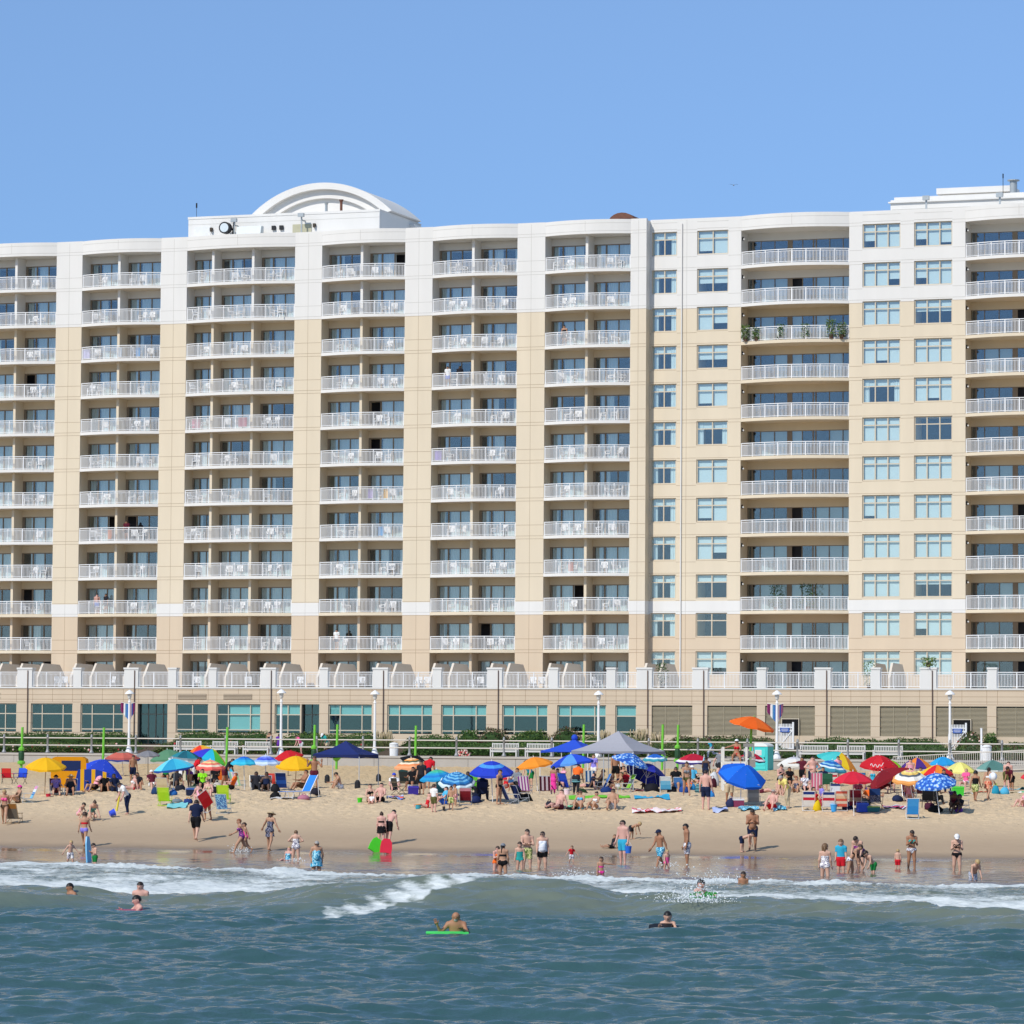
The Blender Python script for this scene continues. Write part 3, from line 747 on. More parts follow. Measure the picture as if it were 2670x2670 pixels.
# ---------------------------------------------------------------- two-storey front: terrace above, big windows / louvres below
PV = -8.0; WT, WB_ = 8.0, 5.93
COLS = [(-45.6, -44.9), (-40.14, -38.8), (-35.06, -34.37), (-30.5, -29.25), (-26.58, -25.87), (-22.99, -22.33), (-18.47, -17.16), (-13.34, -12.65), (-8.8, -7.53), (-3.7, -2.99), (.86, 2.09), (5.99, 6.72), (10.72, 11.44), (13.17, 14.41), (17.69, 18.9), (22.86, 23.54), (27.41, 28.65), (31.82, 32.52), (35.63, 36.87), (40.79, 41.49), (46, 47.2)]
WINS = [(-44.6, -40.19, 'w0'), (-38.89, -35.11, 'w0'), (-34.39, -30.55, 'w0'), (-29.27, -26.62, 'door'), (-25.88, -23.03, 'w0'), (-22.31, -18.45, 'wb'), (-17.22, -15.0, 'w1'), (-14.9, -13.37, 'door'), (-12.59, -8.84, 'w1'), (-7.55, -3.72, 'w1'), (-3.0, .82, 'w1'), (2.11, 5.89, 'w1'), (6.68, 10.68, 'w1'), (11.44, 13.15, 'w1n')]
LOUV = [(14.39, 17.67, None), (18.87, 22.82, None), (23.48, 27.42, (24.83, 26.13)), (28.62, 31.78, None), (32.49, 35.64, None), (36.82, 40.76, (38.18, 39.49)), (41.46, 45.9, None)]
def podium(owner, u0, u1, holes, low):
    mb = MB(); x = u0
    for a, b, *_ in sorted(holes):
        if a > x + .01: mb.box(x, a, PV, PV + .5, 3.5, WT, 0)
        x = b
    if u1 > x: mb.box(x, u1, PV, PV + .5, 3.5, WT, 0)
    for a, b, zlo in [(h[0], h[1], h[3]) for h in holes]:
        if zlo > 3.6: mb.box(a, b, PV, PV + .5, 3.5, zlo, 0)
    mb.box(u0, u1, PV, PV + .5, WT, 9.3, 0); mb.box(u0, u1, PV - .05, PV + .4, 9.24, 9.36, 1)
    for z in (9.12, 8.72, 8.34, 8.12): mb.box(u0, u1, PV - .006, PV + .03, z - .013, z + .013, 2)
    c = [h for h in COLS if u0 <= h[0] < u1 or u0 < h[1] <= u1]
    for a, b in c:
        for z in (7.25, 6.45, 5.65): mb.box(max(a - .05, u0), min(b + .05, u1), PV - .006, PV + .03, z - .012, z + .012, 2)
        for u in (a - .06, b + .06): mb.box(u - .012, u + .012, PV - .006, PV + .03, 8.15, 9.2, 2)
    for (a, b), (a2, b2) in zip(c[:-1], c[1:]): mb.box((b + a2) / 2 - .012, (b + a2) / 2 + .012, PV - .006, PV + .03, 8.15, 9.2, 2)
    mb.box(u0, u1, PV + .5, 0, 9.0, DECK - .01, 1)                                      # terrace deck
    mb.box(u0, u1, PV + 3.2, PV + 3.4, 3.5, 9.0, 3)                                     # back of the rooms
    return mb.build("front_wall", [PT, PW, JT, ROOM], owner)
podium(hotel, -54, 13.8, [(a, b, k, 3.55 if k == 'door' else WB_ - .25) for a, b, k in WINS], 0)
podium(flats, 13.8, 54, [(a, b, k, 5.72) for a, b, k in LOUV], 0)
BL_T = mat("aqua_roller_blind", (.74, .90, .86), .7, .04); DARKF = mat("dark_bronze_frame", (.05, .045, .04), .4)
for a, b, k in WINS:
    fr, gl, bl = MB(), MB(), MB(); v0 = PV + .12; w = b - a
    if k == 'door':
        us = [a + .04, a + w * .3, a + w * .55, a + w * .8, b - .04] if w > 2 else [a + .04, a + w * .5, b - .04]
        for u in us: fr.box(u - .035, u + .035, v0 + .25, v0 + .33, 4.2, WT)
        fr.box(a + .075, b - .075, v0 + .255, v0 + .325, 7.13, 7.2)
        gl.box(a + .075, b - .075, v0 + .28, v0 + .29, 4.5, WT)
        f = fr.build("entrance_door", DARKF, hotel)
    else:
        us = [a, b] if k == 'w1n' else [a, a + w * .26, a + w * .76, b] if w > 3 else [a, (a + b) / 2, b]
        for u in us: u_ = min(max(u, a + .04), b - .04); fr.box(u_ - .04, u_ + .04, v0, v0 + .1, WB_ - .22, WT)
        for z in (WB_, 7.16, WT - .04): fr.box(a + .08, b - .08, v0 + .004, v0 + .096, z - .04, z + .04)
        gl.box(a + .08, b - .08, v0 + .05, v0 + .06, WB_ - .2, WT - .08)
        if k in ('w1', 'w1n'): bl.box(a + .08, b - .08, v0 + .16, v0 + .18, 7.2, WT)
        if k == 'wb': bl.box(us[1] + .05, b - .08, v0 + .16, v0 + .18, WB_, WT)
        f = fr.build("shop_window", FRC, hotel)
    gl.build("glass", GLASS_P, f)
    if bl.f: bl.build("blind", BL_T, f)
LM = mat("khaki_louvre", (.41, .355, .25), .7, .08, 2)
for a, b, dr in LOUV:
    mb = MB(); v0 = PV + .1
    mb.box(a, b, v0 + .12, v0 + .14, 5.72, WT, 0)
    xs_ = [(a, b)] if not dr else [(a, dr[0]), (dr[1], b)]
    for k in range(24):
        z = 5.74 + k * .0945
        for p, q in ([(a, b)] if (not dr or z > 7.0) else xs_):
            mb.add([(p, v0, z), (q, v0, z), (q, v0 + .1, z + .085), (p, v0 + .1, z + .085)], [(0, 1, 2, 3)], 0)
    for t in (1 / 3, 2 / 3): u = a + (b - a) * t; mb.box(u - .02, u + .02, v0 - .01, v0 + .1, 5.72 if not dr or not (dr[0] < u < dr[1]) else 7.0, WT, 0)
    mb.build("louvre_panel", LM, flats)
    if dr:
        mb = MB().box(dr[0], dr[1], v0 - .09, v0 - .045, 4.6, 6.98, 0).box(dr[0] - .06, dr[0], v0 - .14, v0 + .06, 4.5, 7.04, 1).box(dr[1], dr[1] + .06, v0 - .14, v0 + .06, 4.5, 7.04, 1).box(dr[0], dr[1], v0 - .14, v0 + .06, 6.98, 7.04, 1)
        mb.build("doorway", [mat("black_opening", (.006, .006, .007), .9), FRC], flats)
        g = MB(); gz0, gz1 = (4.75, 6.5); gv = -9.6; ga, gb = dr[0] + .1, dr[1] - .05
        for k in range(11): u = ga + (gb - ga) * k / 10; g.box(u - .03, u + .03, gv, gv + .03, gz0 - .1, gz1 + .12)
        for z in (gz0, gz1 - .15, gz1 - .4): g.box(ga, gb, gv - .03, gv, z - .04, z + .04)
        g.bar((ga, gv - .045, gz0), (gb, gv - .045, gz1 - .4), .07, .03, up=(0, 1, 0)); g.box(gb, gb + .13, gv - .05, gv + .08, 4.2, 6.75); g.box(ga - .12, ga, gv - .05, gv + .08, 4.2, 5.9)
        gt = g.build("picket_gate", RAILW, flats)
        sg = MB().box((ga + gb) / 2 - .36, (ga + gb) / 2 + .36, gv - .07, gv - .045, 5.98, 6.32, 0)
        for z, w_ in ((6.22, .5), (6.14, .56), (6.07, .4)):
            for q in range(7): sg.box((ga + gb) / 2 - w_ / 2 + q * w_ / 7, (ga + gb) / 2 - w_ / 2 + (q + .7) * w_ / 7, gv - .074, gv - .07, z - .018, z + .018, 1)
        sg.build("sign", [mat("blue_sign_paint", (.05, .12, .42), .5), mat("white_lettering", (.75, .75, .75), .5)], gt)
for a, b in ((-25.7, -23.2), (-21.7, -19.2)):
    mb = MB().box(a, b, PV - .01, PV + .02, 8.38, 8.80, 1)
    for k in range(4): mb.box(a, b, PV - .05, PV - .012, 8.40 + k * .105, 8.455 + k * .105, 0)
    mb.build("vent_grille", [PT, mat("dark_slot", (.05, .035, .025), .9)], hotel)
# lettering that runs out of the picture at the left edge: a last E
mb = MB(); ux = -42.05
for x0, x1, z0, z1 in ((0, .09, 0, .42), (.09, .34, 0, .085), (.09, .30, .17, .25), (.09, .34, .335, .42)): mb.box(ux + x0, ux + x1, PV - .06, PV - .008, 8.42 + z0, 8.42 + z1)
mb.build("wall_letter", mat("black_letter", (.02, .02, .02), .5), hotel)
for k, (a, b) in enumerate(COLS):
    own = hotel if b < 13.8 or a < 13.5 else flats
    if k == 13: own = hotel
    MB().box(a, b, PV - .03, PV + .55, 9.365, 10.78).box(a - .05, b + .05, PV - .08, PV + .6, 10.78, 10.93).build("terrace_pillar", PW, own)
    if k + 1 < len(COLS):
        c = COLS[k + 1][0]; n = 3 if c - b > 3 else 2
        rail_mb([(b, PV + .12), (c, PV + .12)], n, .11, 1.19, .0).xf(Matrix.Translation((0, 0, 9.37))).build("terrace_railing", RAILW, own)
for u in (-39.17, -29.55, -17.52, -7.87, 1.8, 14.08, 18.59, 28.35, 36.57):
    own = hotel if u < 13 else flats
    MB().cyl((u, PV - .09, 4.3), (u, PV - .09, 10.7), .038).build("drainpipe", mat("brown_drainpipe", (.16, .10, .075), .5, .15), own)
DIVM = mat("terrace_divider_paint", (.68, .60, .50), .8, .05)
for u in (-45.5, -43.3, -41.42, -39.54, -36.49, -34.68, -31.67, -29.92, -24.4, -22.64, -19.5, -17.81, -14.57, -13.03, -9.69, -8.12, -4.82, -3.25, .07, 1.52, 4.93, 6.32, 12.89, 14.19, 31.25, 32.61):
    mb = MB().prism_x([(-5.6, DECK), (-5.6, DECK + .9), (-4.6, DECK + 2.05), (-1.6, DECK + 2.0), (-.4, DECK + .9), (-.4, DECK)], u - .09, u + .09)
    mb.build("privacy_wall", PW if abs(u) > 900 else DIVM, hotel if u < 14 else flats)

# white plastic armchairs and side tables on the balconies
def plastic_chair():
    mb = MB()
    for x in (-.25, .25):
        for y in (-.22, .22): mb.bar((x * 1.08, y * 1.1, 0), (x, y, .42), .05, .05)
        mb.bar((x, -.24, .62), (x, .22, .66), .07, .03); mb.bar((x, -.22, .42), (x, -.24, .62), .05, .05); mb.bar((x, .2, .42), (x * .96, .30, .9), .06, .05)
    mb.box(-.27, .27, -.25, .23, .39, .43)
    mb.bar((-.26, .30, .88), (.26, .30, .88), .04, .1)
    for x in (-.17, -.085, 0, .085, .17): mb.bar((x, .22, .43), (x, .30, .86), .055, .02)
    return mb.mesh("plastic_chair", RAILW)
CH = plastic_chair()
TB = MB().cyl((0, 0, .43), (0, 0, .46), .27, .27, 14)
for q in range(4): TB.bar((.2 * math.cos(q * 1.57 + .78), .2 * math.sin(q * 1.57 + .78), 0), (.16 * math.cos(q * 1.57 + .78), .16 * math.sin(q * 1.57 + .78), .43), .04)
TBM = TB.mesh("side_table", RAILW)
ORD = ["top", "second", "third", "fourth", "fifth", "sixth", "seventh", "eighth", "ninth", "tenth", "bottom"]
COLN = ["leftmost", "second", "third", "fourth", "fifth", "sixth"]
NTH = ["first", "second", "third", "fourth", "fifth", "sixth"]
rd = random.Random(21)
for bi, (a, b, parts) in enumerate(H_BAYS):
    us = [a] + parts + [b]
    for i in range(1, 12):
        z = zk(i) + .25; spots = []
        for k in range(len(us) - 1):
            if bi == 0 and k == 0: continue
            w = us[k + 1] - us[k]; c = us[k] + w * rd.uniform(.42, .66)
            n = rd.choice([2, 2, 2, 1]) if w > 3 else rd.choice([1, 2]); g = rd.uniform(.4, .55)
            for q in range(n): spots.append((c + (q - (n - 1) / 2) * 2 * g, rd.uniform(-.15, .6), rd.choice([rd.uniform(-.7, .7), rd.uniform(-.4, .4), 1.4, -1.4])))
            if rd.random() < .35 and n == 2:
                o = obj("side_table", TBM, None, wpos(c, .3, z)); tag(o, f"small white table on the {ORD[i - 1]} balcony down of the {COLN[bi]} column, {['left', 'middle', 'right'][k] if len(us) > 3 else ['left', 'right'][k]} room", "table", "small white tables on the hotel balconies")
        spots.sort()
        for q, (u, v, rz) in enumerate(spots):
            o = obj("plastic_chair", CH, None, wpos(u, v, z), rz - PSI)
            tag(o, f"white plastic armchair, {NTH[q]} from left on the {ORD[i - 1]} balcony of the {COLN[bi]} hotel column", "chair", "white plastic chairs on the hotel balconies")
for q, (u, rz, wh) in enumerate([(-36.4, .4, "left of the leftmost lamp post"), (-36.9, 1.2, "beside the left drainpipe"), (-32.2, -.6, "above the second ground window"), (-24.6, .2, "above the left vent grille"), (-20.0, .5, "above the right vent grille"), (-15.6, 0, "above the left part of a narrow entrance"), (-10.2, .3, "above the aqua window next to the lamp"), (-5.4, 0, "left in a pair above an aqua window"), (-4.6, .2, "right in a pair above an aqua window"), (-.9, -1.3, "beside a white table above the middle window"), (-.1, .3, "close to a pillar above the middle window"), (4.2, 0, "left in a row above the window with lamp"), (5.0, .3, "right in a row above the window with lamp"), (9.6, 1.4, "lowest and most slanted, near the narrow window")]):
    o = obj("plastic_chair", CH, None, wpos(u, -6.9, DECK), rz - PSI); tag(o, f"white plastic armchair on the terrace {wh}", "chair", "white plastic chairs on the terrace")

# beach towels left over the balcony railings
for bi, k, t, w_, c, lab in ((1, 3, .06, .62, '#b9b4e4', "pale lilac towel behind the rails, left end of the third balcony, second column"), (1, 3, .52, .34, '#e6eef6', "small white towel behind the rails, middle of the third balcony, second column"), (1, 3, .74, .4, '#3f9ad8', "blue towel behind the rails, right on the third balcony, second column"), (2, 5, .10, .7, '#b86a80', "dusky pink towel behind the rails, left on the fifth balcony of the third column"), (2, 5, .55, .8, '#b86a80', "pink towel behind the rails, middle of the fifth balcony, third column"), (4, 6, .08, .6, '#8a6fc0', "violet towel behind the rails, left on the sixth balcony, fifth column"), (3, 7, .63, .4, '#8f7ab8', "purple towel behind the rails on the seventh balcony of the fourth column"), (3, 7, .80, .4, '#e0b04a', "yellow towel behind the rails on the seventh balcony of the fourth column"), (5, 9, .34, .4, '#d0806a', "orange towel behind the rails on the ninth balcony of the sixth column"), (3, 8, .75, .4, '#3fa0dc', "sky blue towel behind the rails on the eighth balcony of the fourth column"), (1, 8, .42, .36, '#e08a5a', "peach towel behind the rails on the eighth balcony of the second column")):
    a, b, _p = H_BAYS[bi]; u = a + (b - a) * t; v = -.72 * (1 - (2 * t - 1) ** 2) + .34; z = zk(k) - .22
    mb = MB().box(u - w_ / 2, u + w_ / 2, v - .055, v - .04, z + .62, z + 1.37).box(u - w_ / 2, u + w_ / 2, v + .04, v + .055, z + .8, z + 1.37).box(u - w_ / 2, u + w_ / 2, v - .055, v + .055, z + 1.37, z + 1.385)
    mb.v = [(x, y + .012 * math.sin(x * 19), q) for x, y, q in mb.v]
    tag(mb.build("towel", mat("towel_" + c[1:], c, .9, .1, 20), None, FO, -PSI), lab, "towel")

# ------------------------------------------------------------------ plants
def leafm(name, col): return mat(name, col, .55, .28, 9, spec=.25, trans=.12)
G_D = leafm("dark_leaf", (.040, .085, .022)); G_M = leafm("mid_green_leaf", (.075, .150, .032)); G_L = leafm("light_green_leaf", (.16, .23, .055))
G_O = leafm("olive_leaf", (.15, .145, .06)); G_R = leafm("reddish_leaf", (.13, .065, .045)); G_Y = leafm("straw_plume", (.52, .42, .26)); G_F = mat("pale_petal", (.7, .5, .42), .7, .3); G_P = mat("crimson_petal", (.5, .05, .06), .7, .2)
def leaves(mb, n, pf, size, mis, pr):
    """n small leaf blades; pf(r) gives point and outward direction"""
    for _ in range(n):
        p, d = pf(); a = Vector((pr.gauss(0, 1), pr.gauss(0, 1), pr.gauss(0, 1))); a = (a + d * .6).normalized()
        b = a.cross(Vector((pr.gauss(0, 1), pr.gauss(0, 1), pr.gauss(0, 1)))).normalized(); s = size * pr.uniform(.6, 1.4)
        mb.add([p - b * s * .4, p + a * s * .6, p + b * s * .4, p + a * s * 1.3 + b * s * .1], [(0, 1, 3, 2)] if False else [(0, 1, 2), (1, 3, 2)], pr.choice(mis))
def hedge(px0, px1, v0, v1, z0, py_top, label, mis=(0, 0, 0, 1, 1, 2), dens=95, size=.11, flowers=0, seed=0, cat="hedge", name="hedge", group=None):
    pr = random.Random(seed * 7 + 1)
    ua, zt, _ = on_plane(px0, py_top, v0); ub, _, _ = on_plane(px1, py_top, v0)
    L = ub - ua; ph = [pr.uniform(0, 6) for _ in range(6)]
    def top(u, v): return (zt - z0) * (1 + .07 * math.sin(u * 1.1 + ph[0]) + .05 * math.sin(u * 2.7 + ph[1]) + .04 * math.sin(u * 6 + ph[2]))
    def endf(u):
        e = min(u, L - u); return min(1, max(.05, e / min(.9, L * .3))) ** .5
    mb = MB(); core = MB()
    n = max(6, int(L * 2)); rows = []
    for i in range(n + 1):
        u = L * i / n; h = top(u, 0) * endf(u) * .86; d = (v1 - v0); rows.append([(u, v0 + d * .14, z0), (u, v0 + d * .08, z0 + h * .7), (u, v0 + d * .35, z0 + h), (u, v1 - d * .3, z0 + h), (u, v1, z0)])
    vs = [p for r_ in rows for p in r_]
    mb.add(vs, [(i * 5 + k, (i + 1) * 5 + k, (i + 1) * 5 + k + 1, i * 5 + k + 1) for i in range(n) for k in range(4)], 0)
    def pf():
        u = pr.uniform(0, L); h = top(u, 0) * endf(u); t = pr.random(); d = v1 - v0
        if t < .6: z = h * pr.uniform(.05, 1) ; return Vector((u, v0 + d * (.02 + .12 * pr.random()) + .12 * math.sin(u * 3 + z * 4), z0 + z)), Vector((0, -1, .2))
        return Vector((u, v0 + d * pr.random(), z0 + h * pr.uniform(.88, 1.04))), Vector((0, -.3, 1))
    leaves(mb, int(L * ((zt - z0) + (v1 - v0)) * dens), pf, size, mis, pr)
    for _ in range(flowers):
        p, d = pf(); s = .05 + .05 * pr.random()
        mb.ell(p + Vector((0, -.05, 0)), (s, s, s), 5, 4, pr.choice([6, 6, 7]))
    o = mb.build(name, [G_D, G_M, G_L, G_O, G_R, G_Y, G_F, G_P], None, wpos(ua, 0, 0), -PSI)
    tag(o, label, cat, group); return o
hedge(-60, 352, -9.6, -8.1, 4.6, 1911, "long dark clipped hedge under the two leftmost ground windows", seed=1)
hedge(446, 706, -9.6, -8.1, 4.6, 1910, "clipped hedge under the ground windows between the flag lamp and the second lamp", seed=2)
hedge(722, 985, -9.6, -8.1, 4.6, 1914, "clipped hedge behind the navy canopy, ending at the feathery grass", seed=3, mis=(0, 1, 1, 2, 2))
hedge(1046, 1190, -9.6, -8.1, 4.6, 1918, "low dark hedge right of the feathery grass and white litter bin", seed=4)
hedge(1185, 1250, -9.7, -8.1, 4.6, 1907, "fresh green leafy shrub left of the reddish shrub under aqua windows", seed=5, mis=(1, 1, 2, 1), size=.14, cat="shrub", name="shrub")
hedge(1235, 1325, -9.6, -8.1, 4.6, 1906, "dark reddish shrub in front of a drainpipe, left of a fresh green one", seed=6, mis=(0, 4, 4, 0, 3), size=.13, cat="shrub", name="shrub")
hedge(1320, 1432, -9.6, -8.1, 4.6, 1906, "fresh green leafy shrub between two dark reddish shrubs", seed=7, mis=(1, 1, 2, 1, 0), size=.14, cat="shrub", name="shrub")
hedge(1425, 1512, -9.6, -8.1, 4.6, 1904, "dark reddish shrub behind the royal blue canopy", seed=8, mis=(0, 4, 4, 0, 3), size=.13, cat="shrub", name="shrub")
hedge(1500, 1660, -9.6, -8.1, 4.6, 1917, "green shrubbery behind the grey canopy and the lamp post", seed=9, mis=(1, 2, 2, 0, 3))
hedge(1730, 2026, -9.6, -8.1, 4.6, 1921, "dark hedge with brownish top behind the lifeguard stand", seed=10, mis=(0, 0, 1, 3, 4))
hedge(2086, 2462, -9.8, -8.1, 4.5, 1927, "long low dark hedge between the two picket gates", seed=11, mis=(0, 0, 1, 1))
hedge(2488, 2566, -11.0, -9.8, 4.4, 1914, "brownish flowering shrub in front of the right picket gate", seed=12, mis=(3, 4, 4, 0, 1), flowers=14, cat="shrub", name="shrub")
hedge(2556, 2602, -9.6, -8.2, 4.6, 1912, "small fresh green shrub right of the brownish flowering one", seed=13, mis=(1, 2, 1), size=.14, cat="shrub", name="shrub")
hedge(2604, 2760, -9.6, -8.2, 4.5, 1935, "low dark hedge at the right edge of the picture", seed=14)
FG = "planting along the front of the boardwalk bed"
hedge(-60, 338, -18.5, -13.4, 4.0, 1938, "olive and green ground planting with pale blossoms behind the left railing", mis=(1, 1, 3, 3, 2, 0), flowers=46, seed=20, cat="planting", name="border_planting", dens=60)
hedge(392, 700, -18.5, -13.4, 4.0, 1936, "mixed olive planting behind the three leftmost benches", mis=(0, 1, 3, 3, 2), flowers=26, seed=21, cat="planting", name="border_planting", dens=60)
hedge(712, 968, -18.5, -13.4, 4.0, 1938, "dark mixed planting behind the red and navy shades", mis=(0, 0, 1, 3, 4), flowers=10, seed=22, cat="planting", name="border_planting", dens=60)
hedge(1040, 1292, -18.5, -13.4, 4.0, 1940, "smooth green planting behind the railing right of the white litter bin", mis=(0, 1, 1), seed=23, cat="planting", name="border_planting", dens=60)
hedge(1290, 1660, -18.5, -13.4, 4.0, 1939, "green planting behind the two middle benches", mis=(0, 1, 1, 2), seed=24, cat="planting", name="border_planting", dens=60)
hedge(1660, 2022, -18.5, -13.4, 4.0, 1938, "green planting behind the red umbrellas and lifeguard stand", mis=(0, 1, 2, 3), seed=25, cat="planting", name="border_planting", dens=60)
hedge(2090, 2470, -18.5, -13.4, 4.0, 1938, "smooth dark green planting behind the three right benches", mis=(0, 0, 1, 1), seed=26, cat="planting", name="border_planting", dens=60)
hedge(2478, 2760, -18.5, -13.4, 4.0, 1942, "brownish green planting behind the ramp at the right", mis=(0, 1, 3, 4), seed=27, cat="planting", name="border_planting", dens=60)
hedge(2036, 2078, -18.2, -16.6, 4.05, 1962, "small round dark bush at the foot of the left picket gate", mis=(0, 0, 1), seed=28, cat="bush", name="bush")
hedge(1188, 1224, -19.2, -18.5, 4.0, 1957, "clump of crimson flowers beside the boardwalk left of the benches", mis=(3, 4, 1), flowers=60, seed=29, cat="flowers", name="flower_clump")
def grass_clump(px, v, py_top, wpx, label, seed):
    pr = random.Random(seed); u, zt, _ = on_plane(px, py_top, v); W = wpx / 33.5 / 2; mb = MB(); H = zt - 4.3
    for k in range(150):
        x = pr.gauss(0, W * .22); sp = pr.gauss(0, W * .5); y = pr.uniform(-.4, .4); h = H * pr.uniform(.35, .75)
        mb.bar((x, y, 0), (x + sp * .45, y + pr.gauss(0, .15), h * .7), .018, .01, 0); mb.bar((x + sp * .45, y, h * .7), (x + sp * 1.1, y + pr.gauss(0, .3), h), .015, .01, pr.choice([0, 1]))
    for k in range(34):
        x = pr.gauss(0, W * .42); y = pr.uniform(-.4, .4); h = H * pr.uniform(.72, 1.0)
        mb.bar((x * .4, y, 0), (x, y, h - .3), .015, .012, 1); mb.ell((x * 1.04, y, h - .12), (.055, .055, .26), 6, 5, 2)
    o = mb.build("feather_grass", [G_O, G_L, G_Y], None, wpos(u, v, 4.3), -PSI); tag(o, label, "ornamental grass")
grass_clump(1008, -12.5, 1906, 62, "tall feathery straw grass behind the white litter bin", 1)
grass_clump(1574, -12.0, 1905, 36, "narrow feathery straw grass right beside the middle lamp post", 2)
grass_clump(1668, -12.0, 1903, 56, "wide feathery straw grass above the peak of the grey canopy", 3)
grass_clump(1712, -12.0, 1911, 40, "smaller feathery straw grass right of the grey canopy peak", 4)
def balcony_plant(u, v, z, h, label, seed, mis=(0, 1, 1, 2), r=.35, name="potted_plant"):
    pr = random.Random(seed); mb = MB()
    def pf(): 
        a = pr.uniform(0, 6.28); q = r * math.sqrt(pr.random()); return Vector((q * math.cos(a), q * math.sin(a), h * pr.uniform(.12, 1))), Vector((math.cos(a), math.sin(a), .5))
    leaves(mb, 260, pf, .13, mis, pr)
    e = empty(name, wpos(u, v, z), -PSI); tag(e, label, "plant")
    MB().lathe([(.14, 0), (.2, .3), (.21, .34)], 10).build("pot", mat("dark_terracotta", (.12, .07, .05), .8), e); mb.build("foliage", [G_D, G_M, G_L, G_O], e)
for k, (u, h, wh) in enumerate([(19.35, 1.25, "bushy dark palm at the left end"), (20.3, 1.1, "thin yellow green plant second from left"), (22.4, 1.2, "yellow green bush in the left half"), (24.4, 1.2, "slender plant right of the middle"), (26.4, 1.5, "tall palm near the right end"), (27.2, 1.25, "palm in the right corner")]):
    balcony_plant(u, .30 + .5 * abs((u - 23.3) / 4.4) ** 2, zk(3) + .25, h, f"{wh} of the planted balcony with greenery", 40 + k)
balcony_plant(21.6, 1.9, zk(10) + .25, 2.1, "left of two tall dark leafy plants on the apartment balcony by the white band", 50, (0, 0, 1), .6); balcony_plant(24.2, 1.9, zk(10) + .25, 2.15, "right of two tall dark leafy plants on the apartment balcony by the white band", 51, (0, 0, 1), .7)
balcony_plant(14.75, -6.5, DECK, 2.0, "dark round shrub on the terrace right of the hotel corner pillar", 52, (0, 0, 1), .45)
balcony_plant(31.3, -6.6, DECK, 2.1, "leafy terrace shrub left of the light dividers", 53, (1, 1, 2), .45); balcony_plant(36.2, PV + .25, 10.93, .75, "bright green trailing plant on top of a terrace pillar", 54, (1, 2, 2), .6)

# ------------------------------------------------------------------ promenade furniture
STEEL = mat("galvanised_post", (.30, .305, .31), .5, .12, 5, metal=.3)
fence = empty("boardwalk_railing", wpos(0, V_WALL + .1, Z_BW), -PSI); tag(fence, "long boardwalk railing of two pale pipes on ringed grey posts above the seawall", "railing")
u0, _, _ = on_plane(1314, 1950, V_WALL + .1)
pm = MB().lathe([(.17, .02), (.17, .12), (.11, .22), (.085, .3), (.08, 1.18), (.11, 1.2), (.11, 1.26), (.07, 1.28), (.085, 1.36), (.05, 1.44), (.01, 1.46)], 10).mesh("post", STEEL, True)
for k in range(-15, 16): obj("post", pm, fence, (u0 + 3.66 * k, 0, 0))
for z in (1.17, .62): MB().cyl((-56, 0, z), (56, 0, z), .045, .045, 8).build("rail", mat("pale_pipe", (.58, .53, .47), .45, .05), fence)
def lamp(px, label, py_top=1799):
    v = V_WALL + 1.1; u, zt, _ = on_plane(px, py_top, v); H = zt - Z_BW
    e = empty("street_lamp", wpos(u, v, Z_BW), -PSI); tag(e, label, "street lamp", "white lamps along the boardwalk")
    MB().lathe([(.30, 0), (.30, .12), (.2, .35), (.13, .6), (.11, .75), (.1, 1.2), (.085, H - .95), (.13, H - .93), (.08, H - .85), (.06, H - .7)], 12).build("pole", RAILW, e, smooth=False)
    MB().lathe([(.07, H - .7), (.13, H - .6), (.16, H - .42), (.17, H - .3)], 12).build("globe", mat("milk_glass", (.66, .67, .66), .25, .03), e, smooth=True)
    MB().lathe([(.36, H - .3), (.34, H - .24), (.22, H - .12), (.12, H - .05), (.05, H)], 14).build("cap", RAILW, e)
    return u, v, H
L1 = lamp(338, "white lamp post carrying striped flags, leftmost in the row")
lamp(734, "white lamp post just left of the navy canopy", 1797); lamp(978, "white lamp post right of the navy canopy beside the litter bin", 1800)
lamp(1561, "white lamp post rising behind the grey canopy", 1801); L2 = lamp(2026, "white lamp post with flags beside the turquoise toilet cabin", 1800); lamp(2477, "white lamp post above the ramp railing, rightmost in the row", 1800)
FLG = [mat("plum_flag", (.22, .02, .12), .8), mat("white_flag", (.7, .7, .7), .8), mat("blue_flag", (.03, .12, .42), .8), mat("light_blue_flag", (.15, .4, .65), .8)]
for (u, v, H), sgn, lab, cat_ in ((L1, -1, "plum, white and blue flag hanging left of the leftmost lamp post", 0), (L1, 1, "narrow plum and white flag hanging right of the leftmost lamp post", 1), (L2, -1, "red, white and blue flag hanging left on the lamp by the toilet cabin", 2), (L2, 1, "narrow striped flag hanging right on the lamp by the toilet cabin", 3)):
    mb = MB(); W = .62 if sgn < 0 else .36; z0 = H - 1.05
    n = 6
    for k in range(n):
        x0, x1 = sgn * (.1 + W * k / n), sgn * (.1 + W * (k + 1) / n); d0 = 1.2 - .7 * k / n; d1 = 1.2 - .7 * (k + 1) / n
        y0, y1 = .09 * math.sin(k * 2.1), .09 * math.sin(k * 2.1 + 2.1)
        mb.add([(x0, y0, z0 + .1 * k / n), (x1, y1, z0 + .1 * (k + 1) / n), (x1, y1, z0 - d1), (x0, y0, z0 - d0)], [(0, 1, 2, 3)], [2, 3, 1, 1, 0, 0][k] if cat_ in (0, 2) else [1, 0, 2, 0, 1, 0][k])
    mb.bar((0, 0, z0 + .03), (sgn * (.12 + W), 0, z0 + .12), .03, .03, 1)
    tag(mb.build("flag", FLG, None, wpos(u, v, Z_BW), -PSI), lab, "flag", "flags on the lamp posts")
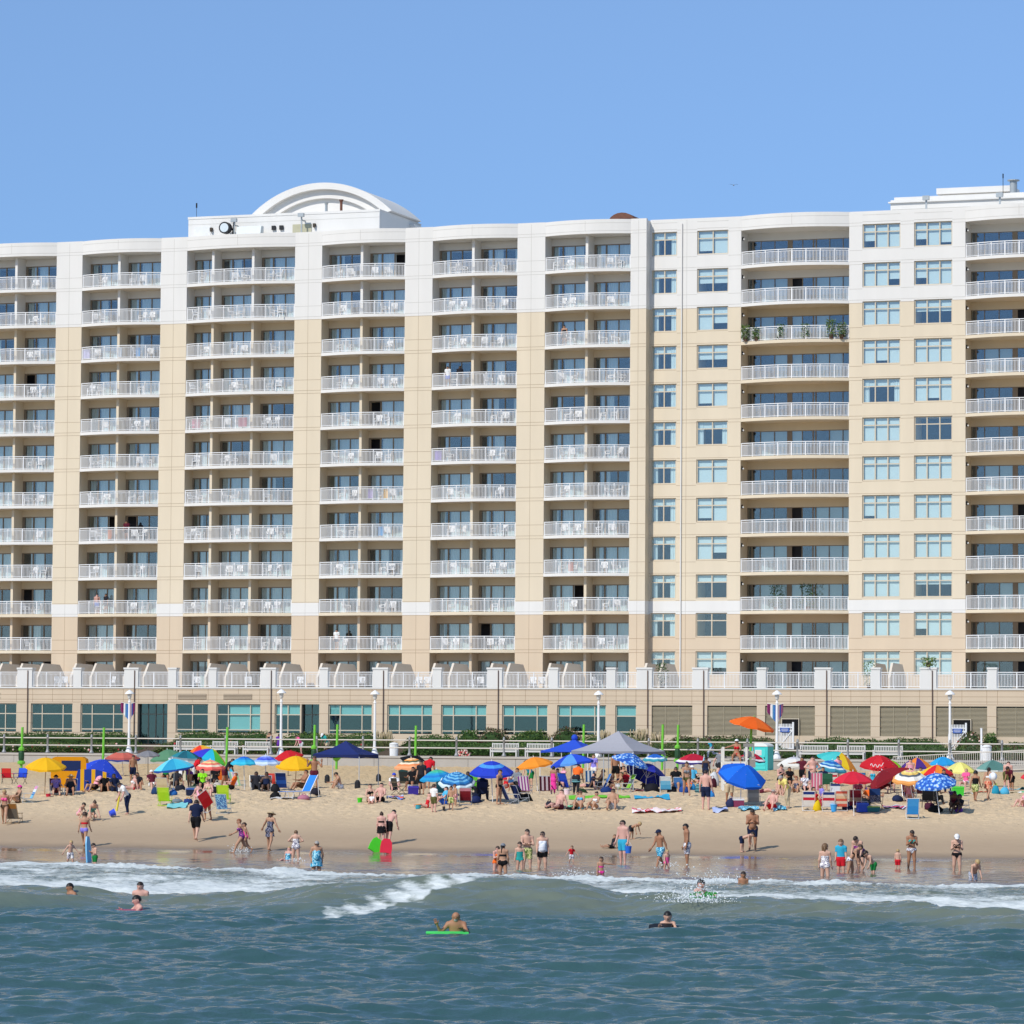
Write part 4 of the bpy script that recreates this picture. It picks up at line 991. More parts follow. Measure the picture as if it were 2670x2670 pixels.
def bench_mesh():
    W = 1.05; seat, back, fr = MB(), MB(), MB()
    for y in (-.42, -.30, -.18, -.06): seat.box(-W, W, y, y + .09, .44, .475)
    back.box(-W, W, .07, .11, .92, 1.0); back.box(-W, W, .06, .10, .52, .58)
    for k in range(17): x = -W + .06 + (2 * W - .12) * k / 16; back.box(x - .026, x + .026, .075, .10, .58, .92)
    for x in (-W + .04, W - .04):
        fr.box(x - .045, x + .045, -.42, -.34, 0, .68); fr.box(x - .045, x + .045, .05, .13, 0, 1.02); fr.box(x - .04, x + .04, -.46, .06, .65, .70); fr.box(x - .03, x + .03, -.36, .06, .36, .43)
    fr.box(-W, W, -.41, -.37, .34, .43)
    M = mat("weathered_white_wood", (.60, .58, .55), .7, .1, 3)
    return seat.mesh("seat", M), back.mesh("backrest", M), fr.mesh("frame", M)
BM = bench_mesh()
for px, lab in ((491, "slatted white bench behind the rainbow umbrellas, leftmost of the benches"), (586, "slatted white bench beside the third green post, second from left"), (671, "slatted white bench left of the lamp by the red umbrella"), (1317, "slatted white bench right of the crimson flowers"), (1408, "slatted white bench just left of the royal blue canopy"), (2122, "slatted white bench right of the toilet cabin and gate"), (2219, "slatted white bench behind the teal and yellow umbrella"), (2316, "slatted white bench behind the big red umbrella")):
    u, z, p = on_plane(px, 1965, -21.0); e = empty("park_bench", wpos(u, -21.0, Z_BW), -PSI); tag(e, lab, "bench", "white benches on the boardwalk")
    obj("seat", BM[0], e); obj("backrest", BM[1], e); obj("frame", BM[2], e)
for px, v, h, lab in ((1027, -27.8, .98, "white ribbed litter bin beside the lamp right of the navy canopy"), (2573, -27.8, 1.1, "white ribbed litter bin behind the ramp railing at the right")):
    u, z, p = on_plane(px, 1960, v); e = empty("litter_bin", wpos(u, v, Z_BW), -PSI); tag(e, lab, "litter bin")
    m_ = MB().lathe([(.27, 0), (.30, h * .86)], 20)
    for k in range(20): t = k * .314; m_.bar((.275 * math.cos(t), .275 * math.sin(t), .02), (.305 * math.cos(t), .305 * math.sin(t), h * .85), .05, .02)
    m_.build("body", RAILW, e); MB().lathe([(.34, h * .86), (.34, h * .93), (.2, h), (.05, h + .02)], 18).build("lid", RAILW, e)
u, z, p = on_plane(2559, 1950, -24); tag(MB().box(-.06, .06, -.06, .06, 0, 2.25).box(-.075, .075, -.075, .075, 2.25, 2.3).build("marker_post", RAILW, None, wpos(u, -24, Z_BW), -PSI), "plain white square post standing behind the ramp at the right", "post")
LIME = mat("lime_green_paint", (.16, .50, .05), .5, .15, 2); DKG = mat("dark_green_fitting", (.02, .07, .03), .6, .3)
for px, fy, ty, fit, lab in ((55, 2011, 1896, 1, "lime green post with bulging dark fitting near the left edge"), (268, 2003, 1897, 0, "lime green post above the royal blue half tent"), (590, 2003, 1896, 0, "lime green post beside a bench behind the rainbow umbrella"), (818, 2008, 1890, 1, "lime green post with round fittings left of the navy canopy"), (877, 2006, 1889, 2, "lime green post with a cross piece behind the navy canopy"), (1082, 2003, 1892, 0, "lime green post right of the white litter bin"), (1520, 2004, 1889, 0, "lime green post between the royal blue and the grey canopy"), (1726, 2008, 1889, 2, "lime green post right behind the grey canopy corner"), (1766, 2006, 1890, 1, "lime green post with dark fitting behind the red umbrella")):
    g = ground(px, fy); top = at_depth(px, ty, g.y).z - g.z
    e = empty("beach_post", g); tag(e, lab, "green post", "lime green posts along the seawall")
    MB().cyl((0, 0, -.2), (.05, 0, top), .088, .088, 10).build("post", LIME, e)
    if fit == 1:
        mb = MB()
        for z, r in ((top * .50, .2), (top * .2, .26), (top * .36, .16)): mb.lathe([(.1, z - .16), (r, z - .08), (r, z + .06), (.1, z + .16)], 10)
        mb.build("fitting", [LIME], e); MB().lathe([(.17, top * .24), (.2, top * .3), (.2, top * .42), (.16, top * .46)], 9).build("wrap", DKG, e)
    if fit == 2: MB().lathe([(.1, top * .18), (.42, top * .28), (.42, top * .3), (.1, top * .31)], 12).build("fitting", LIME, e)
# ramp with picket railing against the wall at the right
ra = empty("beach_ramp", FO, -PSI); tag(ra, "concrete ramp with pale picket railing climbing to the boardwalk at the right edge", "ramp")
ua, _, _ = on_plane(2331, 1985, V_WALL - 1.6); ub = ua + 16
v0 = V_WALL - 1.9; v1 = V_WALL - .43
mb = MB().prism_y([(ua, 2.0), (ub, 2.0), (ub, 4.0), (ua + 9, 3.72), (ua, 3.2)], v0, v1); mb.build("slope", M_CONC, ra)
def zr(u): return 3.2 + (u - ua) / 9 * .52 if u < ua + 9 else 3.72 + (u - ua - 9) / 7 * .28
mb = MB(); n = 110; PK = mat("pale_grey_railing", (.56, .53, .48), .5, .06)
for k in range(n + 1):
    u = ua + (ub - ua) * k / n; z = zr(u); mb.box(u - .014, u + .014, v0 + .05, v0 + .08, z, z + 1.02)
    if k < n: u2 = ua + (ub - ua) * (k + 1) / n; mb.bar((u, v0 + .065, z + 1.04), (u2, v0 + .065, zr(u2) + 1.04), .06, .06); mb.bar((u, v0 + .065, z + .1), (u2, v0 + .065, zr(u2) + .1), .04, .04)
mb.build("railing", PK, ra)
mb = MB()
for k in range(12): u = ua + 3 + (ub - ua - 3) * k / 12; u2 = ua + 3 + (ub - ua - 3) * (k + 1) / 12; mb.bar((u, v0 - .12, zr(u) - .25), (u2, v0 - .12, zr(u2) - .25), .05, .05); mb.box(u - .02, u + .02, v0 - .12, v0, zr(u) - .3, zr(u) - .26)
mb.build("handrail", PK, ra)

# a gull far off in the sky
gp = at_depth(1913, 483, 420); mb = MB().ell((0, 0, 0), (.07, .2, .07), 8, 6)
for s in (-1, 1): mb.add([(s * .05, -.05, .02), (s * .28, -.08, .13), (s * .55, .02, .04), (s * .28, .06, .12), (s * .05, .08, .02)], [(0, 1, 3, 4), (1, 2, 3)])
tag(mb.build("gull", mat("gull_feather", (.30, .30, .31), .8, .2), None, gp), "tiny dark gull in the empty sky above the apartment block", "bird")

# ------------------------------------------------------------------ people
def surfnet(F, org, h):
    S = F < 0; nx, ny, nz = F.shape
    c = np.zeros((nx - 1, ny - 1, nz - 1), np.int8)
    for dx in (0, 1):
        for dy in (0, 1):
            for dz in (0, 1): c += S[dx:nx - 1 + dx, dy:ny - 1 + dy, dz:nz - 1 + dz]
    mask = (c > 0) & (c < 8); idx = -np.ones(mask.shape, np.int64); I = np.argwhere(mask); idx[mask] = np.arange(len(I))
    acc = np.zeros((len(I), 3)); cnt = np.zeros(len(I)); i, j, k = I.T
    corners = [(a, b, d) for a in (0, 1) for b in (0, 1) for d in (0, 1)]
    for a in corners:
        for ax in range(3):
            if a[ax]: continue
            b = list(a); b[ax] = 1
            fa = F[i + a[0], j + a[1], k + a[2]]; fb = F[i + b[0], j + b[1], k + b[2]]
            m = (fa < 0) != (fb < 0); t = fa / np.where(m, fa - fb, 1)
            p = np.tile(np.array(a, float), (len(I), 1)); p[:, ax] += t
            acc[m] += p[m]; cnt[m] += 1
    V = (I + acc / cnt[:, None]) * h + org
    Q = []
    for ax in range(3):
        o1, o2 = [x for x in range(3) if x != ax]
        sl0 = [slice(1, -1)] * 3; sl1 = [slice(1, -1)] * 3; sl0[ax] = slice(0, -1); sl1[ax] = slice(1, None)
        A = S[tuple(sl0)]; B = S[tuple(sl1)]; E_ = np.argwhere(A != B)
        if not len(E_): continue
        sgn = A[tuple(E_.T)]; base = E_.copy(); base[:, o1] += 1; base[:, o2] += 1
        def cell(d1, d2):
            q = base.copy(); q[:, o1] += d1; q[:, o2] += d2; return idx[tuple(q.T)]
        q = np.stack([cell(-1, -1), cell(0, -1), cell(0, 0), cell(-1, 0)], 1)
        flip = sgn if ax != 1 else ~sgn
        q[~flip] = q[~flip][:, ::-1]; Q.append(q)
    return V, np.concatenate(Q)

POSE = {  # lean, legs (flex, spread, knee), arms (flex, spread, elbow, inward), head (pitch, yaw), pelvis height or None
 'stand': (2, [(2, 4, 3), (-2, 4, 3)], [(4, 9, 12, 4), (2, 9, 14, 4)], (8, 0), None),
 'stand2': (0, [(6, 5, 8), (-4, 6, 2)], [(-5, 11, 22, 6), (6, 10, 18, 6)], (5, 25), None),
 'walk': (5, [(24, 2, 6), (-16, 2, 22)], [(-22, 8, 12, 3), (22, 8, 22, 3)], (6, 0), None),
 'stride': (8, [(34, 3, 14), (-24, 3, 38)], [(-32, 12, 30, 4), (30, 12, 40, 4)], (4, 0), None),
 'cross': (0, [(3, 5, 3), (-3, 5, 3)], [(22, 8, 92, 78), (24, 8, 88, 78)], (10, 0), None),
 'hips': (0, [(4, 7, 4), (-2, 7, 3)], [(-12, 42, 78, 92), (-12, 42, 78, 92)], (6, 15), None),
 'hold': (3, [(3, 4, 4), (-4, 4, 6)], [(14, 8, 104, 34), (14, 8, 108, 34)], (26, 0), None),
 'point': (2, [(4, 6, 4), (-4, 6, 6)], [(10, 12, 20, 5), (10, 84, 6, 0)], (0, 35), None),
 'armsout': (6, [(14, 7, 10), (-12, 7, 14)], [(20, 38, 14, 0), (-14, 34, 20, 0)], (10, 10), None),
 'bend': (72, [(8, 5, 10), (0, 6, 8)], [(80, 8, 10, 6), (70, 8, 14, 6)], (-15, 0), None),
 'stoop': (38, [(10, 5, 14), (-6, 5, 8)], [(45, 8, 18, 8), (40, 8, 22, 8)], (8, 0), None),
 'squat': (30, [(105, 14, 138), (98, 14, 134)], [(55, 12, 40, 10), (50, 12, 30, 10)], (10, 0), None),
 'kneel': (48, [(60, 8, 150), (52, 8, 142)], [(62, 10, 16, 4), (62, 12, 16, 4)], (-10, 0), None),
 'sit': (-12, [(130, 9, 100), (124, 12, 92)], [(28, 14, 38, 12), (24, 16, 36, 12)], (8, 0), .075),
 'sitx': (16, [(132, 24, 108), (128, 24, 104)], [(58, 12, 42, 22), (60, 12, 40, 22)], (20, 0), .075),
 'sitlong': (-18, [(98, 8, 18), (108, 12, 34)], [(-28, 16, 10, 2), (-26, 16, 10, 2)], (4, 0), .075),
 'chair': (-22, [(106, 8, 76), (102, 10, 70)], [(22, 14, 52, 12), (20, 16, 50, 12)], (14, 0), .155),
 'camp': (-10, [(90, 9, 84), (88, 12, 80)], [(24, 14, 66, 14), (22, 14, 60, 14)], (10, 0), .27),
 'high': (-8, [(84, 12, 78), (70, 20, 60)], [(20, 70, 20, 4), (24, 14, 60, 14)], (4, 0), .32),
 'lie': (-84, [(88, 6, 4), (86, 8, 6)], [(6, 20, 20, 4), (6, 22, 26, 4)], (20, 0), .06),
 'swim': (10, [(-6, 6, 10), (4, 6, 10)], [(66, 20, 40, 26), (62, 18, 60, 30)], (2, 0), None),
 'wave': (10, [(-6, 6, 10), (4, 6, 10)], [(60, 20, 64, 48), (40, 38, 118, 20)], (2, 0), None),
 'run': (12, [(42, 3, 40), (-26, 3, 60)], [(-34, 8, 70, 6), (36, 8, 80, 6)], (2, 0), None),
 'behind': (2, [(3, 5, 3), (-3, 6, 5)], [(40, 30, 128, 30), (44, 34, 130, 30)], (12, 0), None),
}
SKIN = {'f': (.60, .36, .26), 'p': (.64, .36, .29), 't': (.46, .255, .16), 'o': (.38, .185, .105), 'd': (.105, .055, .036)}
HAIRC = {'black': (.012, .010, .010), 'brown': (.055, .030, .018), 'dark': (.028, .017, .012), 'blond': (.42, .29, .13), 'grey': (.33, .31, .29), 'red': (.24, .085, .035), 'lbrown': (.16, .09, .045)}
PAL = dict(navy='#1b2440', black='#17171a', white='#e6e6e4', red='#c8202c', blue='#2f5fc4', aqua='#35a6c6', teal='#2f9a94', green='#1f7a3c', lime='#8edc2a', pink='#ec5f97', hotpink='#e8409c', purple='#6b3aa0', orange='#ea6a28', yellow='#ead980', grey='#7b7f86', olive='#5a5a34', beige='#c7b595', lav='#8d83d8', sky='#53b4dc', maroon='#5c2030', brown='#5b4534', dark='#2a2a30', lpink='#eea6b8', royal='#2244c0')
def cloth(spec):
    if spec in PAL: return mat(spec + "_cloth", PAL[spec], .85, .12, 12, spec=.15)
    a = {'floral_blue': (['#e8eef2', '#3f7fc0', '#2a4c94', '#8ec3e0'], 'floral', 14), 'floral_dark': (['#e8e0dc', '#30344c', '#1f2236', '#7d7f92'], 'floral', 16), 'floral_purple': (['#f0d8ec', '#c23a98', '#40285c', '#7b3f86'], 'floral', 13),
         'floral_red': (['#f3ddd0', '#d8603c', '#a33224', '#e9b28c'], 'floral', 14), 'print_white': (['#efeceb', '#d9cfd3', '#6d6a80', '#efeceb'], 'floral', 12), 'print_aqua': (['#d8eef2', '#49aecb', '#1f7fa8', '#a7d9e6'], 'floral', 12), 'print_yellow': (['#ece6bd', '#9aa548', '#e4dca0', '#5f7f3a'], 'floral', 13),
         'stripe_white': (['#eceef2', '#eceef2', '#9aa2bb', '#eceef2'], 'hoop', 5.2), 'stripe_teal': (['#12343c', '#12343c', '#8fd0d6', '#12343c'], 'hoop', 4.0), 'stripe_blue': (['#e6e8ee', '#3c6cc4'], 'hoop', 6), 'plaid_blue': (['#3c5fa8', '#d8dce8', '#1f3468'], 'floral', 9), 'floral_big': (['#e6b078', '#c4d8ec', '#7cb0e2', '#3f74c8', '#2c58b0'], 'floral', 6.5), 'camo': (['#a7abb4', '#5f6a80', '#d6d8dc', '#7c86a0'], 'floral', 15), 'green_print': (['#3e7d74', '#274f4c', '#5fa096'], 'floral', 15)}[spec]
    return pattern(spec + "_cloth", a[0], a[1], a[2])
_hand = None
def hand_geo():
    """palm, four unequal bent fingers and a thumb leaving the side of the palm; wrist at the origin, fingers along -z, palm facing -y, thumb on +x"""
    mb = MB(); mb.bar((0, 0, .006), (0, 0, -.052), .046, .018, up=(0, 1, 0))
    for k, (x, l) in enumerate(((.017, .040), (.006, .046), (-.006, .043), (-.017, .033))):
        mid = (x * 1.1, -.006, -.05 - l * .55); mb.cyl((x, 0, -.048), mid, .0058, .0052, 5); mb.cyl(mid, (x * 1.15, -.019, -.05 - l), .0052, .004, 5)
    mb.cyl((.018, -.002, -.014), (.036, -.010, -.034), .0078, .0065, 5); mb.cyl((.036, -.010, -.034), (.038, -.016, -.054), .0065, .005, 5)
    return mb
HAND = hand_geo(); HV = np.array(HAND.v); HF = HAND.f
GARM = {  # which stretches of the body a garment covers: bone -> (from, to)
 'trunks': ({'pelvis': (-9, .62), 'hip': (-9, 9), 'thigh': (-9, .80)}, .013), 'shorts': ({'pelvis': (-9, .75), 'hip': (-9, 9), 'thigh': (-9, .55)}, .010), 'long': ({'pelvis': (-9, .7), 'hip': (-9, 9), 'thigh': (-9, 9), 'shin': (-9, .93)}, .010),
 'bottom': ({'pelvis': (-9, .48), 'hip': (-9, 9), 'thigh': (-9, .10)}, .006), 'top': ({'chest': (.30, .68), 'breast': (-9, 9)}, .006), 'suit': ({'pelvis': (-9, 9), 'chest': (-9, .78), 'hip': (-9, 9), 'thigh': (-9, .10), 'breast': (-9, 9), 'belly': (-9, 9)}, .006),
 'shirt': ({'pelvis': (.1, 9), 'chest': (-9, 9), 'clav': (-9, 9), 'uparm': (-9, .62), 'breast': (-9, 9), 'belly': (-9, 9)}, .012), 'tank': ({'pelvis': (.05, 9), 'chest': (-9, .95), 'breast': (-9, 9), 'belly': (-9, 9), 'clav': (.25, .75)}, .010)}
NPEOPLE = [0]
def person(label, P, H, yaw=0, pose='stand', skin='f', hair='brown', hs='short', wear='', ex='', fat=1.0, fem=False, kid=False, roll=0.0, group=None, seat=None, mirror=False, armset=None):
    """P: where the feet (or seat) meet the ground; yaw 0 faces the sea, 90 faces right"""
    lean, legs, arms, head, pel = POSE[pose]
    if mirror: legs = legs[::-1]; arms = arms[::-1]
    if armset: arms = armset
    if seat is not None: pel = seat
    r = R; fwd = Vector((0, -1, 0)); upv = Vector((0, 0, 1)); X = Vector((1, 0, 0))
    hsx = 1.28 if kid else 1.0; lg = .93 if kid else 1.0
    u = upv * math.cos(r(lean)) + fwd * math.sin(r(lean)); tf = fwd * math.cos(r(lean)) - upv * math.sin(r(lean))
    pv = Vector((0, 0, 0)); pr = []
    def cap(n, a, b, ra, rb, fr=None): pr.append((n, a, b, ra, rb, fr))
    fm = (X, tf, u, .66)
    wst = pv + u * .10; cht = pv + u * .265; shw = (.100 if fem else .112) * (.92 if kid else 1); sh = pv + u * .285
    f5 = fat ** .6
    cap('pelvis', pv - u * .01, wst, (.092 if fem else .084) * fat, (.072 if fem else .080) * fat, fm); cap('chest', wst, cht, (.074 if fem else .082) * fat, (.088 if fem else .100) * f5, fm)
    nk = pv + u * .335; hd_dir = (u * math.cos(r(head[0])) + tf * math.sin(r(head[0]))).normalized()
    hc = nk + hd_dir * .062 * hsx + tf * .010
    cap('neck', sh, nk + hd_dir * .02, .034, .030)
    hy = r(head[1]); hf = (tf - hd_dir * tf.dot(hd_dir)).normalized(); hx = hf.cross(hd_dir)
    hf2 = hf * math.cos(hy) + hx * math.sin(hy); hx2 = hf2.cross(hd_dir).normalized()
    cap('head', hc - hd_dir * .006, hc + hd_dir * .012, .052 * hsx, .056 * hsx, (hx2, hf2, hd_dir, 1.12)); cap('head', hc - hd_dir * .03 * hsx + hf2 * .014, hc - hd_dir * .042 * hsx + hf2 * .026, .036 * hsx, .026 * hsx)
    if fem and not kid:
        for s in (-1, 1): cap('breast', pv + u * .205 + X * s * .043 + tf * .052, pv + u * .2 + X * s * .043 + tf * .058, .034 * f5, .034 * f5)
    if fat > 1.15: cap('belly', pv + u * .06 + tf * .045 * fat, pv + u * .12 + tf * .05 * fat, .062 * fat, .058 * fat)
    hands = []; feet = []
    for s, (fl, ab, el, iw) in zip((1, -1), arms):
        so = sh + X * s * shw; cap('clav', sh, so, .050 * f5, .040 * f5)
        def adir(a, b): return (X * s * math.sin(r(b)) + (tf * math.sin(r(a)) - u * math.cos(r(a))) * math.cos(r(b))).normalized()
        d1 = adir(fl, ab); el_ = so + d1 * .172; d2 = adir(fl + el, ab - iw); wr = el_ + d2 * .148
        cap('uparm', so, el_, .031 * f5, .025 * f5); cap('forearm', el_, wr, .026 * f5, .0175); hands.append((wr, d2, s))
    for s, (fl, ab, kn) in zip((1, -1), legs):
        ho = pv + X * s * .049 - upv * .012
        def ldir(a, b): return (X * s * math.sin(r(b)) + (fwd * math.sin(r(a)) - upv * math.cos(r(a))) * math.cos(r(b))).normalized()
        d1 = ldir(fl, ab); kn_ = ho + d1 * .243 * lg; d2 = ldir(fl - kn, ab * .3); an = kn_ + d2 * .235 * lg
        cap('hip', ho - fwd * .012, ho - fwd * .016 + upv * .02, .064 * f5 * (1.06 if fem else 1), .060 * f5)
        cap('thigh', ho, kn_, .060 * f5, .038 * f5); cap('shin', kn_, an, .037 * f5, .021 * f5)
        ph = fl - kn; fa = min(90 + ph, 178); fd = ldir(max(fa, 30 if ph < -60 else fa), 8)
        cap('foot', an + d2 * .012, an + d2 * .018 + fd * .095, .022, .016); feet += [an + d2 * .035, an + d2 * .018 + fd * .095 + d2 * .016]
    A = np.array([list(p[1]) for p in pr]); B = np.array([list(p[2]) for p in pr])
    def fields(Pt):
        D = np.empty((len(pr), len(Pt))); T = np.empty_like(D)
        for k, (n, a, b, ra, rb, fr) in enumerate(pr):
            a = np.array(a); b = np.array(b); q = Pt - a; e = b - a
            if fr is not None:
                Mx = np.array([list(fr[0]), list(fr[1]), list(fr[2])]); q = q @ Mx.T; e = Mx @ e; q = q / np.array([1, fr[3], 1]); e = e / np.array([1, fr[3], 1])
            t = (q @ e) / max(1e-9, e @ e); tc = np.clip(t, 0, 1); T[k] = t
            D[k] = np.linalg.norm(q - tc[:, None] * e, axis=1) - (ra + (rb - ra) * tc)
        return D, T
    def smin(D, k=.011):
        m = D.min(0); return m - k * np.log(np.exp(-(D - m) / k).sum(0).clip(1, 50)) * .6
    h = .0165 if H > .8 else .02
    lo = np.minimum(A, B).min(0) - .15; hi = np.maximum(A, B).max(0) + .15
    n = np.ceil((hi - lo) / h).astype(int) + 1
    gx, gy, gz = [lo[i] + h * np.arange(n[i]) for i in range(3)]
    G = np.stack(np.meshgrid(gx, gy, gz, indexing='ij'), -1).reshape(-1, 3)
    D, _ = fields(G); V, Q = surfnet(smin(D).reshape(n), lo, h)
    e = .004; Nn = np.stack([smin(fields(V + np.eye(3)[i] * e)[0]) - smin(fields(V - np.eye(3)[i] * e)[0]) for i in range(3)], 1)
    Nn /= np.linalg.norm(Nn, axis=1)[:, None] + 1e-9
    D, T = fields(V); names = [p[0] for p in pr]; D[[k for k, n_ in enumerate(names) if n_ in ('chest', 'pelvis', 'belly', 'breast')]] -= .016; lab = D.argmin(0); tt = T[lab, np.arange(len(V))]
    if pel is None: z0 = -min(min(f.z for f in feet), V[:, 2].min() + .004)
    else: z0 = pel
    e_ = empty("person", P, r(yaw)); tag(e_, label, "person", group); e_.scale = (1, 1, 1); NPEOPLE[0] += 1
    off = np.array([0, 0, z0]); Sc = H
    def up(a): return (np.asarray(a) + off) * Sc
    # body
    mb = MB(); mb.v = [tuple(p) for p in V]; mb.f = [tuple(q) for q in Q]; mb.m = [0] * len(Q)
    for wr, d2, s in hands:
        az = -d2; ax = X * -s if abs(d2.x) < .8 else fwd; 
        if pose in ('stand', 'stand2', 'walk', 'stride', 'stoop', 'bend'): ax = tf
        ax = (ax - az * ax.dot(az)).normalized(); ay = az.cross(ax); Mx = np.array([list(ax * 1), list(ay), list(az)])
        mb.add((HV @ Mx) + np.array(wr), HF, 0)
    hm = Matrix((hx2, hf2, hd_dir)).transposed()
    mb.ell(hc + hf2 * .063 * hsx - hd_dir * .006 * hsx, (.009 * hsx, .014 * hsx, .014 * hsx), 6, 5, 0, M=hm)
    for s in (-1, 1):
        mb.ell(hc + hf2 * .053 * hsx + hx2 * s * .020 * hsx + hd_dir * .008 * hsx, (.009, .005, .006), 6, 4, 1, M=hm)
        mb.ell(hc + hx2 * s * .056 * hsx - hd_dir * .004 * hsx - hf2 * .004, (.006, .012, .018), 6, 5, 0, M=hm)
    mb.ell(hc + hf2 * .054 * hsx - hd_dir * .030 * hsx, (.016, .005, .005), 6, 4, 2, M=hm)
    mb.v = [tuple(p) for p in up(np.array(mb.v))]
    sk = mat("skin_" + skin, SKIN[skin], .55, .07, 3, spec=.3)
    bo = mb.build("body", [sk, mat("eye_dark", (.02, .015, .012), .3), mat("lips", (SKIN[skin][0] * .75, SKIN[skin][1] * .5, SKIN[skin][2] * .5), .5)], e_, smooth=True)
    # clothes
    for item in [w_ for w_ in wear.split() if w_]:
        kind, spec = item.split(':'); nm = {'suit': 'swimsuit', 'top': 'bikini_top', 'bottom': 'bikini_bottom', 'trunks': 'swim_trunks', 'long': 'trousers', 'tank': 'tank_top', 'shirt': 'shirt', 'shorts': 'shorts', 'skirt': 'skirt', 'dress': 'dress'}[kind]
        if kind in ('skirt', 'dress'):
            mb = MB(); l0, l1 = (.06, -.16) if kind == 'skirt' else (.06, -.34); vs = []; m_ = 14
            for zz, rr in ((l0, .086 * fat), (-.02, .100 * fat), (l1, .115 * fat + abs(l1) * .1)):
                for k in range(m_): t = 2 * math.pi * k / m_; vs.append(up((rr * math.cos(t), rr * .74 * math.sin(t) - .005, zz + (.012 * math.sin(3 * t) if zz == l1 else 0))))
            mb.add(vs, [(j * m_ + k, (j + 1) * m_ + k, (j + 1) * m_ + (k + 1) % m_, j * m_ + (k + 1) % m_) for j in range(2) for k in range(m_)])
            mb.build(nm, cloth(spec), e_, smooth=True)
            if kind == 'skirt': continue
            kind = 'suit'
        reg, ofs = GARM[kind]
        ok = np.zeros(len(V), bool)
        for k, nmb in enumerate(names):
            if nmb in reg: a, b = reg[nmb]; ok |= (lab == k) & (tt >= a) & (tt <= b)
        qs = Q[ok[Q].all(1)]
        if not len(qs): continue
        used, inv = np.unique(qs, return_inverse=True); vv = V[used] + Nn[used] * ofs
        if kind in ('trunks', 'shirt') : vv[:, 2] += 0
        mb = MB(); mb.v = [tuple(p) for p in up(vv)]; mb.f = [tuple(q) for q in inv.reshape(-1, 4)]; mb.m = [0] * len(mb.f)
        mb.build(nm, cloth(spec), e_, smooth=True)
    # hair, hats, glasses
    def C(p): return Vector(up(p))
    Rh = .0625 * hsx
    if hs != 'bald':
        mb = MB(); low = {'short': -.25, 'bob': -.95, 'long': -.6, 'tail': -.45, 'bun': -.45, 'crop': -.05, 'side': -.15}[hs]
        mb.ell(C(hc + hd_dir * .010 - hf2 * .004), (Rh * .97 * Sc, Rh * 1.16 * Sc, Rh * 1.16 * Sc), 14, 10, 0, keep=lambda q: (q.z > .42) or (q.y < .12 and q.z > low) if hs != 'side' else (q.y < .0 and low - .3 < q.z < .35), M=hm)
        if hs == 'long':
            b0 = hc - hf2 * .048 * hsx; b1 = hc - hf2 * .052 - u * .14 + (hd_dir - u) * 0
            for s in (-.026, 0, .026): mb.cyl(C(b0 + hx2 * s + hd_dir * .02), C(b1 + hx2 * s * 1.3), .030 * Sc, .016 * Sc, 7)
        if hs == 'tail': mb.cyl(C(hc - hf2 * .060 * hsx + hd_dir * .02), C(hc - hf2 * .085 - u * .16), .021 * Sc, .011 * Sc, 7); mb.ell(C(hc - hf2 * .062 * hsx + hd_dir * .02), .022 * Sc, 7, 5)
        if hs == 'bun': mb.ell(C(hc - hf2 * .045 * hsx + hd_dir * .062 * hsx), .030 * Sc, 8, 6)
        mb.build("hair", mat("hair_" + hair, HAIRC[hair], .5, .25, 20, spec=.35), e_, smooth=True)
    for x in ex.split():
        k, _, c = x.partition(':')
        if k == 'shades': 
            mb = MB(); mb.bar(C(hc + hf2 * .060 * hsx + hx2 * .040 * hsx + hd_dir * .010), C(hc + hf2 * .060 * hsx - hx2 * .040 * hsx + hd_dir * .010), .022 * Sc, .010 * Sc, up=tuple(hf2))
            for s in (-1, 1): mb.bar(C(hc + hf2 * .060 * hsx + hx2 * s * .042 * hsx + hd_dir * .010), C(hc + hx2 * s * .060 * hsx + hd_dir * .008), .006 * Sc)
            mb.build("sunglasses", BLK, e_)
        if k in ('cap', 'straw', 'bucket'):
            mb = MB(); top = hc + hd_dir * .022
            if k == 'cap':
                mb.ell(C(top), (Rh * 1.06 * Sc, Rh * 1.26 * Sc, Rh * 1.12 * Sc), 14, 8, 0, keep=lambda q: q.z > .08, M=hm)
                mb.ell(C(top + hf2 * .075 * hsx + hd_dir * .002), (.046 * Sc, .052 * Sc, .007 * Sc), 10, 4, 0, M=hm)
            else:
                wd = .125 if k == 'straw' else .092
                mb.ell(C(top), (Rh * 1.05 * Sc, Rh * 1.2 * Sc, Rh * 1.15 * Sc), 14, 8, 0, keep=lambda q: q.z > .05, M=hm)
                mb.ell(C(top + hd_dir * .006), (wd * Sc, wd * 1.05 * Sc, .012 * Sc), 16, 5, 0, M=hm)
            mb.build({'cap': 'cap', 'straw': 'straw_hat', 'bucket': 'sun_hat'}[k], mat("hat_" + c, PAL.get(c, c) if c != 'straw' else (.52, .40, .24), .8, .12, 14), e_, smooth=True)
        if k == 'beard': MB().ell(C(hc - hd_dir * .036 * hsx + hf2 * .034), (.034 * Sc, .03 * Sc, .030 * Sc), 8, 6, 0, M=hm).build("beard", mat("hair_" + c, HAIRC[c], .6, .2, 20), e_, smooth=True)
        if k == 'gown': pass
    if roll: e_.rotation_euler = (0, r(roll), r(yaw))
    return e_
SEAZ = .05
def who(label, px, py, size, *a, dz=0.0, **k):
    """a person standing or sitting at a point of the photograph; size in photo pixels when above 3, in metres otherwise"""
    P = ground(px, py); s = scale_at(P)
    H = size / s + (max(0, SEAZ - P.z)) if size > 3 else size
    if P.z < SEAZ: P.z = float(land(P.x, P.y))
    P.z += dz
    return person(label, P, H, *a, **k)
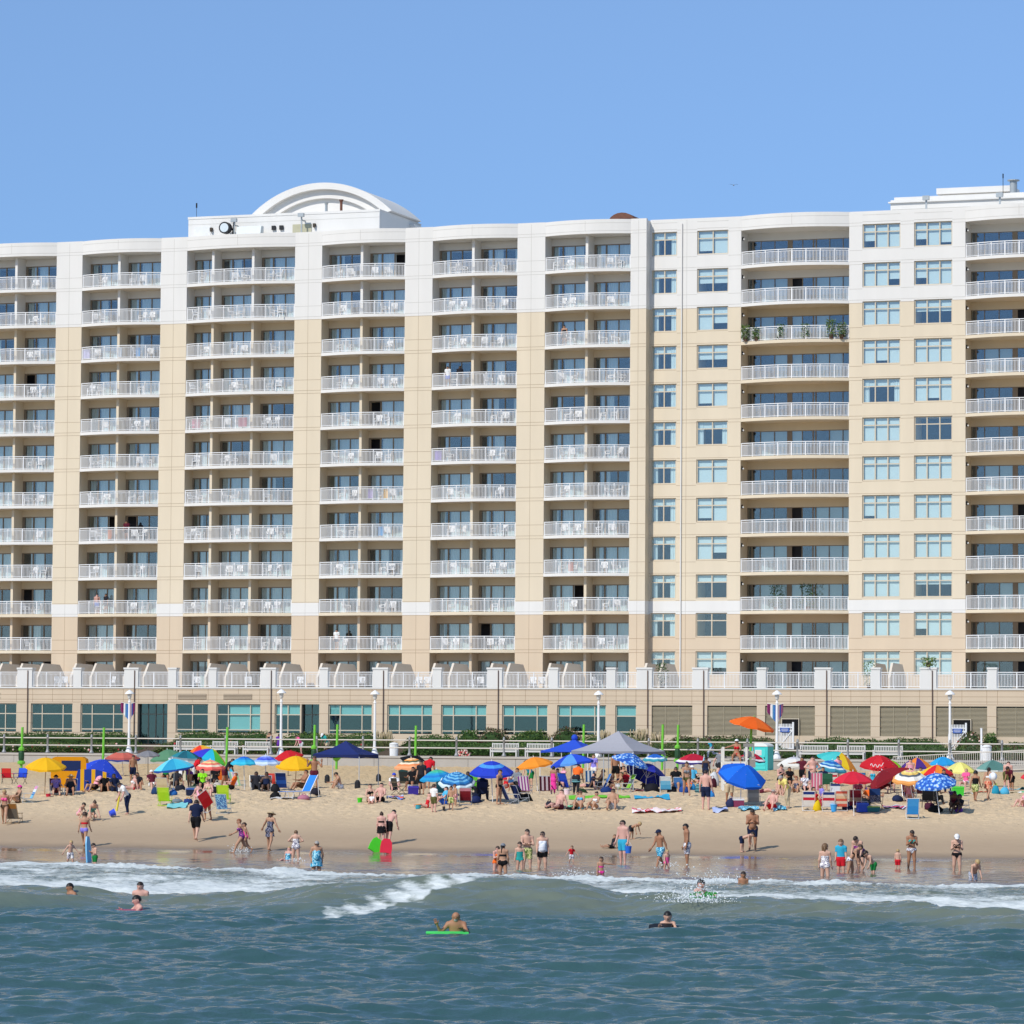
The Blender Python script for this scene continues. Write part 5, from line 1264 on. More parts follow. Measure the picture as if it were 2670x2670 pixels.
def afloat(label, px, py, size, sink, *a, **k):
    """somebody in the sea: py is the waterline, sink the depth of the feet below it (in body heights)"""
    d = ray(px, py); t = 60.0
    while t < 170:
        p = CAM + d * (t / d.y)
        if p.z <= float(water_z(p.x, p.y)): break
        t += .1
    P = p; H = size; P.z = float(water_z(P.x, P.y)) - sink * H
    return person(label, P, H, *a, **k), Vector((P.x, P.y, float(water_z(P.x, P.y))))

# ------------------------------------------------------------------ beach gear
def fabric(c):
    if c in PAL: return mat(c + "_canvas", PAL[c], .75, .09, 8, spec=.2, trans=.14)
    if c.startswith('#'): return mat("canvas_" + c[1:], c, .75, .09, 8, spec=.2, trans=.14)
    return cloth(c)
POLE = mat("white_pole", (.72, .72, .72), .35, .05); POLED = mat("dark_pole", (.06, .055, .05), .4, .1); POLEW = mat("wooden_pole", (.36, .23, .11), .6, .2, 9); ALU = mat("aluminium_tube", (.62, .64, .66), .35, .06, metal=.5)
UG = "beach umbrellas on the sand"
def umbrella(label, foot, apex, wpx, gores, rings=None, tilt=0, fwd=0, hr=.42, val=.10, pole=None, n=8, vcol=None, cat="umbrella", name="beach_umbrella", spin=.2, low=None, prad=.022):
    """canopy of n gores on ribs; rings recolours bands between centre and rim"""
    g = ground(*foot); s = scale_at(g); top = at_depth(apex[0], apex[1], g.y) - g
    hr = hr * 1.22; fwd += 5
    Rr = wpx / s / 2 / max(.55, math.cos(R(tilt)))
    e = empty(name, g); tag(e, label, cat, UG if name == "beach_umbrella" else None)
    M = Matrix.Translation(top) @ Matrix.Rotation(R(tilt), 4, 'Y') @ Matrix.Rotation(R(fwd), 4, 'X') @ Matrix.Rotation(spin, 4, 'Z')
    K = 5 if not rings else max(5, len(rings)); H = hr * Rr
    cols = []; 
    def mi(c):
        if c not in cols: cols.append(c)
        return cols.index(c)
    mb = MB(); vl = MB()
    def pt(r, a, sag=0): return (r * math.cos(a), r * math.sin(a), -H * (r / Rr) ** 1.55 - sag)
    for k in range(n):
        a0, a1 = 2 * math.pi * k / n, 2 * math.pi * (k + 1) / n; am = (a0 + a1) / 2; ch = math.cos((a1 - a0) / 2)
        for j in range(K):
            r0, r1 = Rr * j / K, Rr * (j + 1) / K
            c = (rings[j] if rings and j < len(rings) and rings[j] else gores[k % len(gores)])
            p = [pt(r0, a0), pt(r0 * ch * 1.0, am, .012 * j), pt(r0, a1), pt(r1, a0), pt(r1 * ch, am, .012 * (j + 1)), pt(r1, a1)]
            mb.add(p, [(0, 3, 4, 1), (1, 4, 5, 2)], mi(c))
        if val:
            c = vcol or (rings[-1] if rings and rings[-1] else gores[k % len(gores)])
            q = [pt(Rr, a0), pt(Rr * ch, am, .012 * K), pt(Rr, a1)]; d = val * Rr
            vs = q + [(q[0][0] * 1.01, q[0][1] * 1.01, q[0][2] - d * .75), (q[1][0] * 1.0, q[1][1] * 1.0, q[1][2] - d * 1.2), (q[2][0] * 1.01, q[2][1] * 1.01, q[2][2] - d * .75)]
            mb.add(vs, [(0, 3, 4, 1), (1, 4, 5, 2)], mi(c))
    mb.xf(M); cn = mb.build("canopy", [fabric(c) for c in cols], e)
    rb = MB()
    for k in range(n):
        a = 2 * math.pi * k / n; pr_ = None
        for j in range(4):
            p, q = pt(Rr * j / 4, a), pt(Rr * (j + 1) / 4, a); rb.bar((p[0], p[1], p[2] - .012), (q[0], q[1], q[2] - .012), .014)
        b = pt(Rr * .5, a); rb.bar((0, 0, -H * 1.25), (b[0], b[1], b[2] - .02), .010)
    rb.xf(M).build("ribs", pole or POLE, cn)
    mb = MB(); ax = M @ Vector((0, 0, -H * 1.35)); base = Vector((0, 0, -.15)) if low is None else low
    mb.cyl(base, ax, prad, prad * .9, 8); mb.cyl(ax, M @ Vector((0, 0, .02)), .019, .017, 8); mb.build("pole", pole or POLE, e)
    MB().cyl(M @ Vector((0, 0, .0)), M @ Vector((0, 0, .09)), .03, .008, 8).build("finial", pole or POLE, e)
    return e
RAIN = ['#e23a2e', '#f08a24', '#f2d838', '#7ccc3a', '#2fb9c9', '#3a4fc0', '#7a3fb0', '#e0557a']
Y1 = ['#f0b81e']
umbrella("bright yellow umbrella on a thin wooden pole, leftmost of the whole umbrellas", (116, 2075), (120, 1975), 106, Y1, pole=POLEW, tilt=2, fwd=6, hr=.36)
umbrella("bright yellow umbrella standing behind the blue lounger", (770, 2056), (772, 1971), 107, Y1, pole=POLEW, fwd=6, hr=.38)
umbrella("faded coral umbrella with a grey top behind the royal blue half tent", (322, 2024), (319, 1958), 94, ['#c9685a'], ['#8b8a7c', '#8b8a7c', '#c9685a', '#c9685a', '#c9685a', '#b05a50'], hr=.34, vcol='#3a4a8c')
umbrella("small grey umbrella between the coral and the green one", (386, 2036), (386, 1957), 62, ['#85858a'], hr=.3, pole=POLED)
umbrella("sage green umbrella sloping left, behind the light blue one", (428, 2030), (436, 1954), 94, ['#5c8c6c'], tilt=-7, hr=.38)
umbrella("dark teal umbrella with a white rim, left of the rainbow ones", (488, 2040), (486, 1957), 90, ['#2a8392', '#1f5f70'], [None, None, None, None, None, '#7f8f94'], tilt=4, hr=.4, vcol='#dfe6e8')
umbrella("light blue umbrella with two tone panels, front left of the rainbow ones", (451, 2061), (450, 1978), 106, ['#45c0de', '#6fd4ea', '#2f9cc4'], tilt=-8, hr=.38, vcol='#2c52a0')
umbrella("rainbow umbrella with a red and orange face, further back of the two", (525, 2022), (522, 1943), 80, ['#3a4fc0', '#7a3fb0', '#7ccc3a', '#2fb9b0', '#f0742a', '#e23a2e', '#f2a838', '#f2d838'], tilt=-8, hr=.42)
umbrella("rainbow umbrella with cyan, green and yellow panels, tilted right", (582, 2034), (553, 1953), 92, ['#2fc0e0', '#5fd04a', '#f2d838', '#f08a24', '#e23a2e', '#d04a9a', '#7a3fb0', '#3a3fc8'], tilt=18, hr=.44, spin=-1.9)
umbrella("orange and pink blotched umbrella in front of the rainbow ones", (551, 2061), (548, 1981), 80, ['#f0a468'], ['#f3b070', '#f29a86', '#f6cf90', '#ec7a66', '#f3dcc0', '#e86a60'], hr=.42)
umbrella("small blue umbrella in turquoise shades on a white pole, right of the rainbow ones", (638, 2062), (636, 1972), 70, ['#2c6fd0'], ['#2a56c8', '#2c6fd0', '#2c92d8', '#35b0dc', '#3fc0dc'], hr=.4)
umbrella("blue and white shaded umbrella left of the red one", (693, 2062), (693, 1969), 76, ['#5a6fe0'], ['#d5ddf2', '#aab8ee', '#6f80e4', '#4a5cd8', '#8fb2ea', '#cfe0f4'], hr=.42)
umbrella("plain red umbrella peeking out behind the yellow and the blue white ones", (751, 2024), (748, 1957), 80, ['#c9222c'], tilt=-10, hr=.36, pole=POLED)
umbrella("orange umbrella with cream and olive stripes beside the black one", (1063, 2055), (1072, 1976), 92, ['#f08a3c'], ['#f09a4a', '#f3dcb0', '#f0a050', '#55604a', '#f3e2c6', '#f0905a', '#f0a878'], tilt=-4, hr=.38)
umbrella("black umbrella tipped to the right behind the orange striped one", (1100, 2030), (1094, 1972), 82, ['#17181c'], tilt=24, hr=.4, pole=POLED)
umbrella("green and turquoise banded umbrella left of the blue striped one", (1138, 2078), (1138, 2006), 92, ['#2a8fc8'], ['#2a9ab0', '#58c088', '#3fb8b0', '#2f9cd0', '#2a80c8', '#2a9ad0'], tilt=-5, hr=.4)
umbrella("blue umbrella with many thin pale stripes, nearest in the middle group", (1194, 2093), (1191, 2013), 98, ['#2f80c0'], ['#2f80c0', '#6fb4dc', '#2a70b4', '#78bce0', '#2f80c0', '#78bce0', '#2a70b4', '#6fb4dc', '#2a78bc', '#2f5f90', '#d8ecf4'], fwd=12, hr=.44)
umbrella("royal blue umbrella with one light blue band, above the green chair", (1285, 2093), (1282, 1984), 116, ['#2a44c4', '#2238b0'], ['#2a44c4', '#2a44c4', '#4f9ce8', '#2a44c4', '#2a44c4'], fwd=6, hr=.42)
umbrella("plain orange umbrella sloping left over the striped chairs", (1403, 2064), (1391, 1974), 96, ['#f09430'], tilt=-9, hr=.34)
umbrella("blue umbrella with a printed light blue underside left of the grey canopy", (1483, 2062), (1488, 1966), 114, ['#2f58dc', '#2a4cc8', '#5c9ce8'], tilt=-9, hr=.34, fwd=-6, pole=POLE)
umbrella("blue umbrella printed with pale blossoms at the front leg of the grey canopy", (1646, 2066), (1650, 1965), 96, ['floral_big'], tilt=18, hr=.36)
umbrella("blue umbrella with a white and teal rim under the grey canopy's right corner", (1707, 2032), (1708, 1966), 66, ['#2c6ccc', '#2460bc'], [None, None, None, None, '#d8eaf0', '#3f9cae'], hr=.34)
umbrella("crimson umbrella with a white and navy rim left of the lifeguard stand", (1808, 2040), (1808, 1965), 96, ['#c4243c', '#b01f38'], [None, None, None, None, None, '#e8e4e8'], hr=.33, vcol='#3a2f7c')
umbrella("crimson umbrella with a navy rim half hidden behind the lifeguard stand", (1966, 2036), (1962, 1963), 74, ['#b4203a'], [None, None, None, None, None, '#e8e4e8'], tilt=8, hr=.36, vcol='#20244c')
umbrella("large plain blue umbrella tipped right in front of the lifeguard stand", (1931, 2104), (1944, 1995), 124, ['#1f6fe0', '#1a60d0'], tilt=15, fwd=20, hr=.42, vcol='#1a5cc8')
umbrella("white umbrella with grey top right of the toilet cabin", (2068, 2042), (2070, 1973), 90, ['#e2e0d8'], ['#b4b4bc', '#d4d4d8', '#e6e4de', '#e6e4de', '#e0ded6'], hr=.36)
umbrella("blue umbrella with teal and white stripes at its rim, under the teal and yellow one", (2174, 2050), (2170, 1982), 86, ['#2f7cc8'], ['#2a6cc0', '#5aa8dc', '#2a68b8', '#2c70c0', '#8fc8e0', '#2a68b0', '#dcecf0', '#3f8fa8'], tilt=10, hr=.42)
umbrella("umbrella of teal, yellow, orange and pink panels tipped to the right", (2192, 2042), (2194, 1962), 104, ['#f2cc2c', '#f09838', '#e85a8c', '#9a5ab8', '#3a5fd0', '#3a7fd0', '#3fc0c0', '#4fc8c8'], tilt=22, hr=.42, spin=-1.75)
umbrella("big red umbrella with white lettering on its front panel", (2297, 2062), (2294, 1969), 104, ['#c4202c', '#d02a34'], fwd=6, hr=.44, tilt=3)
umbrella("plain coral red umbrella on a white pole standing in front of the striped chairs", (2227, 2127), (2224, 2011), 106, ['#dc2f44', '#d0283c'], hr=.36)
umbrella("lime green umbrella mostly hidden right of the big red one", (2326, 2040), (2326, 1982), 62, ['#8cc428'], tilt=10, hr=.4)
umbrella("umbrella of purple and orange panels behind the yellow striped one", (2392, 2046), (2391, 1975), 80, ['#4c2f84', '#ee8a34'], hr=.48, spin=-.2)
umbrella("plain sky blue umbrella behind the pale yellow one", (2455, 2036), (2459, 1973), 72, ['#2fa4e0', '#2894d4'], hr=.4)
umbrella("pale yellow umbrella above the green box, at the right", (2504, 2053), (2503, 1987), 84, ['#ece27a', '#dcd884', '#f0e88c'], hr=.44)
umbrella("umbrella of red, orange and yellow panels behind the blue blossom one", (2446, 2066), (2443, 1994), 86, ['#d82c34', '#ee8a34', '#d82c34', '#f0c234'], hr=.42, spin=.55)
umbrella("umbrella with pale yellow, pink, grey and white stripes behind the blue front chair", (2384, 2093), (2372, 2007), 96, ['#e8cf72'], ['#e9d07a', '#e6a6a0', '#ecd98c', '#e8c46a', '#5a6470', '#f0eee6', '#f0ece0', '#eca45c'], fwd=8, hr=.42, tilt=-2)
umbrella("blue umbrella printed with orange and white blossoms, nearest at the right", (2451, 2127), (2437, 2016), 112, ['floral_big'], tilt=-7, fwd=8, hr=.4)
umbrella("grey green umbrella with a pale edge, rightmost of the whole umbrellas", (2588, 2052), (2588, 1982), 88, ['#5f8c84', '#6f9c94', '#507a74'], hr=.42, vcol='#d4dcda')
umbrella("pink and purple umbrella cut by the left picture edge", (-24, 2060), (-36, 1962), 90, ['#d8409c', '#7a3f9c'], tilt=22, hr=.5)
umbrella("coral red umbrella cut by the right picture edge", (2704, 2058), (2704, 2004), 88, ['#d83c48'], hr=.4)
umbrella("closed light blue umbrella standing furled on its pole", (1836, 2042), (1836, 1971), 13, ['#56b0d8', '#8fd0e4'], hr=4.6, val=0, n=6)
# lettering on the big red umbrella: an unreadable white script
# canopies and tents
def canopy(label, foot, Lpx, th, eave_py, peak_py, col, side=None, legcol=None, val=.28, knob=None):
    g = ground(*foot); s = scale_at(g); L = Lpx / s; t = R(th)
    pts = [Vector((0, 0, 0)), Vector((-L * math.cos(t), L * math.sin(t), 0)), Vector((-L * math.cos(t) + L * math.sin(t), L * math.sin(t) + L * math.cos(t), 0)), Vector((L * math.sin(t), L * math.cos(t), 0))]
    ze = at_depth(foot[0], eave_py, g.y).z - g.z; c = sum(pts, Vector()) / 4; zp = at_depth(foot[0], peak_py, g.y + c.y).z - g.z
    e = empty("pop_up_canopy", g); tag(e, label, "canopy")
    mb = MB(); cp = Vector((c.x, c.y, zp))
    for i in range(4):
        a = pts[i].copy(); b = pts[(i + 1) % 4].copy(); a.z = b.z = ze + val; m = 6
        rows = []
        for j in range(5):
            f = j / 4; rows.append([a.lerp(b, k / m).lerp(cp, f) + Vector((0, 0, -.10 * math.sin(math.pi * f) * (zp - ze) * .9 - .04 * math.sin(math.pi * k / m) * (1 - f))) for k in range(m + 1)])
        vs = [p for r_ in rows for p in r_]
        mb.add(vs, [(j * (m + 1) + k, j * (m + 1) + k + 1, (j + 1) * (m + 1) + k + 1, (j + 1) * (m + 1) + k) for j in range(4) for k in range(m)], 0)
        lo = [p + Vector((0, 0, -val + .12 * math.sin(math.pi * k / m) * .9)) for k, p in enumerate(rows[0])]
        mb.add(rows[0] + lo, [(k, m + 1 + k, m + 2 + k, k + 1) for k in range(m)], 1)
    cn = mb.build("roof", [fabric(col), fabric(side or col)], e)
    if knob: MB().ell(cp + Vector((0, 0, .08)), (.2, .2, .2), 8, 6).build("knob", fabric(col), cn)
    for i in range(4):
        q = pts[i]; zz = float(land(g.x + q.x, g.y + q.y)) - g.z
        MB().cyl(q + Vector((0, 0, zz - .05)), q + Vector((0, 0, ze + .1)), .028, .028, 6).build("leg", legcol or ALU, e)
    return e, g, pts
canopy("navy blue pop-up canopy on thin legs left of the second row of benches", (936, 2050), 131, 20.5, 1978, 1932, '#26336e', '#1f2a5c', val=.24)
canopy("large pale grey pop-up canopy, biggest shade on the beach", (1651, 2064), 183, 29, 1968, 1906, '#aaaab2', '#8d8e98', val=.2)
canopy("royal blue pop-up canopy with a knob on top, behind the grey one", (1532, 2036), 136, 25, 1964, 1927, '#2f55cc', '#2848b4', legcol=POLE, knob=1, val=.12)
for px, py, lab in ((853, 2042, "black sandbag weight round the left rear leg of the navy canopy"), (932, 2058, "black sandbag weight round the front leg of the navy canopy"), (987, 2040, "black sandbag weight at the right leg of the navy canopy")):
    g = ground(px, py); tag(MB().lathe([(.12, 0), (.16, .08), (.15, .38), (.09, .47), (.05, .5)], 10).build("sandbag", BLK, None, g), lab, "weight bag", "weights on the canopy legs")
umbrella("royal blue half tent with navy and yellow side flap, left group", (262, 2050), (272, 1980), 112, ['#2f4fd0', '#2a46bc'], tilt=14, fwd=-4, hr=.5, cat="beach tent", name="half_tent")
umbrella("dark blue half tent with grey lining behind the printed blue umbrella", (1682, 2062), (1700, 1994), 112, ['#232c7c', '#2a34a0'], tilt=22, fwd=-22, hr=.42, cat="beach tent", name="half_tent")
umbrella("dark red half tent leaning on the sand with a white zipped window", (2322, 2070), (2300, 2008), 124, ['#8c1c26', '#7c1822'], tilt=-30, fwd=-12, hr=.38, cat="beach tent", name="half_tent")
g = ground(215, 2064); s = scale_at(g); tag(MB().prism_y([(-.95, .0), (.2, 0), (.95, .9), (.2, 1.1), (-.7, 1.1)], 0, .03).build("windbreak", pattern("navy_yellow_cloth", ['#e0a820', '#1f3a8c', '#1f3a8c'], 'stripe', .55), None, at_depth(238, 2062, g.y)), "navy and yellow cloth side flap beside the royal blue half tent", "windbreak")
g = ground(178, 2056); s = scale_at(g); W_ = 92 / s; H_ = (2056 - 1974) / s
e = empty("cabana_tent", g); tag(e, "yellow cabana tent with a navy window panel behind the leftmost yellow umbrella", "beach tent")
prf = [(-W_ / 2, 0), (-W_ / 2, H_ * .86), (-W_ * .46, H_ * .96), (-W_ * .38, H_), (W_ * .38, H_), (W_ * .48, H_ * .93), (W_ / 2, H_ * .8), (W_ / 2, 0)]
MB().prism_y(prf, 0, .04).prism_y([(x * .98, z) for x, z in prf[1:7]] , .04, 1.4).build("shell", fabric('#e0960f'), e)
MB().box(-W_ * .2, W_ * .34, -.012, 0, H_ * .56, H_ * .88).build("window_panel", fabric('#1f2f5c'), e)

# ---- chairs
CG = "chairs brought to the beach"
def strips(mb, P0, P1, wd, cols, reg, vert=False):
    """cloth panel between two edges, in strips of colour"""
    P0 = Vector(P0); P1 = Vector(P1); n = len(cols); X = Vector((1, 0, 0)); nrm = (P1 - P0).cross(X).normalized() * .008
    for k, c in enumerate(cols):
        mi = reg(c)
        if vert: a = P0 + X * wd * (k / n - .5); b = P0 + X * wd * ((k + 1) / n - .5); c2 = b + (P1 - P0); d = a + (P1 - P0)
        else: a = P0.lerp(P1, k / n) - X * wd / 2; b = a + X * wd; d = P0.lerp(P1, (k + 1) / n) - X * wd / 2; c2 = d + X * wd
        mb.add([a - nrm, b - nrm, c2 - nrm, d - nrm, a + nrm, b + nrm, c2 + nrm, d + nrm], [(0, 1, 2, 3), (7, 6, 5, 4), (0, 4, 5, 1), (1, 5, 6, 2), (2, 6, 7, 3), (3, 7, 4, 0)], mi)
def chair(label, px, py, yaw, cols, seat=None, kind='sand', vert=False, tall=1.0, frame=None, P=None, w_=.58, roll=0, lift=0):
    g = P or ground(px, py); g = g + Vector((0, 0, lift)); fr = frame or ALU
    nm = {'sand': "beach_chair", 'camp': "camp_chair", 'wood': "canvas_chair"}[kind]
    e = empty(nm, g, R(yaw)); tag(e, label, "chair", CG)
    if roll: e.rotation_euler = (0, R(roll), R(yaw))
    mats = []
    def reg(c):
        if c not in mats: mats.append(c)
        return mats.index(c)
    seat = seat or [cols[0]]; W2 = w_ / 2
    if kind in ('sand', 'wood'):
        zs, zb, top = .24, .20, Vector((0, .20 + .30 * tall, .22 + .60 * tall))
        sb = MB(); strips(sb, (0, -.26, zs), (0, .20, zb), w_ - .05, seat, reg, vert); so = [fabric(c) for c in mats]; sb.build("seat", so, e)
        mats.clear(); bb = MB(); strips(bb, (0, .21, zb + .02), top, w_ - .05, cols, reg, vert); bb.build("backrest", [fabric(c) for c in mats], e)
        f = MB(); 
        for x in (-W2, W2):
            f.tube([(x, -.28, zs), (x, .21, zb), (x, top.y, top.z)], .014, 6); f.tube([(x, -.30, 0), (x, .30, 0)], .014, 6); f.tube([(x, -.24, zs), (x, .28, 0)], .012, 6); f.tube([(x, -.28, 0), (x, -.20, .46)], .012, 6)
            MB().box(x - .03, x + .03, -.26, .26, .45, .48).build("armrest", mat("pale_armrest", (.6, .58, .54), .6) if kind != 'wood' else POLEW, e)
        f.tube([(-W2, top.y, top.z), (W2, top.y, top.z)], .014, 6); f.tube([(-W2, .30, 0), (W2, .30, 0)], .014, 6)
        f.build("frame", POLEW if kind == 'wood' else fr, e)
    else:
        sb = MB(); strips(sb, (0, -.24, .43), (0, .22, .39), w_ - .06, seat, reg); sb.build("seat", [fabric(c) for c in mats], e)
        mats.clear(); bb = MB(); strips(bb, (0, .22, .40), (0, .34, .92 * tall), w_ - .08, cols, reg, vert); bb.build("backrest", [fabric(c) for c in mats], e)
        f = MB(); 
        for x in (-W2, W2):
            f.tube([(x, -.26, 0), (x * .9, .24, .42), (x * .9, .34, .92 * tall)], .013, 6); f.tube([(x, .28, 0), (x, -.24, .43), (x, -.24, .62)], .013, 6)
            MB().box(x - .035, x + .035, -.26, .28, .61, .64).build("armrest", fabric(cols[0]), e)
        f.tube([(-W2, -.26, 0), (W2, .28, 0)], .012, 6); f.tube([(W2, -.26, 0), (-W2, .28, 0)], .012, 6); f.build("frame", POLED, e)
    return e
chair("empty red folding camp chair near the left picture edge", 19, 2047, 20, ['red', '#e03a30'], kind='camp'); chair("empty royal blue folding camp chair right of the red one", 53, 2046, -20, ['royal', '#2f60d8'], kind='camp')
chair("low beach chair with blue and white back and a pink towel, left", 70, 2094, -70, ['#8fd0e8', '#3f8fd0', '#e8eef2', '#e89ac0'], tall=1.0); chair("wooden beach chair with brown canvas seen from behind, lower left", 38, 2146, 165, ['#6f675c', '#6f675c', '#9c6a34'], kind='wood', tall=1.15)
chair("dark purple low chair under the leftmost yellow umbrella", 146, 2073, 15, ['#3a2456', '#5c2050']); chair("dark blue low chair under the leftmost yellow umbrella", 184, 2074, 0, ['#1f2f5c', '#24407c'])
chair("lime green plastic chair facing away on open sand left of the pale blue towel", 430, 2100, 172, ['#b4e02c', '#b4e02c', '#c4ea3c'], frame=fabric('#b4e02c'), tall=1.05); chair("cream canvas chair behind the lime green one", 427, 2074, 170, ['#d8c49a', '#e0d0aa'], tall=1.1)
chair("lime green chair behind the blue patterned one", 584, 2096, 175, ['#b4e02c', '#c4ea3c'], frame=fabric('#b4e02c'), tall=1.1); chair("chair with white and bright blue blotches seen from behind, group at left", 583, 2122, 165, ['floral_blue'], tall=1.15)
chair("green and cream chair beside the blue cool box", 490, 2054, 175, ['#e8e2c4', '#24584a', '#e8e2c4'], vert=True, kind='camp', tall=1.15); chair("orange camp chair among the crowd under the pink umbrella", 578, 2052, 170, ['#d8641e', '#e0702a'], kind='camp', tall=1.05)
chair("chair with pastel green, white and lilac stripes right of the crowd", 622, 2058, 150, ['#a8dca0', '#eef0ea', '#c4b4e0', '#eef0ea', '#9cd0b0'], vert=True, tall=1.15, frame=POLE)
chair("navy striped low chair left of the blue lounger", 737, 2064, 170, ['#1f3f84', '#2a5cb0', '#1f3f84', '#1a2f64'], tall=1.25); chair("coral red camp chair beside the navy striped low chair", 711, 2063, 160, ['#e0483c', '#e85448'], kind='camp'); chair("dark low chair under the small turquoise blue umbrella", 668, 2063, 10, ['#20242c', '#2c3440']); chair("dark navy chair under the blue white umbrella", 692, 2064, 0, ['#1c2838', '#24344c'])
chair("bare tan framed folding chair left of the purple cool box", 1040, 2072, 60, ['#7c6c54', '#847458'], kind='camp', tall=.9); chair("tall dark grey chair under the orange striped umbrella", 1058, 2052, 165, ['#2c3434', '#343c3c', '#2a5c60'], tall=1.6); chair("tall olive grey chair behind the black umbrella", 1082, 2050, 190, ['#3c3c38', '#44443c'], tall=1.5)
chair("teal low chair under the blue striped umbrella", 1153, 2078, 175, ['#20687c', '#2a8094']); chair("dark red chair with a white and pink towel in front of the navy chairs", 1214, 2100, 178, ['#6c1424', '#7c1828', '#84202c', '#d890a0'], tall=1.0)
chair("lime green high chair under the royal blue umbrella", 1236, 2070, 170, ['#6cd038', '#78dc44'], tall=1.4); chair("navy camp chair holding a dark haired sitter under the royal blue umbrella", 1258, 2090, 178, ['navy', '#1f2c54'], kind='camp', tall=1.05)
chair("navy folding chair, left of the pair right of the royal blue umbrella", 1334, 2096, 110, ['#1f3470', '#24407c'], tall=1.1); chair("navy folding chair, right of the pair beside the purple striped chair", 1360, 2092, 120, ['#1f3470', '#1a2c60'], tall=1.0); chair("blue and white striped chair behind the navy pair", 1338, 2050, 160, ['#3c6cac', '#dce6ee', '#3c6cac', '#dce6ee'], tall=1.1)
chair("purple and white striped chair under the plain orange umbrella", 1370, 2072, 165, ['#a04aa0', '#f0e8f0', '#a04aa0', '#f0e8f0', '#a04aa0', '#f0e8f0', '#8c48a8'], vert=True, tall=1.2); chair("maroon striped chair left of the pink dress", 1422, 2072, 175, ['#5c1c34', '#d8ccd8', '#5c1c34', '#d8ccd8', '#4c1830'], vert=True, tall=1.2)
chair("royal blue slanted chair beside the striped towel", 1480, 2062, 140, ['royal', '#2c58d8'], tall=1.2); chair("blue chair with white stripes behind the dark sitter", 1540, 2048, 175, ['#1f5c9c', '#dce8f0', '#1f5c9c', '#dce8f0', '#1f5c9c'], vert=True, tall=1.05); chair("blue low chair facing left under the grey canopy", 1566, 2062, -80, ['#2a62b4', '#3c80d0'], tall=1.15)
chair("grey and lime folding lounge chair at the front leg of the grey canopy", 1628, 2066, -70, ['#8cc83c', '#5c6468', '#8cc83c'], tall=1.2); chair("light blue chair with white arms right of the dark blue half tent", 1736, 2068, 175, ['#5cb4e0', '#7cc8ec', '#e0e8ec'], tall=1.05, frame=POLE); chair("blue chair behind the olive bikini", 1770, 2066, 178, ['#3c78c8', '#5c94d8'], tall=.95, frame=POLE)
chair("black chair tipped on its side near the closed light blue umbrella", 1822, 2046, 130, ['black', '#22242a'], roll=28, lift=.12); chair("grey slatted chair under the large blue umbrella", 1966, 2102, 172, ['#8c9094', '#9ca0a4', '#84888c', '#a0a4a8'], tall=1.35)
US = ['#f0f0ee', '#f0f0ee', '#d83048', '#f0f0ee', '#24408c']
chair("red, white and blue chair left of the yellow bag", 2108, 2115, 178, US, tall=1.15, frame=POLE); chair("red, white and blue chair right of the yellow bag", 2160, 2115, 178, US, tall=1.15, frame=POLE); chair("peach and white banded chair right of the blue bucket", 2193, 2115, 178, ['#e8705c', '#f3e4cc', '#e8705c', '#f0d4ac', '#f3e4cc', '#e8705c'], tall=1.2, frame=POLE)
chair("maroon banded chair behind the pole of the coral red umbrella", 2230, 2113, 176, ['#7c2438', '#b09a84', '#7c2438', '#8c2c3c'], tall=1.2); chair("pink chair with thin white stripes, back row right", 2129, 2070, 176, ['#e86a94', '#f4dce4', '#e86a94', '#f4dce4', '#e86a94', '#f4dce4', '#e86a94'], vert=True, tall=1.45); chair("dark green camp chair right of the pink striped one", 2157, 2064, 178, ['#2c5c44', '#346850'], kind='camp', tall=1.05)
chair("small red, white and blue chair behind the coral red umbrella", 2170, 2046, 178, US, tall=1.0, frame=POLE); chair("steel blue chair right of the coral red umbrella's pole", 2241, 2064, 185, ['#2c6ca8', '#3478b4'], kind='camp', tall=1.1); chair("navy chair with white dots right of the round blue cooler", 2284, 2113, 165, ['floral_dark', '#1f3c70'], tall=1.1, kind='camp')
chair("bright light blue canvas chair on white frame, nearest at the right", 2379, 2135, 178, ['#3c9ce8', '#4ca8ec'], tall=1.2, frame=POLE); chair("black folding chair behind the bright light blue one", 2420, 2108, 172, ['black', '#1c1c20'], kind='camp', tall=1.0); chair("dark maroon low chair under the blossom umbrella", 2405, 2080, 170, ['#3c1828', '#44202c'], tall=1.2); chair("dark purple chair behind the two crouched sitters at right", 2506, 2112, 120, ['#4c2470', '#5c2c84'], tall=1.1)
chair("dark red chair with a sitter under the yellow striped umbrella", 2371, 2088, 5, ['#541a28', '#5c2030']); chair("dark blue chair under the pale yellow umbrella", 2463, 2066, 10, ['navy', '#24345c'])
# the blue lounger
g = ground(788, 2082); e = empty("sun_lounger", g, R(-48)); tag(e, "bright blue sun lounger with white frame and raised back, in front of the yellow umbrella", "lounger")
mats_ = []; mb = MB(); strips(mb, (0, -1.25, .33), (0, .25, .36), .6, ['#2f80dc'], lambda c: 0); mb.build("seat", fabric('#2f80dc'), e)
mb = MB(); strips(mb, (0, .26, .36), (0, .72, 1.14), .6, ['#3488e0'], lambda c: 0); mb.build("backrest", fabric('#3488e0'), e)
mb = MB()
for x in (-.32, .32):
    mb.tube([(x, -1.28, .32), (x, .25, .34), (x, .74, 1.18)], .02); mb.tube([(x, .7, 1.1), (x, .82, 0)], .018)
    for y in (-1.0, -.1): mb.tube([(x, y - .22, .31), (x, y - .1, .02), (x, y + .12, .02), (x, y + .22, .32)], .018)
mb.build("frame", POLE, e)

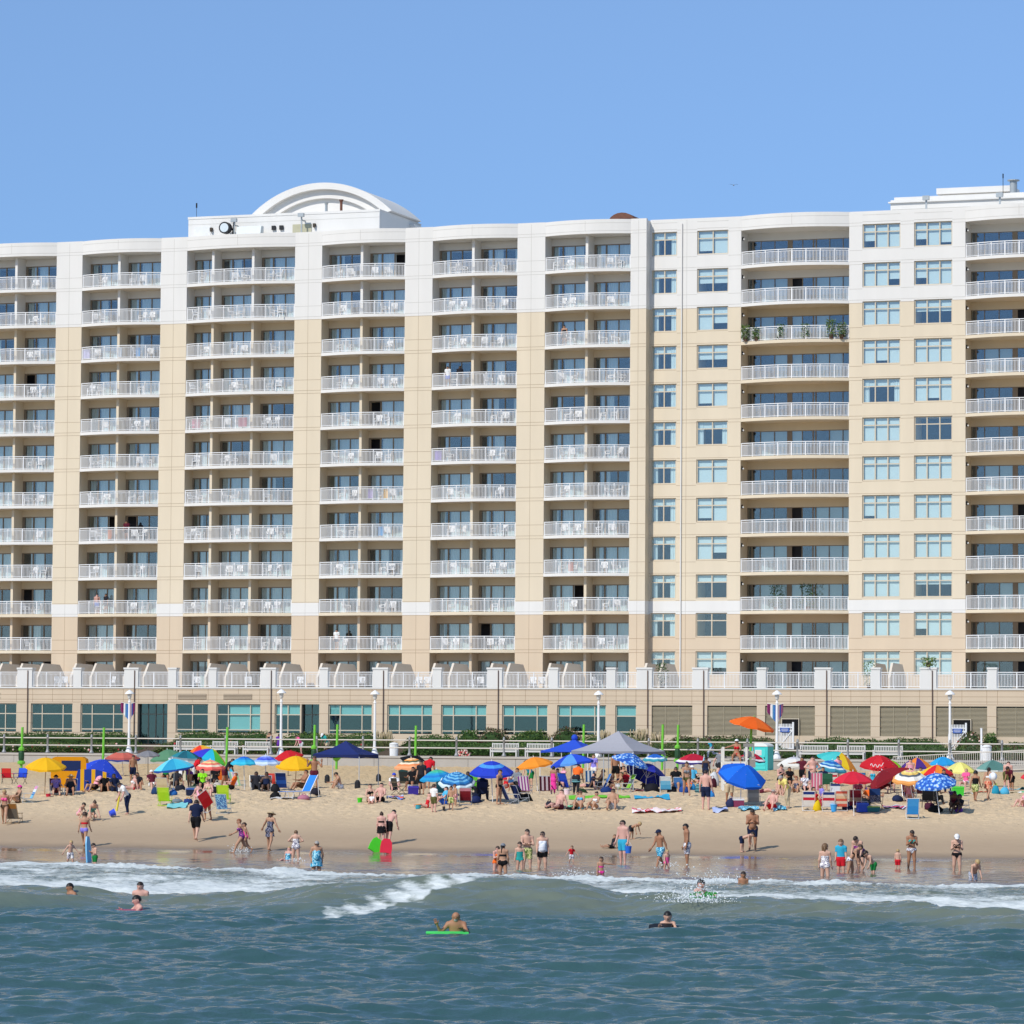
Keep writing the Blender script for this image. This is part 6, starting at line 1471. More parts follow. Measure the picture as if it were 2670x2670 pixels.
# ---- script lettering on the red umbrella (unreadable flourish of white strokes)
for o in list(COL.objects):
    if o.get('label', '').startswith("big red umbrella with white lettering"):
        g = o.location; s = scale_at(g); mb = MB(); c = at_depth(2287, 1998, g.y - 1.02) - g; pts = []
        for k in range(60):
            t = k / 59; x = -.36 + .72 * t; pts.append(c + Vector((x, .30 * abs(x) ** 1.6 - .02, .085 * math.sin(t * 21) * (1 - .35 * t) + .05 * math.sin(t * 6 + 1) + .10 * t)))
        mb.tube(pts, .020, 5); mb.build("lettering", mat("white_print", (.75, .72, .72), .7), o)

# ---- towels, bags, toys
def towel(label, px, py, wpx, dep, col, rot=0, cat="towel", name="towel", amp=.03):
    g = ground(px, py); s = scale_at(g); W = wpx / s; nx, ny = 12, 6; mb = MB(); vs = []; q = random.Random(int(px)); a = R(rot); ph = [q.uniform(0, 6) for _ in range(4)]
    for j in range(ny + 1):
        for i in range(nx + 1):
            x = W * (i / nx - .5); y = dep * (j / ny - .5); X = x * math.cos(a) - y * math.sin(a); Y = x * math.sin(a) + y * math.cos(a)
            z = float(sand_z(np.array(g.x + X), np.array(g.y + Y))) - g.z + .03 + amp * (1 + math.sin(x * 5 + ph[0]) * math.sin(y * 6 + ph[1]) + .6 * math.sin(x * 11 + ph[2] + y * 7))
            vs.append((X, Y, z))
    mb.add(vs, [(j * (nx + 1) + i, j * (nx + 1) + i + 1, (j + 1) * (nx + 1) + i + 1, (j + 1) * (nx + 1) + i) for j in range(ny) for i in range(nx)])
    mb.add([(x, y, z - .02) for x, y, z in vs], [(j * (nx + 1) + i, (j + 1) * (nx + 1) + i, (j + 1) * (nx + 1) + i + 1, j * (nx + 1) + i + 1) for j in range(ny) for i in range(nx)])
    tag(mb.build(name, fabric(col) if not isinstance(col, tuple) else pattern(label[:18].replace(' ', '_'), *col), None, g, smooth=True), label, cat)
towel("pale turquoise towel spread on the sand right of the lime green chair", 462, 2103, 52, 1.5, '#8cd8dc'); towel("long lime green blanket behind the four sunbathers", 1562, 2081, 158, 1.7, '#7cd23c', amp=.015); towel("bright sky blue blanket on the sand right of the four sunbathers", 1700, 2082, 92, 1.7, '#3cb4dc', amp=.015)
towel("long crumpled towel with pink, white and red patches below the sky blue blanket", 1712, 2119, 128, .8, (['#f0ece8', '#e8a0a8', '#d84048', '#eceaea', '#f2dcd8'], 'floral', 2.2), amp=.07); towel("white and blue rumpled towel behind the shadow of the bare backed teenager", 1878, 2117, 40, .8, 'stripe_blue', amp=.06); towel("white and blue rumpled towel below the grey slatted chair", 1952, 2112, 52, .8, 'print_aqua', amp=.06)
towel("white and pale blue towel at the feet of the cream shirt", 2032, 2111, 34, .8, 'print_aqua', amp=.07); towel("navy towel with white and red ends beside the bright light blue chair", 2332, 2108, 60, .8, (['#24346c', '#e8e8ea', '#24346c', '#d84058'], 'depth', 1.2), amp=.04); towel("blue beach mat with clothes left of the teal chair group", 1030, 2084, 44, .9, (['#3c7cc8', '#d4dce8', '#3c7cc8', '#d86a4c', '#28406c'], 'floral', 2.5), amp=.06)
towel("white towel with a dark bag left of the lounger", 735, 2086, 60, .9, '#d8d4d0', amp=.04); towel("orange red towel stretched behind the two walking figures at right", 2562, 2068, 32, .8, '#e0603c'); towel("white and green towel at the right behind the blue round bag", 2655, 2069, 50, 1.0, (['#e8ece8', '#58b888', '#e8ece8'], 'stripe', .8)); towel("pale turquoise mat far right on the sand", 2650, 2060, 46, 1.0, '#7cc4d0'); towel("pink towel under the dark blue half tent", 1663, 2066, 30, .8, '#e09a9c'); towel("white towel behind the green box at right", 2520, 2072, 40, .9, '#dcdcd0')
def box_item(label, px, py, w, d, h, col, lid=None, cat="cooler", name="cool_box", rot=10):
    g = ground(px, py); e = empty(name, g, R(rot)); tag(e, label, cat)
    mb = MB().box(-w / 2, w / 2, -d / 2, d / 2, 0, h * .8); mb.v = [(x * (1.0 if z > .1 else .92), y * (1.0 if z > .1 else .92), z) for x, y, z in mb.v]
    mb.build("body", mat("hard_" + col, PAL.get(col, col), .4, .06), e)
    m2 = MB().box(-w * .52, w * .52, -d * .53, d * .53, h * .8, h * .96).box(-w * .4, w * .4, -d * .4, d * .4, h * .96, h); m2.build("lid", mat("hard_" + (lid or col), PAL.get(lid or col, lid or col), .4, .06), e)
    MB().tube([(-w * .55, -.02, h * .6), (-w * .55, -.02, h * 1.12), (w * .55, -.02, h * 1.12), (w * .55, -.02, h * .6)], .012).build("handle", mat("pale_handle", (.6, .6, .6), .5), e)
box_item("navy blue cool box with light lid in the crowd at left", 497, 2074, .48, .32, .36, 'navy', '#4c6cb0'); box_item("purple and blue cool box right of the bare folding chair", 1077, 2072, .52, .36, .42, '#3c3090', '#4a40b0'); box_item("round blue cooler behind the coral red umbrella's pole", 2248, 2118, .50, .42, .44, '#1f48b8', '#2f58c8'); box_item("dusky pink cool box with white lid below the large blue umbrella", 1925, 2106, .50, .36, .42, '#8c3c58', '#e4e0e0')
box_item("bright green storage box at the foot of the pale yellow umbrella", 2497, 2076, .58, .40, .50, '#46c83c', '#54d448', "box", "storage_box"); box_item("white and navy cool bag behind the coral red umbrella", 2177, 2070, .46, .34, .52, '#d8dce4', '#28386c'); box_item("teal and green cool box under the navy dotted chair", 2276, 2118, .62, .30, .26, '#1f6c70', '#7ca83c')
def bag(label, px, py, r, h, col, col2=None, cat="bag", name="beach_bag"):
    g = ground(px, py); mb = MB(); q = random.Random(int(px * 3)); prf = [(r * .8, 0), (r, h * .15), (r * .95, h * .5), (r * .7, h * .85), (r * .3, h)]
    mb.lathe(prf, 10); mb.v = [(x * (1 + .15 * q.uniform(-1, 1)), y * .7, z * (1 + .1 * q.uniform(-1, 1))) for x, y, z in mb.v]
    n0 = len(mb.f); mb.tube([(-r * .4, 0, h * .8), (-r * .2, -.03, h * 1.25), (r * .2, -.03, h * 1.25), (r * .4, 0, h * .8)], .015, 5, 1)
    tag(mb.build(name, [fabric(col), fabric(col2 or col)], None, g, smooth=True), label, cat)
bag("black backpack on the white towel left of the lounger", 718, 2084, .26, .36, 'black'); bag("yellow bag standing between the two red, white and blue chairs", 2131, 2117, .20, .50, '#e0c01c'); bag("light blue bag on the sand left of the lifeguard stand, folded", 1853, 2080, .20, .34, '#3c90d8'); bag("navy and grey bag in the shade of the large blue umbrella", 1905, 2106, .24, .42, '#2c3458', '#8c98b0'); bag("black bag under the dark blue half tent, left of the light blue chair", 1700, 2067, .40, .48, '#1c1c24')
bag("aqua round bag on the sand at the right", 2620, 2072, .26, .36, '#58b8dc'); bag("striped teal, blue and lime beach bag right of the walker with the ball", 2596, 2072, .22, .46, '#2a9ab8', '#8cc83c'); bag("blue patterned bag at the foot of the light blue umbrella", 452, 2074, .2, .28, '#2c6cb8'); bag("dark blue bag beside the cream chair", 405, 2072, .24, .36, '#24406c'); bag("grey clothes bundle on the pale turquoise towel", 462, 2094, .3, .2, '#7c8890'); bag("orange and navy bundle beside the pale turquoise towel", 490, 2098, .24, .26, '#28407c', '#e8a02c')
bag("striped black and red bag beside the crimson umbrella's sitters", 1824, 2068, .26, .52, 'stripe_teal', '#c02c34'); bag("blue shoulder bag left of the striped black bag", 1804, 2062, .24, .36, '#2c88c4'); bag("white golf style beach trolley bag left of the lifeguard stand", 1862, 2052, .30, .80, '#d4d8dc', '#28303c'); bag("black and maroon bag under the white trolley bag", 1858, 2056, .26, .55, '#4c1c28'); bag("dark bag beside the four sunbathers at left", 1432, 2110, .22, .34, '#2c2c38'); bag("black swim bag between the two left sunbathers", 1490, 2112, .26, .2, '#1c1c20')
def bucket(label, px, py, r, h, col, col2, lie=0, name="bucket"):
    g = ground(px, py); e = empty(name, g); tag(e, label, "bucket")
    if lie: e.rotation_euler = (0, R(lie), R(20)); e.location.z += r
    MB().lathe([(r * .75, 0), (r, h), (r * .9, h), (r * .68, .02)], 14).build("body", mat("toy_" + col, PAL.get(col, col), .4, .05), e, smooth=False); MB().lathe([(r * 1.08, h * .9), (r * 1.1, h), (r * .9, h * 1.01)], 14).build("rim", mat("toy_" + col2, PAL.get(col2, col2), .4, .05), e)
bucket("green toy bucket beside the seated family with the infant", 938, 2094, .13, .26, '#3cc028', '#9ce03c'); bucket("turquoise toy bucket with orange sieve near the red swimsuit sitter", 1090, 2110, .16, .22, '#3c9cb0', '#f0a030'); bucket("light blue toy bucket between chairs at the coral red umbrella", 2174, 2118, .16, .34, '#3c9cdc', '#4cace8'); bucket("red toy bucket under the leftmost yellow umbrella", 126, 2078, .14, .16, '#c02840', '#d03850'); bucket("blue toy bucket lying on the sand beside the yellow bat", 286, 2132, .17, .26, '#3450d0', '#4464e0', 70); bucket("mint green ball shaped bucket in front of the left sunbathers", 1488, 2112, .16, .2, '#7cdcb4', '#8ce8c0'); bucket("white and pink tub behind the left sunbather", 1478, 2073, .16, .3, '#e8d0d8', '#f0f0f0')
# yellow bat held, shovel, ball
def bodyboard(label, pos, L, Wd, col, tilt=(0, 0, 0), edge=None, name="bodyboard", cat="bodyboard", flo=None):
    poly = [(-Wd / 2, -L / 2), (-Wd * .52, -L * .1), (-Wd * .46, L * .28), (-Wd * .26, L * .5), (Wd * .26, L * .5), (Wd * .46, L * .28), (Wd * .52, -L * .1), (Wd / 2, -L / 2), (0, -L * .46)]
    if flo is not None: pos = Vector((pos.x, pos.y, float(water_z(pos.x, pos.y)) + flo))
    e = empty(name, pos); e.rotation_euler = tuple(R(a) for a in tilt); tag(e, label, cat)
    MB().prism(poly, 0, .05).build("deck", mat("foam_" + col, PAL.get(col, col), .5, .06, 3), e); MB().prism([(x * .96, y * .96) for x, y in poly], -.012, -.002).build("underside", mat("slick_" + (edge or col), PAL.get(edge or col, edge or col), .3, .06), e)
    return e
g = ground(979, 2222); bodyboard("lime green bodyboard resting on wet sand behind a black skirted bather", g + Vector((0, -.1, .27)), .80, .54, '#54dc2c', (60, 36, 20)); g = ground(1007, 2224); bodyboard("red bodyboard standing upright on wet sand", g + Vector((0, -.25, .30)), .66, .52, '#e02c44', (78, 8, 12))
g = ground(229, 2246); bodyboard("pale blue board held upright by a wader in green trunks", g + Vector((0, -.05, .46)), 1.2, .5, '#7cc0e8', (86, 0, 76), name="foam_board")
g = ground(305, 2122); e = empty("toy_bat", g); tag(e, "yellow toy bat held pointing at the sand", "toy bat"); MB().cyl((.10, 0, .80), (-.02, 0, .12), .05, .05, 10).build("barrel", mat("toy_yellow", (.72, .6, .06), .4), e); MB().cyl((.10, 0, .80), (.14, 0, 1.0), .02, .025, 8).build("grip", mat("toy_yellow", (.72, .6, .06), .4), e)
g = ground(2590, 2070); tag(MB().ell((0, 0, 0), .21, 18, 12).build("beach_ball", pattern("ball_cloth", ['#f0f2f4', '#c8d4e4', '#f0f2f4'], 'stripe', 1.1), None, at_depth(2589, 2025, ground(2578, 2086).y - .3), smooth=True), "white beach ball carried by the walker with the long ponytail", "beach ball")
g = ground(1157, 2116); e = empty("spade", g); tag(e, "black and wooden spade stuck in the sand between two paddling figures", "spade"); MB().cyl((0, 0, .2), (.06, 0, .62), .016).build("shaft", POLEW, e); MB().box(-.06, .07, -.01, .01, 0, .24).build("blade", BLK, e)

# ---- lifeguard stand, toilet cabin
WW = mat("white_painted_wood", (.72, .70, .64), .65, .08, 3); GW = mat("grey_weathered_wood", (.28, .26, .24), .8, .15, 4)
g = ground(1914, 2062); s = scale_at(g); e = empty("lifeguard_stand", g, R(0)); tag(e, "white wooden lifeguard stand with a grey bench seat high above the sand", "lifeguard stand")
W2 = .62; zs = (2062 - 1972) / s; zt = (2062 - 1948) / s
for x in (-W2, W2):
    for y in (-.55, .65): MB().box(x - .06, x + .06, y - .06, y + .06, -.1, zt if y < 0 else zt * .98).build("leg", WW, e)
mb = MB()
for z in (.35, .95, 1.45): mb.box(-W2, W2, -.63, -.59, z, z + .13); mb.box(-W2, W2, .69, .72, z + .05, z + .16)
for x in (-W2, W2): mb.bar((x, -.5, .2), (x, .6, zs - .3), .1, .04); mb.box(x - .04, x + .04, -.6, .7, zs - .3, zs - .2)
mb.build("braces", WW, e)
MB().box(-W2 + .07, W2 + .5, -.45, .55, zs - .12, zs - .02).box(-W2 + .35, W2 - .1, -.46, -.42, zs - .60, zs - .16).box(W2 + .1, W2 + .5, -.46, -.42, zs - .60, zs - .16).build("platform", GW, e)
MB().box(W2 - .1, W2 + .5, .50, .55, zs + .50, zs + .68).box(W2 + .42, W2 + .5, .42, .5, zs - .02, zs + .5).build("backrest", GW, e)
MB().box(W2 + .12, W2 + .42, -.3, .2, zs - .02, zs + .28).build("kit_box", mat("cream_box", (.5, .46, .38), .7), e)
tz = at_depth(1967, 1869, g.y).z - g.z
umbrella("tilted orange umbrella on a lime green post above the lifeguard", (1953, 2056), (1966, 1869), 118, ['#f07028', '#e86420'], tilt=13, hr=.3, val=.1, pole=LIME, prad=.075)
Pg = g + Vector((.12, -.15, zs - .03))
person("person in red bikini and white cap sitting on the lifeguard stand, one arm stretched out", Pg, 1.7, -8, 'high', 'o', 'dark', 'short', 'top:red bottom:red', 'cap:white shades', fem=True, seat=.075, mirror=True)
g = ground(2001, 2014); g.y = wall_y(g.x) - 3.4; g.z = float(land(g.x, g.y)); s = scale_at(g); e = empty("portable_toilet", g, R(-24)); tag(e, "turquoise portable toilet cabin with white domed roof beside the lifeguard stand", "portable toilet")
AQ = mat("turquoise_plastic", (.05, .52, .52), .45, .05); h = (2014 - 1952) / s; w2 = .62
MB().box(-w2, w2, -w2, w2, 0, h).box(-w2 - .03, -w2 + .07, -w2 - .03, -w2 + .07, 0, h).box(w2 - .07, w2 + .03, -w2 - .03, -w2 + .07, 0, h).build("cabin", AQ, e)
dr = MB().box(-w2 + .12, w2 - .12, -w2 - .03, -w2 - .002, .12, h - .12)
for z in (.35, .65, .95): dr.box(-w2 + .2, w2 - .2, -w2 - .055, -w2 - .03, z, z + .12)
dd = dr.build("door", mat("turquoise_door", (.07, .60, .58), .45, .05), e); MB().box(w2 - .24, w2 - .18, -w2 - .06, -w2 - .03, h * .5, h * .56).build("latch", BLK, dd)
sg = MB().box(-.27, .2, -w2 - .045, -w2 - .031, h - .72, h - .22, 0)
for k in range(7):
    for q in range(4): sg.box(-.21 + q * .1, -.21 + q * .1 + .07, -w2 - .048, -w2 - .045, h - .66 + k * .06, h - .66 + k * .06 + .025, 1)
sg.build("notice", [mat("white_notice", (.72, .68, .68), .6), mat("grey_print", (.42, .36, .36), .7)], dd)
n = 10; prf = [(w2 * 1.06 * math.cos(math.pi * k / n), h + .02 + .26 * math.sin(math.pi * k / n)) for k in range(n + 1)]
MB().prism_y(prf[::-1], -w2 - .05, w2 + .05).build("roof", mat("white_plastic_roof", (.72, .76, .76), .45, .05), e)

# ---------------------------------------------------------------- people at the water's edge
who("person in a pink bikini top walking left of the wooden chair", 11, 2151, 92, 0, 'walk', 't', 'blond', 'bob', 'top:pink bottom:brown', fem=True)
who("person in a pink cap sitting with raised knees by the blue and white low chair", 46, 2094, 1.6, -60, 'sit', 't', 'dark', 'short', 'suit:brown', 'cap:hotpink', fem=True)
who("person in a white T-shirt and dark trousers leaning over the yellow bat", 331, 2126, 92, -55, 'stoop', 'p', 'dark', 'short', 'shirt:white long:navy', 'shades', fat=1.1)
who("small crouching person in pink on the damp sand at left", 206, 2138, 1.2, 60, 'squat', 'f', 'dark', 'short', 'suit:lpink', kid=True)
who("person in a dark green swimsuit kneeling and digging at left", 238, 2140, 1.6, 25, 'kneel', 'f', 'brown', 'bun', 'suit:green_print', fem=True)
who("person with an orange top and lilac swim bottom walking away at left", 219, 2210, 92, 170, 'walk', 't', 'brown', 'short', 'top:red bottom:lav', kid=True)
who("person in white patterned trunks stepping through the swash at left", 183, 2246, 66, 30, 'armsout', 'f', 'blond', 'crop', 'trunks:print_white', kid=True)
who("person in green trunks holding the pale blue board", 247, 2252, 68, -50, 'hold', 'f', 'dark', 'short', 'trunks:green', kid=True)
who("person in a navy T-shirt and black shorts walking away up the beach", 510, 2193, 108, 172, 'walk', 'f', 'dark', 'short', 'shirt:navy trunks:black', fat=1.18)
who("person bending with the red chair in front of the blue patterned chair", 541, 2141, 88, -120, 'stoop', 'o', 'dark', 'short', 'top:black bottom:black', fem=True)
chair("red folded chair being carried across the group at left", 0, 0, 200, ['#d8242c', '#e0303a'], P=ground(541, 2141) + Vector((.15, -.35, .55)), tall=1.25, roll=38)
who("person in a purple and blue swimsuit with red hair walking left in the swash", 629, 2224, 94, -75, 'stride', 't', 'red', 'short', 'suit:floral_purple', fem=True)
who("smaller person in a pink swimsuit walking behind the purple swimsuit", 640, 2219, 74, -70, 'walk', 't', 'brown', 'short', 'suit:hotpink', kid=True)
who("person in a straw hat and dark patterned swim dress at the water line", 703, 2220, 102, 150, 'armsout', 't', 'brown', 'long', 'suit:floral_dark skirt:floral_dark', 'straw:straw', fem=True)
who("person in pale patterned swimsuit, hands on hips, seen from behind in shallow water", 771, 2243, 84, 178, 'hips', 'f', 'lbrown', 'short', 'suit:print_white', fem=True, fat=1.15)
who("person in an aqua swimsuit sitting in the shallow water beside another's legs", 750, 2243, 1.35, -20, 'sitlong', 'p', 'blond', 'bob', 'suit:print_aqua', fem=True)
who("stout person in a blue skirted swimsuit standing in shallow water, left half", 825, 2272, 100, 8, 'behind', 't', 'grey', 'crop', 'suit:print_aqua skirt:print_aqua', 'shades', fem=True, fat=1.28, armset=[(-14, 22, 30, 30), (-10, 22, 34, 34)])
who("tall pale person bending down behind the red bodyboard", 1013, 2203, 98, 150, 'stoop', 'p', 'black', 'short', 'trunks:black')
who("person with tied up hair and a black swim skirt behind the green bodyboard", 994, 2205, 86, 176, 'stand', 'p', 'brown', 'bun', 'bottom:black skirt:black top:black', fem=True, fat=1.12)
who("person in a black bikini and grey cap standing in the water, seen from behind", 1311, 2277, 98, 176, 'stand2', 't', 'black', 'tail', 'top:black bottom:black', 'cap:grey', fem=True, fat=1.1)
who("slim person in coral swimwear just behind the black bikini", 1294, 2273, 86, 40, 'hold', 'p', 'brown', 'tail', 'suit:orange', fem=True)
who("person in a teal printed swimsuit standing left of crossed arms", 1355, 2266, 86, 0, 'stand', 'f', 'brown', 'long', 'suit:teal', kid=True)
who("person with crossed arms and patterned blue and green trunks in shallow water", 1374, 2262, 112, 8, 'cross', 'f', 'dark', 'short', 'trunks:print_yellow')
who("person in a white striped tank top and black shorts with sunglasses in shallow water", 1414, 2262, 106, 5, 'stand2', 'f', 'dark', 'short', 'tank:stripe_white shorts:black', 'shades', fem=True, fat=1.2)
who("toddler sized person in a red shirt paddling alone", 1490, 2248, 48, 20, 'armsout', 'f', 'lbrown', 'short', 'shirt:red trunks:print_white', kid=True)
who("person in a bright pink two piece pointing to the left", 1567, 2284, 74, 12, 'point', 't', 'brown', 'tail', 'top:hotpink bottom:hotpink', kid=True, mirror=True)
who("stout person in aqua blue trunks and sunglasses holding a blue bucket", 1624, 2249, 114, -40, 'stand2', 'p', 'dark', 'short', 'trunks:aqua', 'shades', fat=1.14)
g = ground(1634, 2236); P_ = at_depth(1638, 2216, ground(1624, 2249).y - .2); e = empty("bucket", P_ - Vector((0, 0, .14))); tag(e, "blue bucket carried by the person in aqua trunks", "bucket"); MB().lathe([(.11, 0), (.15, .3), (.13, .3), (.1, .02)], 14).build("body", mat("toy_blue", (.03, .15, .6), .4), e); MB().tube([(-.14, 0, .3), (-.08, 0, .44), (.08, 0, .44), (.14, 0, .3)], .01).build("handle", POLE, e)
who("small dark clad person crouching on wet sand left of the aqua trunks", 1596, 2213, 1.1, -70, 'sitlong', 't', 'lbrown', 'short', 'shirt:dark trunks:black', kid=True)
who("light haired small person bending behind the aqua trunks", 1646, 2190, 1.1, 60, 'bend', 't', 'blond', 'short', 'trunks:dark', kid=True)
who("person in a dark cap and aqua patterned trunks looking down at a pink swimsuit", 1721, 2258, 104, -50, 'walk', 'o', 'dark', 'crop', 'trunks:print_aqua', 'cap:navy')
who("small person in a pink swimsuit splashing beside the dark cap", 1738, 2266, 64, 25, 'walk', 'f', 'blond', 'short', 'suit:pink', kid=True)
who("bearded person in white patterned trunks facing left at the water line", 1791, 2256, 114, -82, 'stand', 'o', 'black', 'short', 'trunks:print_white', 'beard:black')
who("small person bending down to the wet sand beside navy trunks", 1934, 2223, 1.25, 75, 'bend', 'f', 'dark', 'short', 'trunks:navy', kid=True)
who("stocky sun tanned person in navy trunks looking at his hands on wet sand".replace("his hands", "folded hands"), 1962, 2220, 108, -6, 'hold', 'o', 'dark', 'crop', 'trunks:navy', fat=1.16)
who("slim person with long hair in a white patterned swimsuit, seen from behind in the water", 2151, 2286, 108, 165, 'stand2', 'f', 'lbrown', 'long', 'suit:print_white', kid=True)
who("person in a bright blue T-shirt and red trunks standing in the water", 2193, 2273, 98, -15, 'stand', 'f', 'lbrown', 'short', 'shirt:aqua trunks:red', kid=True, fat=1.1)
who("person in a dark bikini leaning toward a purple blossom shirt", 2217, 2277, 100, 70, 'stoop', 't', 'brown', 'short', 'top:black bottom:print_white', fem=True)
who("dark haired stout person in a purple blossom top and black shorts bending in the water", 2243, 2267, 106, -30, 'stoop', 'f', 'dark', 'bob', 'tank:floral_purple shorts:black', fem=True, fat=1.25)
who("person in dark green trunks looking down, right in the group of five", 2277, 2278, 84, -60, 'stoop', 'f', 'dark', 'short', 'trunks:green', kid=True)
who("toddler sized blond person in red trunks facing inland", 2341, 2264, 57, 172, 'stand', 'f', 'blond', 'short', 'trunks:red', kid=True)
who("person in a teal bikini top and pale bottom holding something in both hands", 2377, 2263, 105, 5, 'hold', 'o', 'dark', 'short', 'top:teal bottom:print_white', fem=True)
who("person in a white cap and dark bikini top holding something in both hands", 2495, 2272, 108, -5, 'hold', 'f', 'dark', 'short', 'top:black bottom:black', 'cap:white shades', fem=True)
who("small person bent over in the foam at the right", 2537, 2296, 1.35, 20, 'stoop', 'f', 'blond', 'short', 'trunks:camo', kid=True)
# swimmers
afloat("swimmer with dark hair, shoulders out of the water, far left", 186, 2331, 1.78, .84, -50, 'stand', 'o', 'black', 'short', 'trunks:navy', armset=[(20, 40, 20, 0), (20, 40, 20, 0)])
afloat("smiling swimmer standing chest deep behind the maroon bodyboard", 367, 2335, 1.78, .78, -15, 'stand', 'p', 'dark', 'short', 'trunks:navy')
_, P_ = afloat("swimmer looking left and leaning on the maroon bodyboard", 367, 2374, 1.6, .73, -60, 'swim', 'p', 'black', 'short', 'trunks:navy', kid=True)
bodyboard("dark maroon and pink bodyboard floating under a leaning swimmer", P_ + Vector((-.28, -.30, .045)), 1.05, .52, '#9c4664', (1, -3, 82), '#3c0f1c', flo=.02)
_, P_ = afloat("bearded swimmer resting on the bright green bodyboard", 1190, 2424, 1.8, .74, -5, 'wave', 'o', 'grey', 'side', 'trunks:navy', 'beard:grey', fat=1.15)
bodyboard("bright green bodyboard floating in front of the bearded swimmer", P_ + Vector((-.22, -.36, -.005)), 1.12, .50, '#4cd868', (0, 0, 88), flo=.02)
_, P_ = afloat("young swimmer with dark fringe leaning on the black bodyboard", 1742, 2417, 1.5, .73, -8, 'swim', 'f', 'black', 'short', 'trunks:black', kid=True)
bodyboard("black bodyboard floating in front of the young swimmer", P_ + Vector((-.22, -.40, .05)), .62, .50, '#18181c', (0, -16, 84), flo=.05)
afloat("swimmer whose dark head shows between the foam and the bathers at right", 1938, 2303, 1.3, .70, 0, 'stand', 'o', 'dark', 'short', 'trunks:navy', kid=True)
_, P_ = afloat("rider of the green board, only head and back showing in the spray", 1822, 2334, 1.5, .70, 30, 'swim', 'p', 'black', 'short', 'trunks:green', kid=True)
bodyboard("green bodyboard half hidden by spray on the wave", P_ + Vector((.10, -.40, -.10)), .80, .48, '#127a1e', (4, -44, 80), flo=.02)

# ---------------------------------------------------------------- people on the dry sand
D = who
D("person in a bikini sitting beside the yellow cabana tent", 208, 2058, 1.6, -20, 'sit', 'f', 'dark', 'short', 'top:white bottom:red', 'shades', fem=True)
D("person in a straw hat on the low chair under the leftmost yellow umbrella", 184, 2074, 1.7, 5, 'chair', 'o', 'dark', 'short', 'tank:dark trunks:navy', 'straw:straw')
D("person in a dark hat on the purple low chair at left", 146, 2073, 1.65, 10, 'chair', 'f', 'dark', 'short', 'shirt:lav shorts:maroon', 'bucket:black', fem=True)
D("person with outstretched bare legs under the royal blue half tent, left", 248, 2064, 1.7, -40, 'chair', 't', 'dark', 'short', 'shirt:lpink shorts:black'); D("person in dark clothes sitting under the royal blue half tent, middle", 272, 2064, 1.7, 10, 'sit', 'o', 'black', 'short', 'shirt:black trunks:black'); D("person in navy sitting at the right under the royal blue half tent", 300, 2066, 1.75, 40, 'sit', 'd', 'black', 'short', 'shirt:navy long:navy')
D("dark clad person with pink shorts sitting between the tents at left", 358, 2060, 1.7, 10, 'sit', 'o', 'black', 'short', 'shirt:dark shorts:lpink'); D("person lying with bare legs left of the grey umbrella pole", 344, 2062, 1.6, -60, 'sitlong', 'p', 'brown', 'short', 'top:white bottom:red', fem=True); D("person in white cap and maroon top on a low seat by the grey umbrella pole", 397, 2058, 1.65, 20, 'chair', 'p', 'grey', 'short', 'shirt:maroon trunks:white', 'cap:white'); D("dark person sitting under the light blue umbrella", 458, 2056, 1.7, -10, 'chair', 'd', 'black', 'short', 'shirt:dark shorts:black')
D("person in red and white standing behind the light blue umbrella", 502, 2046, 1.7, 120, 'stoop', 'o', 'dark', 'tail', 'shirt:red long:white', fem=True); D("dark person slumped in a black seat in the crowd at left", 516, 2060, 1.75, 15, 'chair', 'd', 'black', 'short', 'shirt:black long:black'); D("black haired person in sunglasses sitting low behind the red folded chair", 543, 2078, 1.6, 0, 'sit', 'p', 'black', 'bob', 'suit:beige', 'shades', fem=True); D("person bending over bags right of the pink umbrella", 586, 2056, 1.75, 70, 'stoop', 'o', 'dark', 'short', 'shirt:dark shorts:maroon'); D("pale person with a towel sitting left of the blue pole", 604, 2064, 1.6, -100, 'chair', 'p', 'red', 'short', 'shirt:orange shorts:black'); D("person with reddish skin crouched left of the red folded chair", 522, 2098, 1.5, -150, 'squat', 'p', 'brown', 'short', 'suit:lpink', fem=True)
D("dark skinned person in a black seat under the small turquoise blue umbrella", 668, 2064, 1.7, 5, 'chair', 'd', 'black', 'short', 'shirt:dark long:dark'); D("dark skinned person behind the white pole under the blue white umbrella", 694, 2065, 1.7, 0, 'chair', 'd', 'black', 'short', 'tank:navy shorts:black'); D("sun tanned person sitting behind the blue lounger under the yellow umbrella", 788, 2060, 1.75, -60, 'chair', 'o', 'brown', 'short', 'trunks:brown', fat=1.1); D("person with hands behind the head standing behind the raised blue lounger back", 819, 2062, 90, 10, 'behind', 'o', 'brown', 'short', 'trunks:maroon')
D("bare chested person sitting and leaning forward under the navy canopy", 888, 2058, 1.75, -80, 'sitx', 't', 'dark', 'short', 'trunks:camo'); D("person in a dark swimsuit sitting with an infant beside the green bucket", 966, 2092, 1.65, 15, 'sit', 'f', 'dark', 'short', 'suit:black', fem=True); D("infant in white sitting in front of the green bucket's owners", 969, 2097, .85, -10, 'sit', 'p', 'blond', 'crop', 'shirt:white', kid=True); D("bare chested person in dark trunks sitting with arms over knees right of the infant", 992, 2092, 1.75, -20, 'sit', 'p', 'dark', 'short', 'trunks:black')
